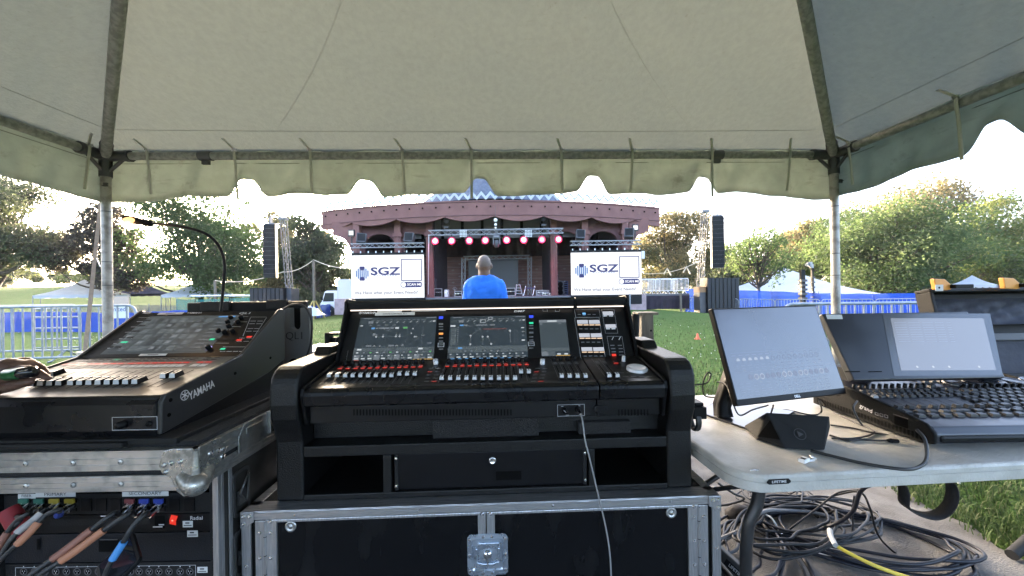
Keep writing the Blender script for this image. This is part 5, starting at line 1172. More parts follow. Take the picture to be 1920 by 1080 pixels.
# the maker's names and tape labels
u, v = SP.uv(692, 587); words('YAMAHA', SP.off(u, v, .0015), .013, WPRINT, con, bold=.015)
u, v = SP.uv(676, 587); mb = MB(); mb.ring(u, v, .0046, .0055, .0015, SP.M)
for a in range(3): mb.seg((u - .0045 * math.cos(a * PI / 3 + PI / 2), v - .0045 * math.sin(a * PI / 3 + PI / 2)), (u + .0045 * math.cos(a * PI / 3 + PI / 2), v + .0045 * math.sin(a * PI / 3 + PI / 2)), .0012, .0016, SP.M)
put('emblem', mb, WPRINT, con)
u, v = SP.uv(973, 584); words('DM7', SP.off(u, v, .0015), .011, WPRINT, con, bold=.02, xs=1.9, shear=.2)
for x0, x1, y0, y1, tx, dz in ((708, 754, 580, 586.5, '', 0), (704, 778, 586.5, 592, 'DANTE CONTROL ID 1', .001), (772, 836, 578.5, 584, '', 0)):
    mb = MB(); pr(mb, SP, x0, y0, x1, y1, .0025 + dz); tp = put('tape_label', mb, PAPER, con); u, v = SP.uv((x0 + x1) / 2, (y0 + y1) / 2)
    if tx: words(tx, SP.off(u, v, .0042), .009, INK, tp)
    else: mb = MB(); pr(mb, SP, x0 + 14, (y0 + y1) / 2 - .6, x1 - 14, (y0 + y1) / 2 + .6, .0032); put('print', mb, PRINT, tp)
for a, b in ((X0 + .02, XS - .008), (XS + .008, X1 - .02)):    # lamp strip under the hood
    mb = MB(); mb.bx(a, b, .338, .343, 1.1815, 1.1855); put('led_strip', mb, LEDW, con)
n_ = 28
# faders, slots, encoders, lit keys
bank = [[621.4, 636.7, 651.7, 665.5, 679.6, 694, 708.3, 722.7, 737, 751.6, 766, 780], [829.8, 845.4, 860.4, 875.5, 890.5, 905.8, 920.7, 935.7, 950.4, 965.4, 976.5, 990.8], [1051.7, 1066.3, 1081, 1095.7], [1139.5, 1154.7]]
fy = [706, 711, 707, 706]
capm = MB(); capm.mat(0).key((0, 0, 0), (.0155, .025, .011), t=.8); capm.mat(1).add([(-.0066, -.0131, .002), (.0066, -.0131, .002), (.006, -.0108, .0112), (-.006, -.0108, .0112)], [(0, 1, 2, 3)]); capm.mat(1).rect(-.0061, -.0098, -.0012, .004, .0113); capm.rect(.0012, -.0098, .0061, .004, .0113)
CAPME = capm.mesh('fader_cap', [BLACK, pbr('white fader face', (.55, .55, .57), .35)])
encm = MB(); encm.lathe([(.0075, 0), (.007, .012), (.0062, .0135), (.0005, .0137)], 14); ENCME = encm.mesh('knob', [BLACK])
mb = MB(); mk = MB()
us = []
for bi, xs_ in enumerate(bank):
    if mk.v: put('key_strip', mk, KM, con); mk = MB()
    for i, x in enumerate(xs_):
        y = fy[bi] - (3 if bi == 0 and i > 8 else 0) - (12 if bi == 1 and i > 9 else 0)
        u, v = FP.uv(x, y); 
        if i and bi < 2 and not (bi == 1 and i > 9): pass
        us.append((bi, i, u)); o = put('fader_cap', CAPME, None, con); o.matrix_local = FP.off(u, v - .006, .0035)
        mb.mat(0).rect(u - .0012, .035, u + .0012, .138, .0008, FP.M); mb.mat(1).rect(u - .0093, .012, u - .0088, .21, .0007, FP.M)
        mk.mat(2 if bi < 2 else 1).rect(u - .0072, .150, u + .0072, .157, .002, FP.M); mk.mat(1).rect(u - .006, .160, u + .006, .164, .002, FP.M)
        mk.mat((10 if (i * 7 + bi) % 3 != 1 else 1) if bi < 2 else 1).rect(u - .006, .167, u + .006, .172, .002, FP.M)
        for k in range(4): mb.mat(1).rect(u + .003, .06 + .02 * k, u + .006, .0606 + .02 * k, .0007, FP.M)
        if bi < 3: o = put('knob', ENCME, None, con); o.matrix_local = FP.off(u, .196, .001); mb.mat(1).rect(u - .0005 - .009, .0, u - .009, .045, .0012, SP.M)
put('fader_slot', mb, [VOID, PRINT], con); put('key_strip', mk, KM, con); mk = MB()
for x0 in (800, 1000):
    if mk.v: put('key_pad', mk, KM, con); mk = MB()
    u, v = FP.uv(x0 + 17, 683); o = put('knob', MB().lathe([(.009, 0), (.0085, .018), (.0005, .0185)], 16), SILVER, con); o.matrix_local = FP.off(u, v, .001)
    for k in range(5):
        for q in range(2): u, v = FP.uv(x0 + 8 + q * 14 - k * 2, 692 + k * 6); mk.mat(1 if (k, q) != (1, 0) and (k, q) != (4, 1) else 10).rect(u - .008, v - .0025, u + .008, v + .0025, .002, FP.M)
put('key_pad', mk, KM, con); mk = MB()
for k in range(8): u, v = FP.uv(1165 + (k % 4) * 15 + (k // 4) * 8, 700 + (k // 4) * 7); mk.mat(1).rect(u - .009, v - .002, u + .009, v + .002, .002, FP.M)
u, v = FP.uv(1155, 682); mk.mat(2).rect(u - .008, v - .003, u + .008, v + .003, .0025, FP.M)
if mk.v: put('key_strip', mk, KM, con)
u, v = FP.uv(1194, 694); o = put('jog_wheel', MB().lathe([(.034, 0), (.034, .009), (.031, .011), (.022, .011), (.02, .0095), (.0005, .0095)], 32), SILVER, con); o.matrix_local = FP.off(u, v, .0005)
u, v = FP.uv(1169, 678); o = put('knob', MB().lathe([(.007, 0), (.006, .02), (.0005, .0205)], 14), SILVER, con); o.matrix_local = FP.off(u, v, .001)
# armrest and vented front panel
for a, b in ((X0 + .012, XS - .002), (XS + .002, X1 - .012)):
    mb = MB(); mb.prism([(.03, .967), (.008, .9645), (-.006, .957), (-.010, .945), (-.007, .915), (.01, .908), (.03, .91)], a, b, QX); put('armrest', mb, pbr('smooth black armrest', (.005, .005, .006), .3, spec=.3, rvar=.06, vscale=12), con, .003)
for x0, x1 in ((664, 968), (1160, 1222)):
    k = int((x1 - x0) / 6); mb = MB()
    for i in range(k): u, v = FRP.uv(x0 + 6 * i, 773); mb.rect(u - .0022, v - .0095, u + .0022, v + .0095, .0012, FRP.M)
    put('vent', mb, VOID, con)
mb = MB(); u0, v0, u1, v1 = FRP.rc(1045, 758, 1096, 780); mb.mat(0).frame(u0, v0, u1, v1, .0012, .0012, FRP.M); u, v = FRP.uv(1058, 769); mb.mat(1).lathe([(.009, 0), (.008, .012), (.0004, .0125)], 16, FRP.off(u, v, .001)); mb.mat(0).seg((u - .004, v + .004), (u + .003, v - .003), .0015, .015, FRP.M); u, v = FRP.uv(1082, 767); mb.mat(1).lathe([(.008, 0), (.007, .01), (.0004, .0105)], 14, FRP.off(u, v, .001)); JACK = (u, v); mb.mat(0).rect(u0 + .012, v1 - .006, u0 + .019, v1 - .0045, .0014, FRP.M); mb.rect(u1 - .02, v1 - .006, u1 - .014, v1 - .0045, .0014, FRP.M); mb.rect(u0 + .026, v0 + .003, u0 + .036, v0 + .0042, .0014, FRP.M)
put('phones_panel', mb, [PRINT, BLACK], con)
mb = MB(); u, v = FRP.uv(1126, 766); mb.prism([(-.022, 0)] + [(-.012 - .01 * math.cos(a * PI / 6 + 0), 0) for a in ()] + [(-.022, -.004), (-.016, -.011), (.016, -.011), (.022, -.004), (.022, .004), (.016, .011), (-.016, .011), (-.022, .004)], .0, .006, FRP.off(u, v, 0)); 
for s in (-1, 1): mb.cyl(.0035, .006, .0075, 10, FRP.off(u + .012 * s, v, 0))
put('join_plate', mb, SATIN, con, .001)
# lead hanging from the phones jack
t = thing('headphone_lead', 'thin grey lead hanging from the jack on the console front', 'cable', (0, 0, 0)); t.location = at(1090, 778, 1.1)
mb = MB(); pts = [at(1083, 767, 1.165), at(1087, 774, 1.135), at(1092, 788, 1.11), at(1097, 825, 1.09), at(1106, 862, 1.085), at(1122, 930, 1.085), at(1135, 985, 1.085), at(1143, 1035, 1.085), at(1146, 1085, 1.085), at(1147, 1150, 1.085), at(1144, 1330, 1.06)]
mb.tube(spline(pts, 8), .0024, 8); put('cord', mb, pbr('grey lead', (.22, .22, .22), .5), t, world=True)
mb = MB(); mb.tube([at(1083, 767, 1.165), at(1086.5, 773, 1.14)], .0058, 12); put('plug', mb, BLACK, t, world=True); mb = MB(); mb.tube([at(1086.5, 773, 1.14), at(1089, 778, 1.128)], .0062, 12); put('ring', mb, CHROME, t, world=True)

# cradle: two thick coated cheeks and a box with two open bays and a drawer
cra = thing('console_cradle', 'black rough-coated cradle with rounded cheeks and a locking drawer, holding the wide console', 'case', (CX, CY, 0), CR)
ck = [(.335, 1.036), (.06, 1.030)] + [(.055 - .062 * math.sin(a * PI / 12), .965 + .065 * math.cos(a * PI / 12)) for a in range(0, 7)] + [(-.010, .92), (-.004, .875), (.012, .83), (.02, .80), (.02, .618), (.45, .618), (.45, 1.0)]
for a, b in ((-.640, -.558), (.572, .652)):
    mb = MB(); mb.prism(ck[::-1], a, b, QX); put('cheek', mb, CARPET, cra, .008, 3)
    mb = MB(); s0, s1 = (a + .0, b - .0) ; mb.prism([(.21, 1.03), (.24, 1.06), (.34, 1.06), (.34, 1.03)][::-1], s0 + (.02 if a < 0 else .005), s1 - (.005 if a < 0 else .02), QX); put('step_block', mb, CARPET, cra, .006)
mb = MB(); bx0, bx1 = -.558, .572
mb.bx(bx0, bx1, .02, .44, .618, .636); mb.bx(bx0, bx1, .022, .44, .750, .783); mb.bx(-.318, -.292, .021, .44, .630, .750); mb.bx(.322, .342, .021, .44, .630, .750); mb.bx(bx0, bx1, .40, .44, .63, .75); mb.bx(bx0, bx1, .085, .45, .783, .85)
put('box', mb, CARPET, cra, .003)
mb = MB(); mb.bx(-.17, .17, .06, .29, .783, .846); mb.bx(.30, .47, .06, .29, .783, .82); put('foam_block', mb, pbr('dark foam', (.012, .011, .011), .85, bump=.6, bscale=260), cra, .006)
mb = MB(); mb.mat(0).bx(-.285, .318, .036, .39, .635, .746); mb.mat(1).bx(-.285, -.272, .03, .037, .634, .747); mb.bx(.305, .318, .03, .037, .634, .747); dr = put('drawer', mb, [pbr('drawer black', (.004, .004, .005), .34, spec=.25), MATTE], cra, .002)
mb = MB(); u, v = .02, .718; mb.lathe([(.0115, 0), (.0115, .003), (.009, .0045), (.0075, .003), (.0005, .003)], 20, fr((u, .035, v), (1, 0, 0), (0, 0, 1))); mb.bx(u - .001, u + .001, .0295, .032, v - .004, v + .004); put('lock', mb, CHROME, dr)
mb = MB()
for x in (-.279, .312):
    for z in (.65, .735): mb.lathe([(.0048, 0), (.0042, .0022), (.0005, .003)], 12, fr((x, .03, z), (1, 0, 0), (0, 0, 1)))
put('screw', mb, CHROME, dr)
mb = MB(); mb.bx(.03, .11, .0352, .036, .655, .682); put('recess', mb, VOID, dr)

# flight case with two doors below
fc = thing('flight_case', 'black flight case with aluminium edges, hinges and a butterfly latch, under the wide mixing console', 'flight case', (CX, CY, 0), CR)
w = .715; yf = -.02; zt_ = .617
mb = MB(); mb.bx(-w + .004, w - .004, yf + .05, .72, .13, zt_ - .03); mb.bx(-w + .004, w - .004, yf + .003, yf + .06, .13, .17); put('body', mb, MATTE, fc)
mb = MB(); mb.bx(-w, w, yf, .72, zt_ - .03, zt_ - .001); put('top_panel', mb, MATTE, fc)
mb = MB(); mb.bx(-w, w, yf - .004, yf + .05, zt_ - .026, zt_); mb.bx(-w, -w + .03, yf + .03, .72, zt_ - .028, zt_); mb.bx(w - .03, w, yf + .03, .72, zt_ - .028, zt_); mb.bx(-w, w, .69, .724, zt_ - .026, zt_ + .0005); mb.bx(-w + .05, w - .05, yf - .006, yf - .004, zt_ - .006, zt_ - .002); put('top_edging', mb, ALU, fc, .002)
DOORM = pbr('smooth black laminate', (.004, .0042, .005), .36, spec=.22, var=(.011, .011, .0115), vscale=7, vlo=.56, vhi=.8, detail=8, stretch=(1.5, 1, .6), rvar=.1)
for s in (-1, 1):
    mb = MB(); a, b = sorted((s * .0255, s * (w - .1))); mb.bx(a, b, yf + .004, yf + .02, .135, zt_ - .027); dr = put('door', mb, DOORM, fc)
    mb = MB(); a, b = sorted((s * .001, s * .0255)); mb.bx(a, b, yf - .003, yf + .018, .135, zt_ - .0275); a, b = sorted((s * (w - .1), s * (w - .068))); mb.bx(a, b, yf - .003, yf + .018, .135, zt_ - .0275); mb.bx(*sorted((s * .0255, s * (w - .1))), yf - .003, yf + .004, zt_ - .036, zt_ - .0275); put('door_edging', mb, ALUV, dr, .0015)
    mb = MB(); a, b = sorted((s * (w - .067), s * (w - .038))); mb.bx(a, b, yf - .002, yf + .018, .135, zt_ - .03)
    mb.tube([(s * (w - .0675), yf - .003, .14), (s * (w - .0675), yf - .003, zt_ - .034)], .0042, 8); put('hinge', mb, ALUV, fc, .001)
    mb = MB(); 
    for k in range(9): mb.cyl(.0046, .58 - .055 * k, .582 - .055 * k, 8, Matrix.Translation((s * (w - .0675), yf - .003, -.04)))
    put('hinge_gap', mb, VOID, fc)
    mb = MB(); a, b = sorted((s * (w - .027), s * w)); mb.bx(a, b, yf - .005, yf + .03, .13, zt_ - .027); mb.bx(*sorted((s * (w - .004), s * (w + .0015))), yf + .03, .72, .13, zt_ - .028) if False else None
    put('corner_upright', mb, ALUV, fc, .002)
    mb = MB(); mb.bx(*sorted((s * (w - .0385), s * (w - .027))), yf + .0, yf + .03, .13, zt_ - .028); put('gap_strip', mb, VOID, fc)
    mb = MB(); Q = fr((0, yf - .0052, 0), (1, 0, 0), (0, 0, 1))
    mb.prism([(s * (w - .038), zt_ - .03), (s * (w - .025), zt_ - .036), (s * (w - .018), zt_ - .046), (s * (w), zt_ - .046), (s * w, zt_ + .0005), (s * (w - .038), zt_ + .0005)][::s], 0, .003, Q); cp = put('corner_plate', mb, ALUV, fc, .001)
    mb = MB()
    for x, z in ((w - .026, zt_ - .012), (w - .009, zt_ - .012), (w - .009, zt_ - .034)): mb.lathe([(.0062, 0), (.0062, .001), (.005, .0028), (.0022, .0034), (.002, .0022), (.0003, .0022)], 14, fr((s * x, yf - .008, z), (1, 0, 0), (0, 0, 1)))
    put('rivet', mb, CHROME, cp)
    mb = MB()
    for x, zs in ((w - .0825, (.032, .064, .138, .21)), (w - .052, (.064, .138, .21, .28)), (w - .0135, (.16, .30)), (.0125, (.032, .26))):
        for z in zs: mb.lathe([(.0056, 0), (.0056, .001), (.0042, .0026), (.0018, .003), (.0016, .002), (.0003, .002)], 12, fr((s * x, yf - .003 if x != w - .0135 else yf - .005, zt_ - z), (1, 0, 0), (0, 0, 1)))
    for x in (.2, .56): mb.lathe([(.004, 0), (.003, .002), (.0003, .0024)], 12, fr((s * x, yf - .004, zt_ - .014), (1, 0, 0), (0, 0, 1)))
    put('rivet', mb, CHROME, fc)
    mb = MB(); mb.lathe([(.0165, 0), (.0165, .002), (.0145, .0035), (.0105, .0035), (.0095, .0022), (.005, .0022), (.0045, .004), (.0003, .004)], 28, fr((s * (w - .138 - (.0 if s < 0 else .012)), yf + .004, zt_ - .052), (1, 0, 0), (0, 0, 1))); put('bumper', mb, STEEL, dr)
    mb = MB(); mb.bx(*sorted((s * (w - .004), s * w)), .0, .72, .13, zt_ - .028); put('side_panel', mb, MATTE, fc)
# butterfly latch in a dished plate
LQ = fr((.003, yf - .0035, zt_ - .152), (1, 0, 0), (0, 0, 1)); LATCH = pbr('zinc plate', (.46, .52, .60), .28, metal=.85, rvar=.1, vscale=30)
def rrect(w_, h_, r_, n=5): return [(sx * (w_ - r_) + r_ * math.cos(a0 + PI / 2 * k / n), sy * (h_ - r_) + r_ * math.sin(a0 + PI / 2 * k / n)) for sx, sy, a0 in ((1, 1, 0), (-1, 1, PI / 2), (-1, -1, PI), (1, -1, 3 * PI / 2)) for k in range(n + 1)]
mb = MB(); o1, i1, i2 = rrect(.0605, .061, .014), rrect(.047, .047, .009), rrect(.043, .043, .007); n = len(o1)
vs = [(x, y, .0025) for x, y in o1] + [(x, y, .0035) for x, y in i1] + [(x, y, .0005) for x, y in i2] + [(x, y, 0) for x, y in o1]
mb.add(vs, [(i, (i + 1) % n, n + (i + 1) % n, n + i) for i in range(n)] + [(n + i, n + (i + 1) % n, 2 * n + (i + 1) % n, 2 * n + i) for i in range(n)] + [(3 * n + i, 3 * n + (i + 1) % n, (i + 1) % n, i) for i in range(n)] + [tuple(range(2 * n, 3 * n))], LQ)
lt = put('latch', mb, LATCH, fc)
mb = MB()
for s in (-1, 1):
    for k in (-.046, .0, .046): mb.lathe([(.0052, 0), (.0042, .0022), (.0018, .0028), (.0003, .0028)], 12, LQ @ Matrix.Translation((s * .0535, k, .0028)))
    for y in (-.054, .054): mb.lathe([(.0052, 0), (.0042, .0022), (.0003, .0028)], 12, LQ @ Matrix.Translation((s * .013, y, .0028)))
put('rivet', mb, CHROME, lt)
mb = MB(); mb.prism([(-.03, .036), (-.03, .02), (-.012, .02), (-.012, .03), (.012, .03), (.012, .02), (.034, .02), (.034, .036)][::-1], .001, .006, LQ); mb.prism([(-.034, -.02), (-.034, -.034), (.034, -.034), (.034, -.02), (.014, -.025), (-.014, -.025)][::-1], .001, .006, LQ); mb.bx(-.036, -.03, -.02, .02, .001, .006, LQ); mb.bx(.03, .036, -.02, .02, .001, .006, LQ); put('latch_hook', mb, LATCH, lt, .001)
mb = MB(); mb.lathe([(.014, .0), (.013, .005), (.009, .009), (.0004, .0095)], 18, LQ); mb.bx(-.0022, .0022, -.03, .013, .006, .012, LQ); mb.bx(-.0006, .0006, -.05, -.03, .006, .009, LQ); put('latch_key', mb, CHROME, lt)
for x in (-.6, .6):
    for y in (.08, .62):
        mb = MB(); mb.mat(0).cyl(.05, -.02, .02, 18, fr((x, y, .05), (0, 1, 0), (0, 0, 1))); mb.mat(1).bx(x - .03, x + .03, y - .04, y + .04, .1, .13); put('caster', mb, [RUBBER, STEEL], fc)
K = 1.2; at_ = at
def at(px, py, Y): return at_(px, py, Y * K)
def grown(t):
    t.scale = (K, K, K); return t
# ------------------------------------------------------------------ smaller mixing console and its rack case
QC = thing('mixing_console', 'smaller black digital mixing console with sloping screen, on the rack case beside the gooseneck lamp', 'mixing console', (-1.017 * K, .83 * K, -.25), R(.5)); grown(QC)
hw = .234
qp = [(0, 1.028), (.245, 1.074), (.43, 1.196), (.445, 1.192), (.445, .935), (.02, .925), (0, .93), (-.006, .96), (-.006, 1.015)]
PANELW = pbr('console panel', (.010, .010, .010), .34, spec=.25, rvar=.06, vscale=20)
mb = MB(); mb.prism(qp, -hw + .006, hw - .006, QX); put('chassis', mb, PANELW, QC, .004)
mb = MB(); mb.prism([(-.009, 1.012), (0, 1.026), (.02, 1.0325), (.02, .926), (0, .926), (-.009, .955)], -hw + .0055, hw - .0055, QX) ; put('armrest', mb, MATS['smooth black armrest'], QC, .004)
SIDEM = pbr('dark silver side', (.028, .028, .030), .38, metal=.3)
qs = [(-.008, .945), (-.006, 1.016), (.004, 1.031), (.245, 1.080), (.432, 1.203), (.452, 1.198), (.452, 1.03), (.36, 1.0), (.0, .945)]
qb = [(-.004, .944), (.0, .944), (.36, .999), (.45, 1.029), (.45, .93), (-.004, .925)]
for s in (-1, 1):
    a, b = sorted((s * (hw - .006), s * (hw + .004))); mb = MB(); mb.prism(qs, a, b, QX); put('side_panel', mb, SIDEM, QC, .003)
    mb = MB(); mb.prism(qb, *sorted((s * (hw - .012), s * (hw - .002))), QX); put('side_base', mb, BLACK, QC, .002)
SIDE = Pan(QC, (hw + .0045, 0, .9), (0, 1, 0), (0, 0, 1)); QF = Pan(QC, (0, 0, 1.0285), (1, 0, 0), (0, .245, .046)); QS = Pan(QC, (0, .245, 1.0745), (1, 0, 0), (0, .185, .122)); QFR = Pan(QC, (0, -.0095, .93), (1, 0, 0), (0, 0, 1))
u, v = SIDE.uv(376, 732); words('YAMAHA', SIDE.off(u + .004, v, .0008) @ Matrix.Rotation(R(10), 4, 'Z'), .027, SILVER, QC, bold=.02, xs=.70)
u, v = SIDE.uv(346, 741); mb = MB(); mb.ring(u, v, .0105, .012, .0008, SIDE.M)
for a in range(3): mb.seg((u + .0095 * math.cos(a * PI / 3 + .5), v + .0095 * math.sin(a * PI / 3 + .5)), (u - .0095 * math.cos(a * PI / 3 + .5), v - .0095 * math.sin(a * PI / 3 + .5)), .0022, .001, SIDE.M)
put('emblem', mb, SILVER, QC)
mb = MB()
for px, py in ((320, 750), (317, 778), (441, 700), (507, 671)): u, v = SIDE.uv(px, py); mb.lathe([(.0045, 0), (.004, .0012), (.0022, .0012), (.002, .0004), (.0003, .0004)], 10, SIDE.off(u, v, .0))
put('screw', mb, VOID, QC)
mb = MB(); mb.rect(-hw + .006, .002, hw - .006, .219, .0006, QS.M); put('screen_surround', mb, BLACK, QC); mb = MB(); mb.rect(-hw + .006, .003, hw - .006, .246, .0005, QF.M); put('fader_panel', mb, pbr('fader panel', (.10, .09, .08), .42, spec=.6, rvar=.05, vscale=20), QC)  # dark fader panel given a warm lighter base that stands for glare
mb = MB(); u0, v0, u1, v1 = QS.rc(240, 595, 415, 660)
def rq(a, b, c, d, m, w=.0022): mb.mat(m).rect(u0 + (u1 - u0) * a, v0 + (v1 - v0) * (1 - d), u0 + (u1 - u0) * c, v0 + (v1 - v0) * (1 - b), w, QS.M)
q = random.Random(2); mb.mat(1).rect(u0 - .006, v0 - .006, u1 + .006, v1 + .006, .0008, QS.M); rq(0, 0, 1, 1, 1, .0015)
for i in range(8):
    for j in range(6):
        rq(.01 + i * .095, .05 + j * .158, .095 + i * .095, .19 + j * .158, (7, 0, 7, 1)[q.randrange(4)], .0019)
        for k in range(3): rq(.015 + i * .095, .07 + j * .158 + k * .04, .02 + i * .095 + .06 * q.random(), .085 + j * .158 + k * .04, 2, .0023)
        if q.random() < .3: rq(.03 + i * .095, .08 + j * .158, .075 + i * .095, .15 + j * .158, 2, .0026)
for j in range(9): rq(.80, .06 + j * .1, .97, .135 + j * .1, 1, .002); rq(.82, .09 + j * .1, .92, .105 + j * .1, 2, .0024)
rq(.78, .0, .97, .04, 4, .0026)
put('touchscreen', mb, UIM, QC)
mb = MB(); KQ = [MATTE, PRINT, GRN, RED, SILVER, PAPER]
for j, y in enumerate((602, 612, 622, 634, 643, 652)):        # key columns beside the screen
    for k in range(2): x = 263 - 11 * j + k * 17 - (2 if k else 0); pr(mb, QS, x - 6, y - 1.4, x + 6, y + 1.2, .003, 2 if (j, k) == (4, 1) else 0); pr(mb, QS, x - 6, y + 1.2, x + 5, y + 2.0, .0015, 1)
put('key_column', mb, KQ, QC); mb = MB()
for y, xs_ in ((601, (475, 488)), (606, (473, 486)), (615, (470, 482)), (620, (467, 480)), (633, (454, 468)), (639, (449, 462))):
    for i, x in enumerate(xs_): pr(mb, QS, x - 5, y - 1.6, x + 5, y + 1.3, .003, 3 if (y, i) in ((633, 1), (639, 0)) else 0); pr(mb, QS, x - 5, y + 1.3, x + 5, y + 2, .0015, 1)
put('key_block', mb, KQ, QC); mb = MB()
for i in range(4): pr(mb, QS, 394 + i * 12, 636, 403 + i * 12, 639, .003, 2 if i == 0 else 0); pr(mb, QS, 414 + i * 12, 654, 423 + i * 12, 657, .003, 2 if i == 0 else 0); pr(mb, QS, 413 + i * 12, 659, 423 + i * 12, 660, .0015, 1)
put('key_row', mb, KQ, QC); mb = MB()
for a in ((430, 594, 466, 594), (425, 604, 464, 604), (415, 613, 452, 613), (470, 595, 500, 595), (404, 644, 430, 644), (418, 651, 462, 651), (260, 596, 286, 596), (470, 596, 452, 640), (500, 596, 470, 642)): pl(mb, QS, *a, .0012, .0013, 1)
put('panel_print', mb, KQ, QC)
for x, y in ((434, 595), (453, 595), (428, 603), (447, 603), (430, 611), (411, 620), (437, 620), (422, 622), (392, 651)):
    u, v = QS.uv(x, y + 3); o = put('knob', MB().lathe([(.0072, 0), (.0066, .010), (.0058, .0115), (.0004, .0117)], 14), BLACK, QC); o.matrix_local = QS.off(u, v, .001)
u, v = QS.uv(391, 653); mb = MB(); mb.ring(u, v, .0074, .0095, .0014, QS.M); put('lit_ring', mb, glow('ring lilac', (.45, .4, 1), 1.2), QC)
for x0, y0, x1, y1, tx in ((263, 664.5, 313, 668.5, 'FOH'), (298, 587, 344, 591, ''), (270, 585.5, 284, 589, '')):
    mb = MB(); pr(mb, QS, x0, y0, x1, y1, .003); tp = put('tape_label', mb, PAPER if tx else PRINT, QC)
    mb = MB(); pr(mb, QS, x0 + (x1 - x0) * .3, (y0 + y1) / 2 - .5, x1 - (x1 - x0) * .3, (y0 + y1) / 2 + .5, .0036); put('print', mb, INK, tp)
u, v = QS.uv(365, 587.5); words('YAMAHA', QS.off(u, v, .0015), .012, PRINT, QC, bold=.01)
u, v = QS.uv(460, 588); words('QL1', QS.off(u, v, .0015), .013, SILVER, QC, bold=.02, xs=1.7)
# fader surface
qcap = MB(); qcap.mat(0).key((0, 0, 0), (.016, .027, .012), t=.82); qcap.mat(1).add([(-.007, -.0142, .002), (.007, -.0142, .002), (.0062, -.0116, .0122), (-.0062, -.0116, .0122)], [(0, 1, 2, 3)]); qcap.mat(1).frame(-.0064, -.0105, .0064, .0105, .0014, .0123)
QCAPME = qcap.mesh('fader_cap', [BLACK, MATS['white fader face']])
mb = MB(); mk = MB(); KS = [MATTE, PRINT, RED, PAPER, GRN]
chu = [-.208 + .0215 * i for i in range(8)] + [-.030 + .0215 * i for i in range(8)] + [.158, .181]
for i, u in enumerate(chu):
    o = put('fader_cap', QCAPME, None, QC); v = .068 if i > 3 else .115; v = {0: .060, 1: .075, 2: .11, 3: .125}.get(i, v); v = .1 if i > 15 else v; o.matrix_local = QF.off(u, v, .0035)
    mb.mat(0).rect(u - .0012, .045, u + .0012, .150, .0008, QF.M)
    mk.mat(2).rect(u - .0085, .196, u + .0085, .203, .0025, QF.M); mk.mat(3).rect(u - .0095, .172, u + .0095, .190, .0012, QF.M)
    mk.mat(0).rect(u - .0075, .216, u + .0075, .221, .003, QF.M); mk.mat(4 if i == 5 else 0).rect(u - .0075, .228, u + .0075, .233, .003, QF.M); mk.mat(1).rect(u - .0075, .2145, u + .0075, .2158, .0015, QF.M); mk.rect(u - .0075, .2265, u + .0075, .2278, .0015, QF.M)
for a, b in ((-.222, -.045), (-.042, .135), (.145, .195)): mk.mat(1).rect(a, .1695, b, .1705, .0014, QF.M)
mk.mat(1).rect(-.045, .0, -.0446, .24, .0008, QF.M); mk.rect(.138, .0, .1384, .24, .0008, QF.M)
put('fader_slot', mb, [VOID], QC); put('key_strip', mk, KS, QC)
mb = MB(); u0, v0, u1, v1 = QFR.rc(211, 781, 296, 806); mb.mat(0).frame(u0, v0, u1, v1, .0012, .0012, QFR.M); u, v = QFR.uv(232, 795); mb.mat(1).lathe([(.009, 0), (.008, .014), (.0004, .0145)], 14, QFR.off(u, v, .0)); u, v = QFR.uv(280, 795); mb.lathe([(.007, 0), (.006, .004), (.003, .004), (.003, .001), (.0003, .001)], 14, QFR.off(u, v, .0)); put('phones_panel', mb, [PRINT, BLACK], QC)
# lamp on a gooseneck
t = thing('gooseneck_lamp', 'thin black gooseneck lamp with a glowing warm head, rising from the smaller console', 'lamp', at(414, 583, 1.27))
neck = [at(414, 584, 1.27), at(417, 555, 1.27), at(420, 520, 1.265), at(421, 497, 1.26), at(416, 473, 1.255), at(404, 453, 1.25), at(385, 438, 1.24), at(355, 428, 1.23), at(320, 422, 1.22), at(283, 419, 1.21)]
mb = MB(); mb.tube(spline(neck, 6), .0054, 10); put('neck', mb, MATTE, t, world=True)
a, b = at(284, 419.5, 1.21), at(233, 410, 1.19); d = (b - a).normalized(); mb = MB(); mb.tube([a - d * .004, a, a.lerp(b, .5), a.lerp(b, .52), b], [.007, .0125, .0125, .015, .015], 12); put('head', mb, BLACK, t, world=True)
mb = MB(); c = a.lerp(b, .74); mb.ball(c + Vector((0, -.009, -.003)), (.022, .014, .012)); put('bulb', mb, glow('warm bulb', (1, .45, .16), 3), t, world=True)
l = bpy.data.lights.new('lamp_light', 'POINT'); l.energy = .10; l.color = (1, .6, .3); l.shadow_soft_size = .02; lo = bpy.data.objects.new('lamp_light', l); COL.objects.link(lo); lo.parent = t; lo.location = (c + Vector((0, -.03, -.03))) - t.location
# moulded case end with QL1 and a slot, and the flat black lid box behind the console
t = thing('case_end_board', 'thick dark grey moulded case end reading QL1 with a U-shaped slot, behind the smaller console', 'case part', at(550, 690, 1.36)); t.location.z = .902
P = Pan(t, (0, 0, 0), (1, 0, 0), (0, 0, 1)); c = [P.uv(*p) for p in ((527, 579), (579, 577), (577, 690), (529, 694))]
zt0 = max(c[0][1], c[1][1]); x0, x1 = c[0][0], c[1][0]; sl = P.uv(554, 610); sw = .0205
mb = MB(); sh = [(x0, -.0), (x1, -.0), (x1, zt0), (sl[0] + sw, zt0)] + [(sl[0] + sw * math.cos(-a * PI / 8), sl[1] + sw * math.sin(-a * PI / 8)) for a in range(9)] + [(sl[0] - sw, zt0), (x0, zt0)]
mb.prism([(x, z) for x, z in sh], -.03, 0, P.M); cb = put('board', mb, pbr('grey moulded foam', (.10, .10, .10), .8, bump=.7, bscale=300), t, .004)
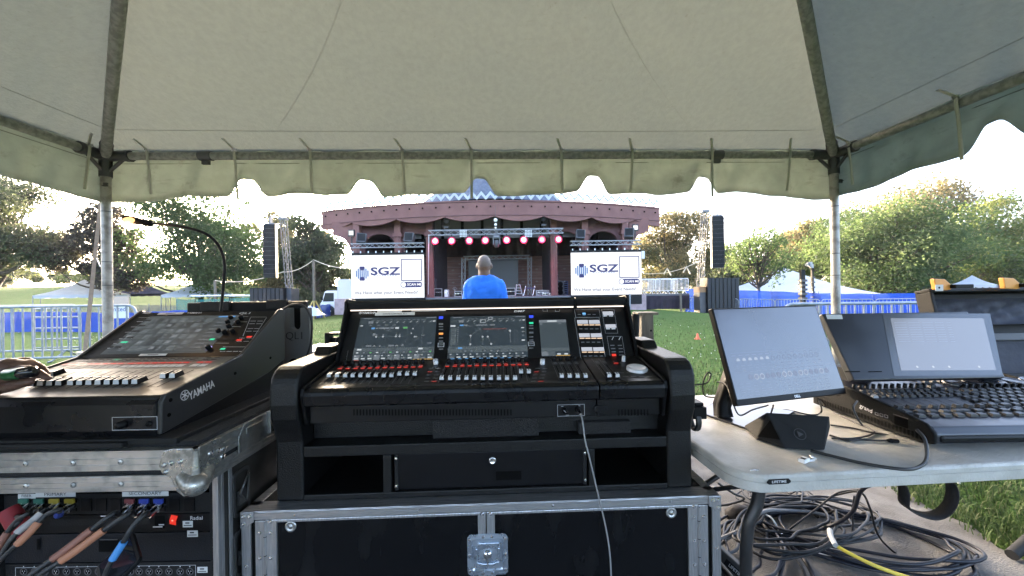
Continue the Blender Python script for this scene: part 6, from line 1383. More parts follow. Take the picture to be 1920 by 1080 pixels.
u, v = P.uv(553, 630); words('QL1', P.off(u, v, .001), .046, pbr('dark cut letters', (.012, .012, .012), .8), t, bold=-.012, ext=.001)
mb = MB(); u, v = P.uv(552, 684); mb.disc(u, v + .004, .024, .001, P.M, 24); mb.rect(u - .024, .001, u + .024, v + .004, .0012, P.M); put('cutout', mb, VOID, t)
t = thing('lid_box', 'long flat black box with latches lying behind the smaller console', 'case', at(450, 583, 1.42)); a, b = at(354, 584, 1.41), at(576, 563, 1.41)
mb = MB(); mb.bx(a.x, b.x, 1.40 * K, 1.42 * K, .90, b.z - .003); put('body', mb, BLACK, t, .006, world=True); mb = MB(); mb.bx(a.x + .07, a.x + .2, 1.39 * K, 1.402 * K, b.z - .04, b.z); put('latch', mb, MATTE, t, .002, world=True); mb = MB(); mb.bx(b.x - .17, b.x - .08, 1.39 * K, 1.402 * K, b.z - .035, b.z + .004); put('latch', mb, MATTE, t, .002, world=True)
mb = MB(); mb.tube(spline([at(528, 582, 1.3), at(548, 571, 1.28), at(570, 574, 1.28), at(584, 600, 1.28), at(583, 640, 1.29), at(575, 668, 1.31)], 6), .0045, 8); tag(put('cable', mb, RUBBER), 'black cable looping over the moulded case end', 'cable')
# rack case: edged tray, body rails, ball corner, side latch
rc_ = thing('rack_case', 'worn black rack case with aluminium edges and a steel ball corner, carrying the smaller console', 'flight case', (-.683 * K, .8 * K, -.25), R(.5)); grown(rc_)
LW = .72                                        # runs to local x = -LW
FELT = pbr('black carpet', (.02, .02, .021), .95, bump=1.0, bscale=500)
mb = MB(); mb.bx(-LW, 0, 0.004, .85, .835, .918); mb.bx(-LW + .02, -.02, .06, .83, .1, .835) if False else None
put('tray', mb, FELT, rc_)
mb = MB(); mb.bx(-LW + .01, -.01, .02, .80, .918, .931); put('base_mat', mb, FELT, rc_)
mb = MB(); mb.bx(-LW + .03, -.05, .01, .60, .928, .942); mb.bx(-.43, -.155, -.002, .2, .926, .938); put('foam_strip', mb, MATTE, rc_, .003)
def rail(mb, a, b, z0, z1, out, gr_=3):
    """grooved aluminium edging between plan points a and b"""
    a = Vector((*a, 0)); b = Vector((*b, 0)); o = Vector((*out, 0)); h = z1 - z0
    for k in range(gr_):
        q0, q1 = z0 + h * k / gr_, z0 + h * (k + 1) / gr_ - .0018
        v = [a, b, b + o * .004, a + o * .004]
        mb.add([(p.x, p.y, q0) for p in v] + [(p.x, p.y, q1) for p in v], [(0, 1, 2, 3), (7, 6, 5, 4), (0, 4, 5, 1), (1, 5, 6, 2), (2, 6, 7, 3), (3, 7, 4, 0)])
    v = [a - o * .002, b - o * .002, b + o * .002, a + o * .002]; mb.add([(p.x, p.y, z0) for p in v] + [(p.x, p.y, z1) for p in v], [(0, 1, 2, 3), (7, 6, 5, 4), (0, 4, 5, 1), (1, 5, 6, 2), (2, 6, 7, 3), (3, 7, 4, 0)])
WALU = pbr('scuffed aluminium edging', (.50, .49, .47), .45, metal=.85, var=(.30, .29, .27), vscale=30, vlo=.45, vhi=.72, rvar=.15)
for z0, z1, lbl in ((.880, .921, 'lid_edging'), (.836, .868, 'body_edging')):
    mb = MB(); rail(mb, (-LW, 0), (0, 0), z0, z1, (0, -1)); rail(mb, (0, 0), (0, .85), z0, z1, (1, 0)); put(lbl, mb, WALU, rc_)
mb = MB(); mb.bx(-LW, 0, -.004, .016, .918, .922); mb.bx(-.014, .004, .0, .85, .918, .922); put('top_edging', mb, WALU, rc_)
mb = MB()
for z in (.899, .852):
    for x in (-.655, -.555, -.455, -.355, -.255, -.155): mb.lathe([(.0062, 0), (.0055, .002), (.002, .0032), (.0018, .0015), (.0003, .0015)], 12, fr((x, -.0042, z), (1, 0, 0), (0, 0, 1)))
    for y in (.30, .44, .55, .68): mb.lathe([(.0062, 0), (.0055, .002), (.0003, .003)], 12, fr((.0042, y, z), (0, 1, 0), (0, 0, 1)))
put('rivet', mb, STEEL, rc_)
# ball corner
mb = MB(); lobes = [(-.068, .905), (-.062, .922), (-.045, .926), (.0, .926), (.0, .83), (-.02, .824), (-.035, .835), (-.045, .862), (-.066, .875), (-.072, .89)]
mb.prism(lobes, 0, .003, fr((0, -.0048, 0), (1, 0, 0), (0, 0, 1))); mb.prism([(-x, z) for x, z in lobes][::-1], 0, .003, fr((.0048, 0, 0), (0, 1, 0), (0, 0, 1)))
mb.sm = True; mb.ball((.002, -.002, .848), (.024, .024, .024), n=18, m=12); mb.tube([(-.028, -.004, .868), (-.012, -.008, .855), (.0, -.006, .846)], [.012, .016, .02], 12); mb.tube([(.004, .03, .868), (.008, .014, .856), (.004, .0, .846)], [.012, .016, .02], 12); mb.tube([(0.001, -.001, .92), (.001, -.001, .85)], [.006, .012], 10)
bc = put('ball_corner', mb, pbr('worn zinc corner', (.42, .41, .38), .42, metal=.8, var=(.22, .21, .19), vscale=55, rvar=.15), rc_, .0015)
mb = MB()
for x, z in ((-.060, .893), (-.045, .897), (-.056, .878), (-.026, .9)): mb.lathe([(.006, 0), (.0055, .0022), (.0028, .004), (.0024, .002), (.0003, .002)], 14, fr((x, -.0078, z), (1, 0, 0), (0, 0, 1))); mb.lathe([(.006, 0), (.0055, .0022), (.0003, .004)], 12, fr((.0078, -x * 1.15, z), (0, 1, 0), (0, 0, 1)))
put('rivet', mb, CHROME, bc)
# recessed lid latch on the side and its dish
mb = MB(); SQ = fr((.0055, 0, 0), (0, 1, 0), (0, 0, 1)); mb.prism([(.115, .862), (.115, .90), (.135, .928), (.22, .928), (.222, .90), (.235, .888), (.235, .862)][::1], 0, .004, SQ); mb.bx(.14, .20, .90, .915, .004, .006, SQ); mb.bx(.223, .232, .87, .93, .0, .012, SQ); dish = put('latch_plate', mb, STEEL, rc_, .001)
mb = MB(); mb.bx(.245, .40, .868, .882, .002, .0045, SQ); mb.bx(.24, .34, .885, .9, .0, .003, SQ); put('latch_slot', mb, VOID, rc_)
# body: side panel, front frame, inner walls; the rack gear sits inside
mb = MB(); mb.bx(-.005, 0, .07, .85, .3, .836); mb.bx(-LW, 0, .80, .85, .3, .836); mb.bx(-LW - .01, -LW, .0, .85, .3, .836); mb.bx(-LW, 0, .02, .85, .29, .32); put('body', mb, pbr('dark laminate', (.02, .019, .017), .38, rvar=.1, vscale=8), rc_)
mb = MB(); mb.bx(-.010, .003, .055, .066, .3, .835); mb.bx(-.001, .003, .066, .074, .3, .835); put('front_upright', mb, ALUV, rc_, .001); mb = MB(); mb.bx(.001, .004, .088, .099, .3, .835); put('side_upright', mb, ALUV, rc_, .001)
mb = MB(); mb.bx(-.030, -.006, .072, .09, .3, .835); mb.bx(-.535, -.516, .072, .09, .3, .835); ra = put('rack_rail', mb, MATTE, rc_); mb = MB()
for k in range(16): mb.lathe([(.0042, 0), (.0035, .002), (.0003, .0026)], 10, fr((-.018, .0715, .82 - .0222 * k), (1, 0, 0), (0, 0, 1)))
put('bolt', mb, STEEL, ra)
mb = MB(); SQ2 = fr((.0045, 0, 0), (0, 1, 0), (0, 0, 1)); pts = rrect(.028, .055, .012); pts2 = rrect(.021, .048, .008)
for zc in (.765, .62):
    mb = MB()
    n = len(pts); mb.add([(x + .125, y + zc, .004) for x, y in pts] + [(x + .125, y + zc, .004) for x, y in pts2] + [(x + .125, y + zc, 0) for x, y in pts], [(i, (i + 1) % n, n + (i + 1) % n, n + i) for i in range(n)] + [(2 * n + i, 2 * n + (i + 1) % n, (i + 1) % n, i) for i in range(n)], SQ2)
    mb.tube([(.138, zc - .03, .006), (.143, zc + .02, .008), (.138, zc + .042, .012), (.11, zc + .0, .01), (.138, zc - .03, .006)], .0025, 6, M=SQ2); mb.bx(.112, .136, zc - .03, zc + .005, .0, .006, SQ2); put('latch', mb, pbr('dark latch steel', (.10, .10, .10), .4, metal=.8), rc_)
mb = MB(); pass
for x in (-.08, -.64):
    for y in (.12, .72): mb = MB(); mb.bx(x - .02, x + .02, y - .02, y + .02, .2085, .291); put('foot', mb, RUBBER, rc_)
# rack gear (world coordinates, about 0.84 m away)
GY = .875; GX0, GX1 = -1.198, -.715
def gear(name, label, cat, z0, z1, mat, dep=.3):
    t = thing(name, label, cat, ((GX0 + GX1) / 2 * K, GY * K, z0 * K - .25)); grown(t); mb = MB(); w = (GX1 - GX0) / 2; mb.bx(-w, w, 0, .004, .001, z1 - z0 - .001); mb.bx(-w + .03, w - .03, .004, dep, .004, z1 - z0 - .004); put('chassis', mb, mat, t, .001)
    return t, Pan(t, (0, -.0004, 0), (1, 0, 0), (0, 0, 1))
pp, PP = gear('patchbay', 'black rack patch panel with colour-tabbed sockets and FIBER, PRIMARY and SECONDARY labels', 'patch panel', .7408, .79, MATTE)
DC = [pbr('tab green', (.02, .13, .09), .5), pbr('tab yellow', (.42, .32, .03), .5), pbr('tab red', (.16, .03, .035), .5), pbr('tab blue', (.02, .05, .35), .5)]
socks = [(49, 0), (78, 0), (106, 1), (135, 1), (163, None), (191, None), (218, None), (247, 2), (274, 3), (301, 3), (328, None), (356, None)]
for px, c in socks:
    u, v = PP.uv(px, 946); mb = MB(); mb.mat(0).bx(u - .0125, u + .0125, v - .015, v + .015, 0, .0025, PP.M)
    if c is not None: mb.mat(1).ring(u, v - .002, .007, .0105, .003, PP.M, 18); mb.mat(2).disc(u, v - .002, .007, .0028, PP.M, 16)
    sk = put('socket', mb, [BLACK, STEEL, VOID], pp, .0008)
    if c is not None: mb = MB(); mb.bx(u - .011, u + .011, v + .006, v + .016, .003, .007, PP.M); put('tab', mb, DC[c], sk, .001)
for x0, x1, tx, dz in ((35, 68, 'FIBER', 1.5), (68, 143, 'PRIMARY', -1.5), (230, 317, 'SECONDARY', -3)):
    mb = MB(); pr(mb, PP, x0, 924 + dz, x1, 933 + dz, .0012); lb = put('tape_label', mb, PAPER, pp); u, v = PP.uv((x0 + x1) / 2, 927.5 + dz); words(tx, PP.off(u, v, .002), .0105 if x1 - x0 > 40 else .009, INK, lb, xs=1.25 if x1 - x0 > 40 else 1.1)
pw, PW_ = gear('power_unit', 'black rack unit with a red lit rocker switch under the patch panel', 'rack unit', .6972, .7406, BLACK)
mb = MB(); pr(mb, PW_, 95, 972, 282, 984, .0012, 0); pr(mb, PW_, 291, 966, 310, 990, .0014, 1); pr(mb, PW_, 190, 966, 206, 968, .0014, 2); pr(mb, PW_, 299, 982, 309, 984, .0018, 2); pr(mb, PW_, 288, 986, 306, 988, .0018, 2); put('face_plate', mb, [MATTE, VOID, SILVER], pw)
u, v = PW_.uv(327, 974); mb = MB(); mb.mat(0).add([(-.0078, -.011, .002), (.0078, -.011, .002), (.0078, .0, .0045), (-.0078, .0, .0045), (.0078, .011, .002), (-.0078, .011, .002)], [(0, 1, 2, 3), (3, 2, 4, 5)], PW_.off(u, v) @ Matrix.Rotation(R(-12), 4, 'Z')); mb.mat(1).disc(u, v + .0005, .002, .0052, PW_.M, 10); put('rocker_switch', mb, [glow('lit red switch', (1, .05, .03), .75), glow('switch hot spot', (1, .3, .2), 1.6)], pw)
u, v = PW_.uv(369, 971); words('Radial', PW_.off(u, v, .001), .0125, SILVER, pw)
mb = MB(); PAPERs = PAPER
def sticker(P, par, x0, y0, x1, y1):
    mb = MB(); pr(mb, P, x0, y0, x1, y1, .0014); s = put('sticker', mb, PAPER, par); mb = MB(); pr(mb, P, x0 + 5, y0 + 2.5, x0 + 13, y0 + 5, .0018); pr(mb, P, x0 + 2, y0 + 7.5, x1 - 2, y0 + 9, .0018); put('print', mb, INK, s)
sticker(PW_, pw, 343.5, 976, 362.5, 988)
dn, DN = gear('blank_rack_unit', 'plain dark blank rack drawer with a finger recess', 'rack drawer', .6285, .697, pbr('blank panel', (.008, .009, .012), .45, spec=.2, bump=.1, bscale=300)); sticker(DN, dn, 352, 994, 372, 1006)
mb = MB(); pr(mb, DN, 186, 1010, 224, 1034, .0012, 0); pr(mb, DN, 188, 1010, 222, 1012, .0016, 1); pr(mb, DN, 70, 1010, 76, 1030, .0012, 0); put('recess', mb, [VOID, DGREY], dn)
xp, XP = gear('socket_rack_unit', 'black rack connector panel with a row of round sockets, lowest in the rack', 'connector panel', .578, .6283, MATTE); sticker(XP, xp, 371, 1062, 390, 1073)
mb = MB()
for px in (46, 66, 86, 106, 126, 146, 166, 186, 206, 226, 246, 262, 281, 299, 318, 339, 357): u, v = XP.uv(px, 1071); mb.mat(0).ring(u, v, .0062, .009, .0016, XP.M, 18); mb.mat(1).disc(u, v, .0062, .0012, XP.M); [mb.mat(2).disc(u + .003 * math.cos(a), v + .003 * math.sin(a), .0011, .0018, XP.M, 8) for a in (.5, 2.6, 4.7)]; mb.mat(2).disc(u, v + .012, .0014, .0016, XP.M, 8)
u0, v0, u1, v1 = XP.rc(30, 1061, 368, 1084); mb.mat(3).frame(u0, v0, u1, v1, .001, .0012, XP.M); put('socket_row', mb, [DGREY, VOID, SILVER, PRINT], xp)
# patch leads with coloured boots and heat-shrink sleeves
BLK = pbr('black cable', (.016, .016, .017), .5); SAL = pbr('salmon sleeve', (.36, .15, .08), .6); GRYS = pbr('grey sleeve', (.34, .32, .31), .6); BROWN = pbr('terracotta sleeve', (.23, .095, .065), .6)
def lead(label, px, pts, boot, sleeve=None, sl=(.0, .0), r=.0042):
    r *= K
    a = at(px, 948, GY - .004); t = thing('patch_lead', label, 'cable', a, 0, 'patch leads in the rack'); P_ = [a, a + Vector((-.002, -.03, -.008))] + [at(x, y, Y) for x, y, Y in pts]; S = spline(P_, 8)
    mb = MB(); mb.tube([a + Vector((0, .006, 0)), a + Vector((-.001, -.014, -.003))], .0115, 14); mb.tube([a + Vector((-.001, -.014, -.003)), a + Vector((-.003, -.032, -.009))], .009, 12); put('connector', mb, CHROME, t, world=True)
    mb = MB(); mb.tube(S[6:], r, 8); put('cord', mb, BLK, t, world=True)
    if boot: mb = MB(); mb.tube(S[7:14], [.0092, .0092, .0088, .008, .0074, .0067, .0062], 10); put('boot', mb, boot, t, world=True)
    if sleeve:
        n = len(S); mb = MB(); mb.tube(S[int(n * sl[0]):int(n * sl[1])], r * 1.45, 10); put('sleeve', mb, sleeve, t, world=True)
YEL = pbr('yellow boot', (.50, .38, .06), .5); BLUB = pbr('blue boot', (.03, .07, .40), .5)
lead('black patch lead from the first green-tabbed socket curving down', 49, [(40, 972, .76), (14, 1000, .75), (-20, 1040, .74), (-60, 1100, .72)], None)
lead('patch lead from the second green-tabbed socket with a terracotta sleeve', 78, [(55, 962, .76), (30, 978, .75), (5, 1012, .74), (-25, 1060, .72)], None, BROWN, (.72, .95))
lead('patch lead with a yellow boot and grey sleeve', 108, [(84, 958, .76), (62, 976, .74), (28, 1004, .72), (0, 1045, .71), (-30, 1100, .70)], YEL, GRYS, (.40, .66), .0046)
lead('patch lead with a blue boot and salmon sleeve', 136, [(112, 956, .755), (84, 968, .74), (50, 1004, .72), (14, 1038, .71), (-40, 1090, .70)], BLUB, SAL, (.56, .76), .0046)
lead('patch lead from the dark red socket with a terracotta sleeve', 247, [(215, 962, .76), (172, 993, .74), (122, 1032, .72), (60, 1076, .70), (20, 1110, .69)], None, BROWN, (.50, .74), .0050)
lead('patch lead from the first blue socket with a salmon sleeve', 274, [(244, 962, .76), (195, 994, .74), (138, 1036, .72), (75, 1078, .70), (30, 1120, .69)], None, SAL, (.50, .74), .0050)
lead('black patch lead from the second blue socket wrapped in blue tape', 301, [(274, 962, .76), (247, 990, .74), (232, 1016, .735), (205, 1060, .73), (190, 1100, .73)], None, pbr('blue tape', (.06, .24, .55), .5), (.66, .80), .0046)
mb = MB(); a, b = at(15, 955, .80), at(50, 1005, .80); mb.tube([a, a.lerp(b, .5), b], [.019, .021, .014], 12); tag(put('cable_tie_pouch', mb, pbr('dark red cloth', (.22, .015, .02), .7)), 'dark red cloth wrap hanging among the patch leads', 'wrap')
# phone-like device standing tilted in front of the rack
t = thing('handheld_device', 'black-framed handheld device with a glossy screen lying tilted before the rack leads', 'phone', at(215, 1070, .76)); a, b, c = at(160, 1100, .74), at(234, 1028, .78), at(264, 1047, .74); o = a + (c - b) * 1.0
Q = fr(o, b - a, b - c); W_ = (b - a).length; H_ = (b - c).length * 1.35
mb = MB(); mb.prism([(x + W_ / 2, y + H_ / 2) for x, y in rrect(W_ / 2, H_ / 2, .012)], -.008, 0, Q); put('body', mb, BLACK, t, .002, world=True); mb = MB(); mb.prism([(x + W_ / 2, y + H_ / 2) for x, y in rrect(W_ / 2 - .008, H_ / 2 - .006, .006)], 0, .0006, Q); put('screen', mb, pbr('glossy glass', (.02, .022, .028), .05), t, world=True)
# the hand of the operator at the small console, and the person it belongs to
hp = at(2, 712, .85)
J = {'L': [(-.2, -.005, 1.33), (-.25, .04, 1.06), (-.26, .25, .98)], 'R': [(.2, .005, 1.34), (.27, .10, 1.12), (.27, .30, 1.02)], 'curl': .55}
op = thing('person', 'brown-handed operator reaching over the smaller console faders with a marker in the fingers', 'person', (-1.86, .62, 0), R(-58))
MI = mtx(op).inverted(); wr = MI @ at(-8, 705, .845); tip = at(92, 708, .86)
mb = MB(); S_, E_ = Vector((.2, 0, 1.33)), Vector((.27, .12, 1.10)); capsule(mb, [S_, S_.lerp(E_, .5), E_], [.056, .052, .045]); capsule(mb, [E_, E_.lerp(wr, .4), wr], [.046, .042, .027])
def wpt(px, py, Y): return MI @ at(px, py, Y)
capsule(mb, [wpt(-12, 703, .845), wpt(22, 692, .845), wpt(45, 690, .85)], [.034, .032, .021], n=14); capsule(mb, [wpt(-8, 722, .84), wpt(22, 712, .84)], [.028, .024]); capsule(mb, [wpt(0, 694, .865), wpt(40, 681, .872)], [.021, .018])
fing = [[(28, 694, .835), (52, 692, .832), (72, 699, .832), (90, 709, .834)], [(30, 684, .858), (58, 680, .86), (78, 690, .862), (89, 702, .862)], [(24, 682, .872), (52, 676, .878), (72, 686, .882), (82, 699, .884)], [(16, 684, .886), (42, 680, .895), (60, 690, .9), (68, 700, .9)]]
for k, f in enumerate(fing): finger(mb, [wpt(*p) for p in f], .0132 - .0008 * k, .0085)
finger(mb, [wpt(2, 728, .825), wpt(22, 724, .815), wpt(40, 719, .815), wpt(54, 716, .818)], .0155, .011)
mb.ball((0, .015, 1.585), (.077, .098, .112)); mb.ball((0, .118, 1.565), (.014, .02, .022)); capsule(mb, [(0, -.015, 1.36), (0, .0, 1.54)], [.075, .062]); mb.ball((0, 0, 1.2), (.17, .11, .22)); capsule(mb, [S_, (0, -.02, 1.39), (-.2, 0, 1.33)], [.06, .06, .06]); capsule(mb, [(-.2, 0, 1.33), (-.25, .02, 1.06), (-.24, .2, .95)], [.056, .045, .028]); hand(mb, Vector((-.24, .2, .95)), (0, .7, -.7), (1, 0, 0), .5)
for s in (-1, 1): mb.ball((s * .082, .012, 1.568), (.012, .022, .034)); capsule(mb, [(s * .09, 0, .9), (s * .095, .01, .5), (s * .095, -.01, .09)], [.08, .055, .04])
o = put('body', mb, pbr('brown hand skin', (.075, .036, .024), .5, var=(.11, .055, .038), vscale=60, bump=.25, bscale=160), op); remesh(o, .0045, 2)
mb = MB(); capsule(mb, [(-.185, 0, 1.345), (0, -.02, 1.40), (.185, 0, 1.345)], [.072, .075, .072]); mb.ball((0, 0, 1.2), (.21, .14, .24)); mb.ball((0, .02, .98), (.2, .155, .22)); mb.tube([S_, S_.lerp(E_, .7)], [.074, .07], 16); mb.tube([(-.2, 0, 1.33), (-.235, .015, 1.14)], [.074, .07], 16); o = put('shirt', mb, pbr('charcoal shirt', (.03, .03, .035), .8), op); remesh(o, .014, 4)
mb = MB(); mb.ball((0, 0, .9), (.175, .125, .14))
for s in (-1, 1): capsule(mb, [(s * .09, 0, .86), (s * .1, .01, .5), (s * .1, -.01, .1)], [.1, .078, .062])
o = put('trousers', mb, TROUS, op); remesh(o, .014, 4)
for s in (-1, 1): mb = MB(); capsule(mb, [(s * .1, -.04, .045), (s * .11, .12, .035)], [.045, .036]); put('shoe', mb, SHOE, op)
t = thing('marker_pen', 'thick green and black marker held in the operator\'s fingers', 'marker', at(35, 700, .825)); mb = MB(); a, b, c = at(10, 703, .815), at(40, 700, .815), at(66, 696, .817); mb.tube([a, a.lerp(b, .1), b], [.0095, .015, .015], 14); put('barrel', mb, pbr('green barrel', (.01, .11, .03), .3), t, world=True); mb = MB(); mb.tube([b, b.lerp(c, .9), c], [.0153, .0146, .007], 14); put('cap', mb, GLOSS, t, world=True); mb = MB(); mb.tube([b.lerp(c, .25) + Vector((0, -.012, .006)), b.lerp(c, .9) + Vector((0, -.012, .006))], .002, 6); put('clip', mb, CHROME, t, world=True)
at = at_
# ------------------------------------------------------------------ folding table and what stands on it
TZ = .742; TA = R(4)
tb = thing('folding_table', 'off-white moulded folding table with rounded corners and black legs', 'table', (.605, 1.002, 0), TA)
TABM = pbr('off-white moulded plastic', (.48, .462, .43), .42, var=(.385, .37, .34), vscale=9, detail=8, bump=.3, bscale=160, rvar=.08)
L_, D_ = 2.44, .76
def rr2(x0, x1, y0, y1, r, n=8): 
    return [(cx + r * math.cos(a0 + PI / 2 * k / n), cy + r * math.sin(a0 + PI / 2 * k / n)) for cx, cy, a0 in ((x1 - r, y1 - r, 0), (x0 + r, y1 - r, PI / 2), (x0 + r, y0 + r, PI), (x1 - r, y0 + r, 3 * PI / 2)) for k in range(n + 1)]
mb = MB(); lay = [(.006, TZ - .05), (.0, TZ - .046), (.0, TZ - .022), (.003, TZ - .0205), (.003, TZ - .019), (.0, TZ - .0175), (.0, TZ - .008), (.004, TZ - .002), (.010, TZ)]
rings = [[(x, y, z) for x, y in rr2(i, L_ - i, i, D_ - i, .085 - i, 10)] for i, z in lay]; n = len(rings[0]); mb.sm = False
mb.add([v for r_ in rings for v in r_], [(j * n + i, j * n + (i + 1) % n, (j + 1) * n + (i + 1) % n, (j + 1) * n + i) for j in range(len(lay) - 1) for i in range(n)] + [tuple(range(n))[::-1], tuple(range((len(lay) - 1) * n, len(lay) * n))])
top = put('table_top', mb, TABM, tb)
TP = Pan(tb, (0, .0, TZ - .045), (1, 0, 0), (0, 0, 1)); u, v = TP.uv(1460, 902)
mb = MB(); mb.prism([(-.034, 0), (-.028, .006), (.028, .006), (.034, 0), (.034, -.004), (.028, -.008), (-.028, -.008), (-.034, -.004)][::-1], .0002, .001, TP.off(u, v)); bd = put('badge', mb, MATTE, top); words('LIFETIME', TP.off(u, v - .001, .0018), .0095, SILVER, bd, bold=.02, xs=1.15)
LEGM = pbr('black powder coat', (.016, .016, .017), .4, rvar=.08, vscale=20)
for x in (.135, 2.24):
    for y in (.10, .66):
        mb = MB(); s = -1 if y < .3 else 1; mb.tube(spline([(x, y + s * -.0, TZ - .03), (x - .012, y + s * .0, TZ - .13), (x - .045 * (1 if x < 1 else -1), y, TZ - .22), (x - .05 * (1 if x < 1 else -1), y, .3), (x - .045 * (1 if x < 1 else -1), y + s * .03, .02)], 6), .0165, 12); lg = put('leg', mb, LEGM, tb); mb = MB(); mb.cyl(.021, .007, .04, 14, Matrix.Translation((x - .045 * (1 if x < 1 else -1), y + s * .03, 0))); put('foot', mb, RUBBER, lg)
    mb = MB(); mb.tube([(x, .1, TZ - .035), (x, .66, TZ - .035)], .013, 8); mb.tube([(x + (.3 if x < 1 else -.3), .38, TZ - .04), (x, .38, TZ - .22)], .01, 6); mb.tube([(x - .045 * (1 if x < 1 else -1), .1, .33), (x - .045 * (1 if x < 1 else -1), .66, .33)], .01, 6); put('brace', mb, LEGM, tb)
mb = MB(); mb.tube([(-.1, .50, TZ - .10), (.22, .16, TZ - .055)], .008, 6) if False else mb.bx(.05, .32, .12, .135, TZ - .075, TZ - .055); put('bracket', mb, LEGM, tb); mb = MB(); mb.tube([at(1330, 919, 1.34), at(1432, 906, 1.24)], .008, 8); mb.tube([at(1432, 904, 1.2), at(1462, 900, 1.18)], .012, 6); put('crossbar', mb, LEGM, tb, world=True)
# monitor on a stand, leaning and turned
MC = [at(1383, 762, 1.30), at(1588, 738, 1.435), at(1317, 580, 1.394)]
ux = (MC[1] - MC[0]); uy = (MC[2] - MC[0]); MW = ux.length; MH = at(1515, 583, 1.54); MH = uy.length
mon = thing('monitor', 'large black-edged monitor leaning on its stand, screen pale with sky glare', 'monitor', (at(1365, 795, 1.42).x, 1.42, TZ), R(20))
MQ = fr(MC[0], ux, uy)
mb = MB(); mb.bx(0, MW, 0, MH, -.022, 0, MQ); mb.bx(MW * .2, MW * .8, MH * .15, MH * .8, -.05, -.022, MQ); put('housing', mb, BLACK, mon, .003, world=True)
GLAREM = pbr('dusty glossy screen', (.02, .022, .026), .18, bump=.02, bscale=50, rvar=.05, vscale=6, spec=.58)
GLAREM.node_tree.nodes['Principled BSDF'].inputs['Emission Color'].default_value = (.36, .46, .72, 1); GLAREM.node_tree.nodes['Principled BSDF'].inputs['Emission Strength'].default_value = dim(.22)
mb = MB(); mb.mat(0).rect(.006, .022, MW - .006, MH - .006, .0006, MQ)
for k in range(6): mb.mat(1).disc(.055 + .027 * k, .155 + .0 * k, .0085, .001, MQ, 12); mb.mat(0).rect(.045 + .027 * k, .143, .066 + .027 * k, .153, .0011, MQ)
for k in range(6, 15): mb.mat(2).ring(.055 + .027 * k, .155, .007, .009, .001, MQ, 12)
for k in range(15): mb.mat(1 if k in (1, 2, 6, 7, 9, 10, 13) else 2).ring(.09 + .0262 * k, .093, .0075, .0105, .001, MQ, 14); mb.mat(2).disc(.09 + .0262 * k, .093, .0068, .0009, MQ, 12)
for y in (.172, .135, .125, .113, .072, .062, .05, .042, .03):
    for k in range(14): mb.mat(2).rect(.03 + .031 * k, y, .048 + .031 * k, y + .0016, .001, MQ)
mb.mat(2).rect(.03, .182, MW - .02, .1826, .001, MQ); mb.rect(.03, .1125, MW - .02, .1131, .001, MQ)
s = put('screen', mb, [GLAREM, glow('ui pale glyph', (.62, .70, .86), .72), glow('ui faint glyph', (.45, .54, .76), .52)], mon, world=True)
words('DELL', MQ @ Matrix.Translation((MW * .53, .011, .001)), .0125, SILVER, mon, world=True, bold=.03)
bk = MQ @ Vector((MW * .32, MH * .36, -.05)); mb = MB(); mb.tube([bk, Vector((bk.x - .04, bk.y + .06, bk.z - .02)), Vector((mon.location.x, mon.location.y + .04, TZ + .05)), Vector((mon.location.x, mon.location.y + .03, TZ + .008))], [.03, .034, .032, .034], 4); put('stand', mb, BLACK, mon, world=True)
mb = MB(); c = [at(1306, 770, 1.62), at(1318, 768, 1.67), at(1440, 768, 1.68), at(1421, 816, 1.30)]
b0 = [(gr(px, py, TZ).x, gr(px, py, TZ).y) for px, py in ((1308, 775), (1345, 752), (1490, 774), (1425, 815))]; mb.prism(b0, TZ + .001, TZ + .008); put('base', mb, pbr('grey stand base', (.07, .07, .075), .3, metal=.4), mon, .002, world=True)
# wedge-shaped desk controller with an emblem on its back
de = thing('desk_controller', 'small black wedge-shaped desk controller with a round arrow emblem', 'controller', (1.02, 1.18, TZ))
f0, f1 = at(1473, 843, 1.155), at(1548, 849, 1.150); g0, g1 = at(1440, 774, 1.20), at(1556, 779, 1.17); 
pts = dict(bl=at(1418, 806, 1.24), fl=at(1472, 840, 1.165), fr_=at(1547, 848, 1.15), tl=at(1437, 773, 1.235), tr=at(1556, 780, 1.19), mr=at(1557, 800, 1.185), br=at(1557, 795, 1.30), bl2=at(1425, 796, 1.34), tlb=at(1440, 775, 1.245))
DV = [pts['bl'], pts['fl'], pts['fr_'], pts['mr'], pts['tl'], pts['tr'], Vector((pts['tr'].x + .02, 1.30, TZ + .004)), Vector((pts['bl'].x + .03, 1.36, TZ + .004))]
for i in (0, 1, 2): DV[i].z = TZ + .003
mb = MB(); mb.add(DV, [(0, 1, 4), (1, 2, 3, 5, 4), (4, 5, 6, 7), (0, 4, 7), (3, 6, 5), (2, 6, 3), (0, 7, 6, 2, 1)]); put('body', mb, MATTE, de, .004, world=True)
fq = fr(DV[1], DV[2] - DV[1], DV[4] - DV[1]); fq = fr((DV[1] + DV[2]) / 2, DV[2] - DV[1], ((DV[4] + DV[5]) / 2 - (DV[1] + DV[2]) / 2)); 
EMB = pbr('emblem black', (.035, .035, .037), .35)
mb = MB(); n_ = fq.to_3x3() @ Vector((0, 0, 1)); yy = .046
mb.ring(.0, yy, .0155, .0175, .0012, fq, 26); mb.add([(-.006, yy + .009, .0014), (-.006, yy - .009, .0014), (.010, yy, .0014)], [(0, 1, 2)], fq); put('emblem', mb, EMB, de, world=True)
mb = MB(); mb.add([DV[0].lerp(DV[4], .12) + Vector((-.002, -.002, 0)), DV[1].lerp(DV[4], .25) + Vector((-.002, -.002, 0)), DV[4].lerp(DV[1], .22) + Vector((-.002, -.002, 0))], [(0, 1, 2)]); put('side_opening', mb, VOID, de, world=True)
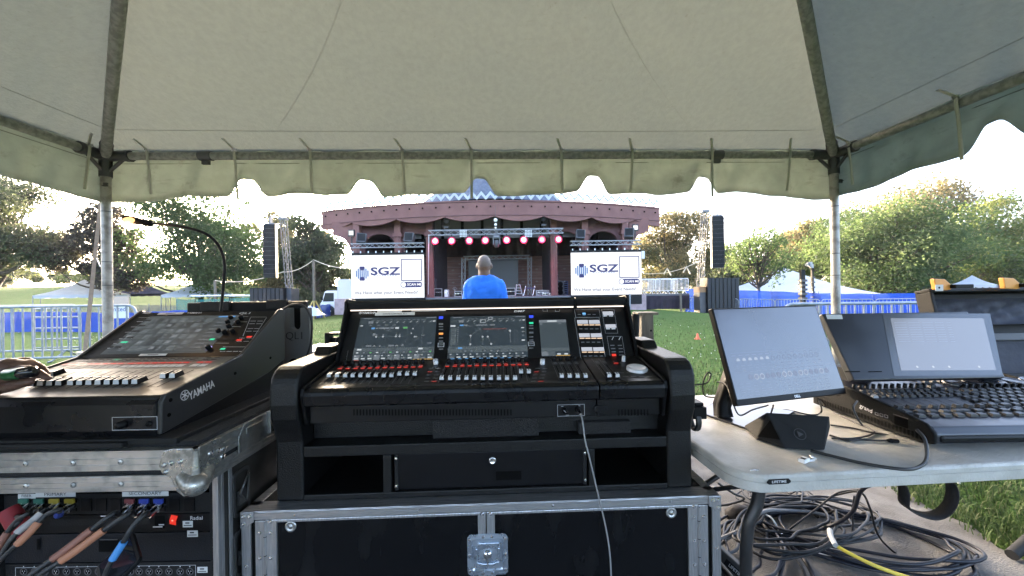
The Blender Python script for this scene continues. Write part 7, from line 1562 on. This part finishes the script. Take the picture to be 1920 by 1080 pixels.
# lighting desk: deck with keys, faders, encoders; raised wing with screen
ma = thing('lighting_desk', 'large dark lighting desk full of keys and faders with a raised touchscreen wing', 'lighting console', (1.62, 1.15, TZ))
LX0, LX1 = 1.29, 2.05
DECKM = pbr('blue grey deck', (.02, .022, .032), .36, rvar=.06, vscale=14); DESKS = pbr('desk side', (.010, .010, .010), .6, spec=.12, bump=.15, bscale=200)
mb = MB(); dprof = [(1.15, TZ + .018), (1.15, TZ + .045), (1.165, TZ + .066), (1.215, TZ + .074), (1.56, TZ + .128), (1.60, TZ + .12), (1.60, TZ + .012), (1.19, TZ + .008)]
mb.prism(dprof, LX0 + .012, LX1 - .012, QX); put('chassis', mb, DECKM, ma, .004, world=True)
for x in (LX0, LX1 - .0115): mb = MB(); mb.prism([(1.147, TZ + .018), (1.147, TZ + .05), (1.17, TZ + .074), (1.23, TZ + .086), (1.57, TZ + .139), (1.61, TZ + .125), (1.61, TZ + .006), (1.19, TZ + .006)], x, x + .0115, QX); put('side_panel', mb, DESKS, ma, .004, world=True)
mb = MB(); mb.bx(LX0 + .02, LX1 - .02, 1.144, 1.2, TZ + .02, TZ + .044); put('armrest', mb, BLACK, ma, .008, world=True)
LS = Pan(None, (LX0 - .0005, 1.15, TZ), (0, -1, 0), (0, 0, 1)); DP = Pan(None, (LX0, 1.215, TZ + .0745), (1, 0, 0), (0, .345, .054))
u, v = LS.uv(1624, 766); words('grand', LS.off(u, v, .0006) @ Matrix.Rotation(R(-9), 4, 'Z'), .022, SILVER, ma, world=True)
mb = MB()
for px in (1644, 1653, 1662): u, v = LS.uv(px, 776 + (px - 1644) * .25); mb.mat(0).frame(u - .006, v - .005, u + .006, v + .005, .0012, .0006, LS.M)
u, v = LS.uv(1690, 792); mb.mat(1).rect(u - .022, v - .013, u + .022, v + .016, .0008, LS.M); u, v = LS.uv(1690, 781); mb.mat(2).rect(u - .024, v - .001, u + .024, v + .002, .003, LS.M)
for k in range(34): u = .0 + -.02 - k * .0125; mb.mat(1).rect(u - .0035, .018, u + .0035, .036, .0006, LS.M)
put('port_panel', mb, [PRINT, VOID, DGREY], ma, world=True)
KEYM = pbr('desk key', (.022, .023, .027), .42); KEYL = pbr('light desk key', (.30, .30, .31), .45)
def keys(ulist, v, w, d, h=.008, m=0, P=DP): 
    for u in ulist: kb.mat(m).key((u, v, 0), (w, d, h), P.M, .78)
kb = MB(); lin = lambda a, b, n: [a + (b - a) * i / (n - 1) for i in range(n)]
def dv(py, px=1750): return DP.uv(px, py)[1]
keys(lin(.035, .30, 12), .205, .017, .014); keys(lin(.04, .31, 12), .178, .017, .013, m=0); keys(lin(.035, .31, 11), .158, .019, .014, m=0); keys([.035], .158, .019, .0142, .0085, 1)
keys(lin(.03, .20, 5) + lin(.225, .40, 5), .040, .028, .017); keys(lin(.045, .215, 5) + lin(.245, .415, 5), .013, .028, .019)
keys(lin(.0, .30, 0) if False else [], 0, 0, 0)
put('executor_keys', kb, [KEYM, KEYL], ma, world=True); kb = MB()
for j in range(7): keys([.345 + .0 * j, .372], .215 - .026 * j, .02, .016)
for j in range(6): keys(lin(.415, .74, 11), .20 - .030 * j, .023, .018)
keys(lin(.44, .74, 10), .012, .024, .018); keys(lin(.34, .42, 3), .31, .02, .014); keys(lin(.36, .42, 3), .285, .02, .014)
put('command_keys', kb, [KEYM, KEYL], ma, world=True)
mb = MB()
for i in range(10): u = .03 + .04 * i; mb.mat(0).rect(u - .001, .055, u + .001, .138, .0008, DP.M)
for u in (.29, .322): mb.rect(u + .04 - .001, .06, u + .04 + .001, .24, .0008, DP.M)
put('fader_slot', mb, [VOID], ma, world=True)
mcap = MB().key((0, 0, 0), (.021, .016, .012), t=.75).mesh('fader_cap', [KEYM])
for i in range(10): o = put('fader_cap', mcap, None, ma); o.matrix_local = mtx(ma).inverted() @ DP.off(.03 + .04 * i, .068, .001)
for u, v in ((.33, .235), (.362, .10), (.29, .24)): o = put('fader_cap', mcap, None, ma); o.matrix_local = mtx(ma).inverted() @ DP.off(u, v, .001)
ek = MB().lathe([(.0068, 0), (.0062, .016), (.0003, .0165)], 12).mesh('knob', [BLACK])
for i in range(12): o = put('knob', ek, None, ma); o.matrix_local = mtx(ma).inverted() @ DP.off(.03 + .0245 * i, .235 + (.0), .001)
dk = MB(); dk.lathe([(.036, 0), (.036, .009), (.032, .012), (.026, .008), (.012, .0075), (.0003, .0075)], 26); dk = dk.mesh('encoder_wheel', [pbr('satin encoder', (.03, .032, .04), .22)])
for i in range(5): o = put('encoder_wheel', dk, None, ma); o.matrix_local = mtx(ma).inverted() @ DP.off(.45 + .078 * i, .265, .001)
for i in range(12): o = put('knob', ek, None, ma); o.matrix_local = mtx(ma).inverted() @ DP.off(.44 + .027 * i, .222, .001)
WC = [at(1601, 713, 1.45), at(1886, 708, 1.46), at(1541, 588, 1.60)]; wx_ = WC[1] - WC[0]; wy_ = WC[2] - WC[0]; WQ = fr(WC[0], wx_, wy_); WW = wx_.length; WH = at(1860, 585, 1.53); WH = .292
DW = WQ.inverted() @ at(1541, 588, 1.60); WW2 = (WQ.inverted() @ at(1860, 586, 1.53)).x
mb = MB(); mb.prism([(0, 0), (WW, 0), (WW2, DW.y), (DW.x, DW.y)], -.028, 0, WQ); wing_ = put('screen_wing', mb, pbr('wing plastic', (.012, .012, .015), .35, rvar=.05, vscale=8), ma, .004, world=True)
def wpx(px, py): 
    o_ = WQ.inverted() @ Vector((0, 0, CAMZ)); d_ = WQ.inverted().to_3x3() @ ray(px, py); k = -o_.z / d_.z; p = o_ + d_ * k; return p.x, p.y
mb = MB(); mb.add([(*wpx(*p), .0008) for p in ((1676, 705), (1880, 704), (1856, 588), (1654, 588))], [(0, 1, 2, 3)], WQ); gb = put('glass_bezel', mb, pbr('grey glass bezel', (.10, .10, .11), .18), wing_)
gb.parent = ma; gb.matrix_parent_inverse = mtx(ma).inverted()
SCRM = pbr('pale desk screen', (.03, .03, .035), .12, rvar=.05, vscale=5); b_ = SCRM.node_tree.nodes['Principled BSDF']; b_.inputs['Emission Color'].default_value = (.56, .64, .80, 1); b_.inputs['Emission Strength'].default_value = dim(.46)
mb = MB(); mb.mat(0).add([(*wpx(*p), .0014) for p in ((1689, 695), (1867, 694), (1843, 597), (1669, 597))], [(0, 1, 2, 3)], WQ); mb.mat(1)
for r in range(9):
    for x0, x1 in ((1676, 1698), (1702, 1724), (1728, 1748), (1752, 1768), (1774, 1782)): y = 606 + r * 4.4; a, b = wpx(x0 + r * 1.1, y), wpx(x1 + r * 1.1, y); mb.rect(a[0], a[1], b[0], a[1] + .0022, .0018, WQ)
for px in (1719, 1749, 1779, 1835): a = wpx(px, 688); mb.mat(2).disc(a[0], a[1], .0045, .0018, WQ, 10)
put('touchscreen', mb, [SCRM, glow('desk ui line', (.56, .67, .90), .60), glow('desk ui icon', (.8, .86, .95), .85)], ma, world=True)
mb = MB(); mb.add([(*wpx(*p), .001) for p in ((1551, 598.5), (1580, 598.5), (1578, 590), (1548, 590))], [(0, 1, 2, 3)], WQ); put('tape_label', mb, PAPER, ma, world=True)
mb = MB(); 
for x0, x1 in ((1585, 1613), (1628, 1654)): a, b = wpx(x0, 698), wpx(x1, 698); mb.rect(a[0], a[1], b[0], a[1] + .0035, .001, WQ)
put('recess', mb, VOID, ma, world=True)
mb = MB(); mb.bx(1.36, 1.46, 1.52, 1.60, TZ + .10, WC[0].z + .03); mb.bx(1.83, 1.95, 1.50, 1.60, TZ + .10, WC[0].z + .03); put('hinge_arm', mb, MATTE, ma, .01, world=True)
mb = MB(); mb.bx(LX1, LX1 + .5, 1.17, 1.60, TZ + .012, TZ + .10); put('side_extension', mb, DECKM, ma, .005, world=True)
# tall open trunk with a fabric-lined lid and orange latches
tk = thing('open_trunk', 'tall black trunk standing open behind the lighting desk, its lid lined in dark fabric', 'trunk', (2.9, 2.3, 0))
tl = at(1740, 549, 2.1); LX = tl.x; RX = LX + 1.25; zb_, zt2 = .80, at(1760, 541, 2.1).z
mb = MB(); mb.bx(LX - .06, RX, 1.75, 2.12, .44, .70); put('body', mb, BLACK, tk, .02, world=True)
for x in (LX + .55, RX - .1):
    for y in (1.8, 2.08):
        mb = MB(); mb.tube([(x, y, .45), (x, y, .0)], .018, 8); put('leg', mb, LEGM, tk, world=True)
mb = MB(); mb.bx(LX - .07, RX, 1.74, 2.13, .69, .735); put('rim', mb, ALU, tk, .004, world=True)
LQ2 = fr((LX + .05, 2.04, .74), (1, 0, 0), (-.0, .10, .5)); LHt = (zt2 - .74) / .98; LWd = RX - LX
mb = MB(); 
mb.bx(0, LWd, LHt - .02, LHt, -.085, .0, LQ2); mb.bx(0, .02, 0, LHt - .02, -.085, 0, LQ2); mb.bx(LWd - .02, LWd, 0, LHt - .02, -.085, 0, LQ2); mb.bx(.02, LWd - .02, 0, LHt - .02, -.085, -.075, LQ2); mb.bx(.02, LWd - .02, 0, .02, -.075, 0, LQ2); ld = put('lid', mb, pbr('trunk shell', (.014, .013, .0125), .6, spec=.2, bump=.1, bscale=150), tk, .012, world=True)
LIN = pbr('dark lining fabric', (.012, .013, .022), .75, bump=.5, bscale=18, var=(.02, .021, .032), vscale=6)
mb = MB(); mb.sm = True; n = 40
vs = [(.03 + (LWd - .06) * i / n, .29 + (LHt - .35) * j / 14, -.02 - .035 * math.sin(PI * j / 14) ** .6 + .008 * math.sin(i * 1.7 + j * .5) * math.sin(PI * j / 14) + .006 * math.sin(i * .9 - j)) for j in range(15) for i in range(n + 1)]
mb.add(vs, [(j * (n + 1) + i, j * (n + 1) + i + 1, (j + 1) * (n + 1) + i + 1, (j + 1) * (n + 1) + i) for j in range(14) for i in range(n)], LQ2); mb.sm = False; mb.bx(.03, LWd - .03, .02, .20, -.07, -.03, LQ2); put('lining', mb, LIN, tk, world=True)
mb = MB(); mb.bx(.02, LWd - .02, .20, .24, -.07, -.01, LQ2); put('lining_band', mb, pbr('band grey', (.05, .05, .055), .6), tk, .004, world=True)
ORL = pbr('orange latch plastic', (.62, .27, .05), .45)
for px in (1759, 1887):
    p = at(px, 541, 2.09); mb = MB(); Q = Matrix.Translation((p.x, 2.08, zt2)); mb.prism([(-.045, .055), (.015, .052), (.04, .03), (.05, .02), (.05, -.005), (.03, -.01), (-.035, -.005)], -.012, .012, Q @ Matrix(((1, 0, 0, 0), (0, 0, -1, 0), (0, 1, 0, 0), (0, 0, 0, 1)))); lt_ = put('latch', mb, ORL, tk, .004, world=True, label='orange plastic latch')
    mb = MB(); mb.bx(p.x + .04, p.x + .14, 2.04, 2.10, zt2, zt2 + .022); put('latch_seat', mb, BLACK, tk, .003, world=True)
p = at(1761, 538, 2.02); mb = MB(); mb.bx(p.x - .02, p.x + .022, 2.02, 2.022, p.z - .022, p.z + .012); st = put('sticker', mb, PAPER, tk, world=True); mb = MB(); mb.disc(p.x, p.z - .004, .006, 0, Matrix(((1, 0, 0, 0), (0, 0, -1, 2.0195), (0, 1, 0, 0), (0, 0, 0, 1)))); put('print', mb, INK, tk, world=True)
# cables on the table
def tcable(name, label, pts, r=.0032, mat=BLK, cat='cable', rad=False):
    mb = MB(); P_ = []
    for p in pts:
        if len(p) == 2: q = gr(p[0], p[1], TZ + r + .001); P_.append(q)
        else: P_.append(at(*p))
    mb.tube(spline(P_, 8), r, 8); return tag(put(name, mb, mat), label, cat)
tcable('cable', 'thick black lead from the lighting desk front sweeping round to the wedge controller', [(1719, 806, 1.17), (1733, 822, 1.14), (1738, 845, 1.10), (1736, 864, 1.055), (1722, 876, 1.035), (1700, 880), (1660, 876), (1610, 867), (1560, 855), (1520, 845)], .0046)
tcable('cable', 'thin black lead with a loose plug lying behind the wedge controller', [(1556, 816), (1590, 826), (1612, 824), (1640, 826), (1665, 826)], .0034)
mb = MB(); a = gr(1664, 826, TZ + .006); b = gr(1684, 827, TZ + .006); mb.tube([a, a.lerp(b, .35), a.lerp(b, .36), b], [.004, .008, .007, .006], 8); tag(put('usb_plug', mb, BLACK), 'small black plug with a steel tip at the end of a loose lead', 'plug')
tcable('cable', 'black lead running from the wedge controller to the desk side', [(1557, 797), (1600, 803), (1640, 812), (1690, 817, 1.28), (1730, 812, 1.27)], .003)
tcable('cable', 'black lead looping under the tilted monitor towards the lighting desk', [(1536, 750, 1.40), (1548, 762), (1575, 778), (1612, 796), (1638, 808), (1630, 816), (1600, 822), (1560, 822)], .003)
tcable('cable', 'black lead hanging from the back of the monitor into a loop on the table', [(1450, 760, 1.36), (1447, 778), (1470, 768), (1520, 778), (1540, 772), (1536, 750, 1.42)], .003)
tcable('cable', 'thin black lead plugged into the lighting desk side and drooping to the table', [(1607, 752, 1.32), (1600, 765, 1.27), (1608, 785, 1.26), (1617, 798, 1.26)], .003)
tcable('cable', 'black lead dropping from the monitor edge past its stand', [(1345, 716, 1.42), (1362, 722, 1.38), (1372, 748, 1.33), (1386, 778, 1.32), (1412, 768, 1.33), (1440, 760, 1.36)], .0028)
tcable('cable', 'black lead looping in the air between the big console and the monitor', [(1302, 722, 1.50), (1325, 718, 1.5), (1333, 702, 1.5), (1326, 700, 1.5), (1318, 720, 1.5), (1322, 742, 1.52), (1350, 745, 1.5), (1362, 742, 1.48)], .003)
tcable('cable', 'thin lead arching over the console cheek end', [(1252, 676, 1.34), (1262, 667, 1.34), (1270, 672, 1.34), (1270, 682, 1.34)], .0034)
mb = MB(); c = at(1300, 786, 1.28)
for k in range(3): mb.tube([c + Vector((.004 * k, math.cos(a * PI / 8) * .03, math.sin(a * PI / 8) * .034)) for a in range(16)], .006, 8, closed=True)
tag(put('cable_coil', mb, BLK), 'small coil of black cable between the big console and the table', 'cable coil')
mb = MB(); p = at(1298, 770, 1.28); mb.bx(p.x - .01, p.x + .035, p.y - .03, p.y + .05, p.z - .02, p.z + .02); mb.bx(p.x + .0, p.x + .03, p.y - .02, p.y + .03, p.z + .02, p.z + .032); tag(put('bracket_box', mb, BLACK, None, .003), 'small black bracket on the side of the big console cradle', 'bracket')
t = thing('key_fob', 'tiny white USB stick lying on the table with a crumpled clear bag', 'usb stick', gr(1508, 868, TZ)); 
mb = MB(); Q = t.matrix_basis @ Matrix.Rotation(R(35), 4, 'Z') if False else Matrix.Translation(t.location) @ Matrix.Rotation(R(30), 4, 'Z'); mb.bx(-.018, .014, -.009, .009, .004, .014, Q); put('body', mb, WHITE, t, .002, world=True); mb = MB(); mb.bx(-.012, .0, -.006, .006, .0142, .0148, Q); put('print', mb, INK, t, world=True)
mb = MB(); mb.tube([Q @ Vector(p) for p in ((.012, -.004, .004), (.03, -.012, .006), (.04, .002, .010), (.05, -.01, .004))], .0035, 5); put('bag', mb, pbr('clear plastic', (.6, .6, .6), .15), t, world=True)
mb = MB(); p = gr(1412, 882, TZ + .002); mb.tube([p + Vector(q) for q in ((-.008, 0, 0), (.0, -.004, .004), (.008, .002, .0), (.016, -.003, .002))], .0018, 5); tag(put('earplug', mb, CHROME), 'tiny bright metal clip on the table corner', 'clip')
# strap loop under the table
mb = MB(); mb.sm = True; LP = [at(1668, 900, 1.25), at(1688, 906, 1.22), at(1694, 925, 1.21), at(1694, 945, 1.2), at(1708, 958, 1.2), at(1740, 968, 1.2), at(1765, 963, 1.2), at(1782, 945, 1.2), at(1787, 920, 1.2), at(1780, 900, 1.22)]
S = spline(LP, 6); wv = Vector((.2, 1, 0)).normalized() * .022
mb.add([q for v in S for q in (v - wv, v + wv)], [(2 * i, 2 * i + 1, 2 * i + 3, 2 * i + 2) for i in range(len(S) - 1)]); o = put('strap_loop', mb, pbr('black webbing', (.014, .014, .016), .8, bump=.4, bscale=400)); o.modifiers.new('s', 'SOLIDIFY').thickness = .003
tag(o, 'wide black webbing strap hanging in a loop under the table edge', 'strap')
# a second folded table on edge under the first
a, b = at(1356, 1040, 1.32), at(1412, 1092, 1.22); t = thing('folded_table', 'dark edge of a folded table reading LIFETIME, leaning beneath the white table', 'table', (a.x, a.y, 0))
d = (b - a).normalized(); Q = fr(a, d, Vector((-d.z, 0, d.x)).normalized() if False else (Vector((.55, 0, .83)))); mb = MB(); mb.bx(-.15, .55, -.5, .012, -.05, 0, Q); put('panel', mb, pbr('dark table edge', (.05, .05, .05), .5), t, .006, world=True); mb = MB(); mb.bx(.015, .10, -.022, -.002, .0005, .0015, Q); bd = put('badge', mb, MATTE, t, world=True); words('LIFETIME', Q @ Matrix.Translation((.057, -.012, .003)), .014, SILVER, t, world=True, bold=.02)

# ------------------------------------------------------------------ heap of cables on the slab
def coil(name, label, cx, cy, rx, ry, turns, r, mat, tilt=0, seed=1, rot=0.0, z0=.008, tail=None):
    q = random.Random(seed); pts = []
    for i in range(turns * 18):
        a = 2 * PI * i / 18; k = i / 18; x = (rx + .05 * math.sin(k * 2.3 + seed) + .02 * math.sin(a * 3 + k * 5 + seed) + .012 * q.uniform(-1, 1)) * math.cos(a); y = (ry + .04 * math.sin(k * 1.7) + .018 * math.sin(a * 2 + k * 3) + .01 * q.uniform(-1, 1)) * math.sin(a)
        x += .02 * math.sin(k * 1.1); z = z0 + r + .012 * (k % 4) + tilt * (x / max(rx, .01)) * .5 + tilt * .5
        pts.append((cx + x * math.cos(rot) - y * math.sin(rot), cy + x * math.sin(rot) + y * math.cos(rot), z))
    if tail: pts += tail
    mb = MB(); mb.tube(spline(pts, 3), r, 7); return tag(put(name, mb, mat), label, 'cable')
CB = [pbr('heap black cable', (.007, .007, .008), .5, spec=.3), pbr('navy black cable', (.009, .010, .016), .45, spec=.35), pbr('charcoal cable', (.025, .025, .027), .5, spec=.4)]
G = lambda px, py: gr(px, py, .01)
c = G(1610, 1015); coil('cable_coil', 'widest loose coil of thick black cable on the slab under the table', c.x, c.y, .40, .20, 6, .0075, CB[1], seed=1, rot=-.25)
c = G(1520, 985); coil('cable_coil', 'coil of charcoal cable overlapping the widest black coil', c.x, c.y, .34, .17, 5, .006, CB[2], seed=2, rot=.15, z0=.03)
c = G(1455, 940); coil('cable_coil', 'small tight coil of thin charcoal cable behind the table leg', c.x, c.y, .17, .12, 6, .004, CB[2], seed=3, rot=.3, z0=.03)
c = G(1480, 1010); coil('cable_coil', 'oval coil of black cable in the middle of the heap', c.x, c.y, .30, .13, 5, .0065, CB[0], seed=5, rot=.4, z0=.05)
c = G(1400, 1035); coil('cable_coil', 'bundle of black cable beside the flight case corner', c.x, c.y, .26, .12, 4, .007, CB[1], seed=6, rot=.9)
def gcable(label, pts, r, mat, name='cable'):
    P_ = [gr(p[0], p[1], r + (p[2] if len(p) > 2 else .01)) for p in pts]; mb = MB(); mb.tube(spline(P_, 8), r, 8); return tag(put(name, mb, mat), label, 'cable')
gcable('bright yellow cable trailing from a grey sleeve across the slab', [(1566, 1022, .11), (1590, 1036, .10), (1630, 1056, .08), (1670, 1072, .06), (1720, 1088, .04), (1800, 1112)], .0075, pbr('yellow cable', (.62, .48, .05), .45))
gcable('short grey sleeve joint where the yellow cable begins', [(1556, 994, .10), (1558, 1006, .11), (1567, 1023, .11)], .011, pbr('grey sleeve joint', (.35, .35, .33), .5))
gcable('thick grey cable curving by the flight case corner', [(1350, 1010, .05), (1390, 992, .08), (1430, 960, .1), (1470, 957, .08), (1530, 962, .06), (1600, 985, .04), (1640, 1000, .03)], .008, pbr('mid grey cable', (.13, .13, .135), .45))
gcable('grey cable arching from the case foot back to the slab', [(1340, 1030, .02), (1372, 1005, .03), (1384, 1020, .02), (1375, 1034, .02), (1345, 1040, .02)], .008, MATS['mid grey cable'])
gcable('bundle of black leads spreading towards the viewer from the heap', [(1470, 1015, .05), (1500, 1040, .03), (1520, 1070, .02), (1535, 1110, .01)], .009, CB[1])
gcable('black lead from the heap running along the case and out of sight', [(1475, 1022, .05), (1492, 1046, .03), (1508, 1074, .02), (1520, 1120, .01)], .006, CB[2])
def hang(label, pts, r, mat): mb = MB(); mb.tube(spline([at(*p) for p in pts], 8), r, 8); return tag(put('cable', mb, mat), label, 'cable')
hang('black cable dropping from the table and crossing the heap in a tall arch', [(1630, 908, 1.55), (1612, 924, 1.6), (1598, 960, 1.7), (1560, 985, 1.8), (1500, 1000, 1.85), (1440, 1008, 1.85)], .008, CB[1])
hang('thin cable hanging down from the table in a long S to the slab', [(1560, 930, 1.9), (1610, 922, 1.7), (1630, 950, 1.7), (1645, 1000, 1.72), (1670, 1030, 1.74), (1712, 1060, 1.72), (1722, 1090, 1.7)], .0045, CB[0])
hang('thin cable rising in an arch from the heap to the table underside', [(1470, 1000, 1.82), (1530, 955, 1.85), (1570, 925, 1.85), (1612, 918, 1.8), (1632, 912, 1.7)], .0045, CB[0])
hang('cable dangling in a vertical loop in the middle of the heap', [(1602, 930, 1.75), (1598, 960, 1.78), (1599, 990, 1.8), (1590, 1010, 1.8), (1560, 1020, 1.8)], .004, CB[2])
mb = MB(); a, b = gr(1462, 998, .06), gr(1480, 1013, .03); mb.tube([a, a.lerp(b, .6), b], [.010, .010, .007], 10); tag(put('connector', mb, CHROME), 'bright metal cable connector lying on top of the heap', 'connector')
mb = MB(); a, b = gr(1436, 965, .1), gr(1462, 998, .05); mb.tube(spline([a, a.lerp(b, .5) + Vector((0, 0, .02)), b], 6), .0045, 8); tag(put('cable', mb, pbr('white cable', (.5, .5, .48), .5)), 'short white cable tail leading to the metal connector', 'cable')
mb = MB(); p = gr(1387, 975, .0); mb.sm = True; mb.ball((p.x, p.y, .03), (.08, .05, .05), n=9, m=5); mb.ball((p.x + .06, p.y + .02, .03), (.05, .05, .04), n=7, m=5); tag(put('cable_bag', mb, pbr('dark brown bag', (.018, .015, .014), .8, bump=.5, bscale=30)), 'crumpled dark brown bag behind the table leg', 'bag')
gcable('black lead hugging the slab beside the flight case', [(1345, 905, .2), (1375, 925, .12), (1395, 935, .06), (1370, 945, .03), (1345, 948, .02)], .006, BLK)
mb = MB(); p = gr(1552, 1040, .004); mb.add([(p.x - .05, p.y - .03, .012), (p.x + .05, p.y - .02, .016), (p.x + .045, p.y + .04, .012), (p.x - .04, p.y + .045, .018)], [(0, 1, 2, 3)]); o = put('plastic_bag', mb, pbr('clear plastic', (.6, .6, .6), .15)); tag(o, 'small clear plastic bag lying flat on the slab', 'bag'); o.modifiers.new('s', 'SOLIDIFY').thickness = .002
mb = MB(); a = gr(1900, 1050, .0); mb.tube([(a.x - .02, a.y - .01, .03), (a.x + .8, a.y + .3, .16)], .022, 10); tag(put('leaning_tube', mb, pbr('grey brown tube', (.02, .018, .015), .8)), 'grey brown tube end resting on the grass beside the slab', 'tube')
# oddments behind the big console
t = thing('cable_hook', 'black bracket with a wire loop behind the console on its small-console side', 'bracket', at(628, 640, 1.55)); mb = MB(); a, b = at(613, 655, 1.55), at(638, 623, 1.55); mb.bx(a.x, a.x + .02, 1.53, 1.57, a.z, b.z); mb.bx(a.x, b.x, 1.53, 1.57, b.z - .01, b.z); mb.bx(a.x, b.x, 1.55, 1.56, a.z, b.z - .02); put('plate', mb, BLACK, t, .003, world=True); mb = MB(); c = at(636, 640, 1.52); mb.tube([c + Vector((.016 * math.cos(k * PI / 8), 0, .018 * math.sin(k * PI / 8))) for k in range(16)], .002, 6, closed=True); put('wire', mb, DGREY, t, world=True)
t = thing('rack_case', 'small grey-fronted case on the slab behind the moulded case end', 'road case', (*gr(590, 668, .62).xy, 0)); p = at(590, 668, 2.4); t.location = (p.x, 2.4, 0); mb = MB(); mb.bx(-.18, .03, 0, .4, .02, p.z + .03); put('body', mb, pbr('pale grey case', (.30, .30, .30), .5), t, .006); mb = MB(); mb.frame(-.18, .02, .03, p.z + .03, .015, .004, fr((0, 0, 0), (1, 0, 0), (0, 0, 1))); mb.bx(-.12, -.02, -.01, 0, p.z - .05, p.z - .01); put('edging', mb, ALU, t)
# ------------------------------------------------------------------ lettering becomes plain meshes
bpy.context.view_layer.update(); dg = bpy.context.evaluated_depsgraph_get()
for o in [x for x in sc.objects if x.type == 'FONT']:
    me = bpy.data.meshes.new_from_object(o.evaluated_get(dg)); nm = 'lettering'; par, mb_, mi = o.parent, o.matrix_basis.copy(), o.matrix_parent_inverse.copy()
    bpy.data.objects.remove(o); q = bpy.data.objects.new(nm, me); COL.objects.link(q); q.parent = par; q.matrix_parent_inverse = mi; q.matrix_basis = mb_

# every thing's Empty goes to the middle of its base
bpy.context.view_layer.update()
for o in [x for x in sc.objects if x.type == 'EMPTY' and not x.parent]:
    lo = Vector((1e9, 1e9, 1e9)); hi = -lo; ch = o.children
    for c in [x for x in o.children_recursive if x.type == 'MESH']:
        for b_ in c.bound_box:
            p = c.matrix_world @ Vector(b_); lo = Vector(map(min, lo, p)); hi = Vector(map(max, hi, p))
    if lo.x > 1e8: continue
    M0 = mtx(o); o.location = ((lo.x + hi.x) / 2, (lo.y + hi.y) / 2, lo.z); D = mtx(o).inverted() @ M0
    for c in ch: c.matrix_parent_inverse = D @ c.matrix_parent_inverse

# evening haze, added to lift the dark tones far off: one closed box of thin air round everything, the sky outside it
mb = MB(); mb.bx(-955, 955, -330, 1560, -6, 34)
hz_ = put('haze', mb); tag(hz_, kind='stuff'); m = bpy.data.materials.new('haze air'); m.use_nodes = True; nt = m.node_tree; nt.nodes.remove(nt.nodes['Principled BSDF'])
v = nt.nodes.new('ShaderNodeVolumePrincipled'); v.inputs['Color'].default_value = (.92, .94, .97, 1); v.inputs['Density'].default_value = HAZE; v.inputs['Anisotropy'].default_value = .3
nt.links.new(v.outputs[0], nt.nodes['Material Output'].inputs['Volume']); hz_.data.materials.clear(); hz_.data.materials.append(m)
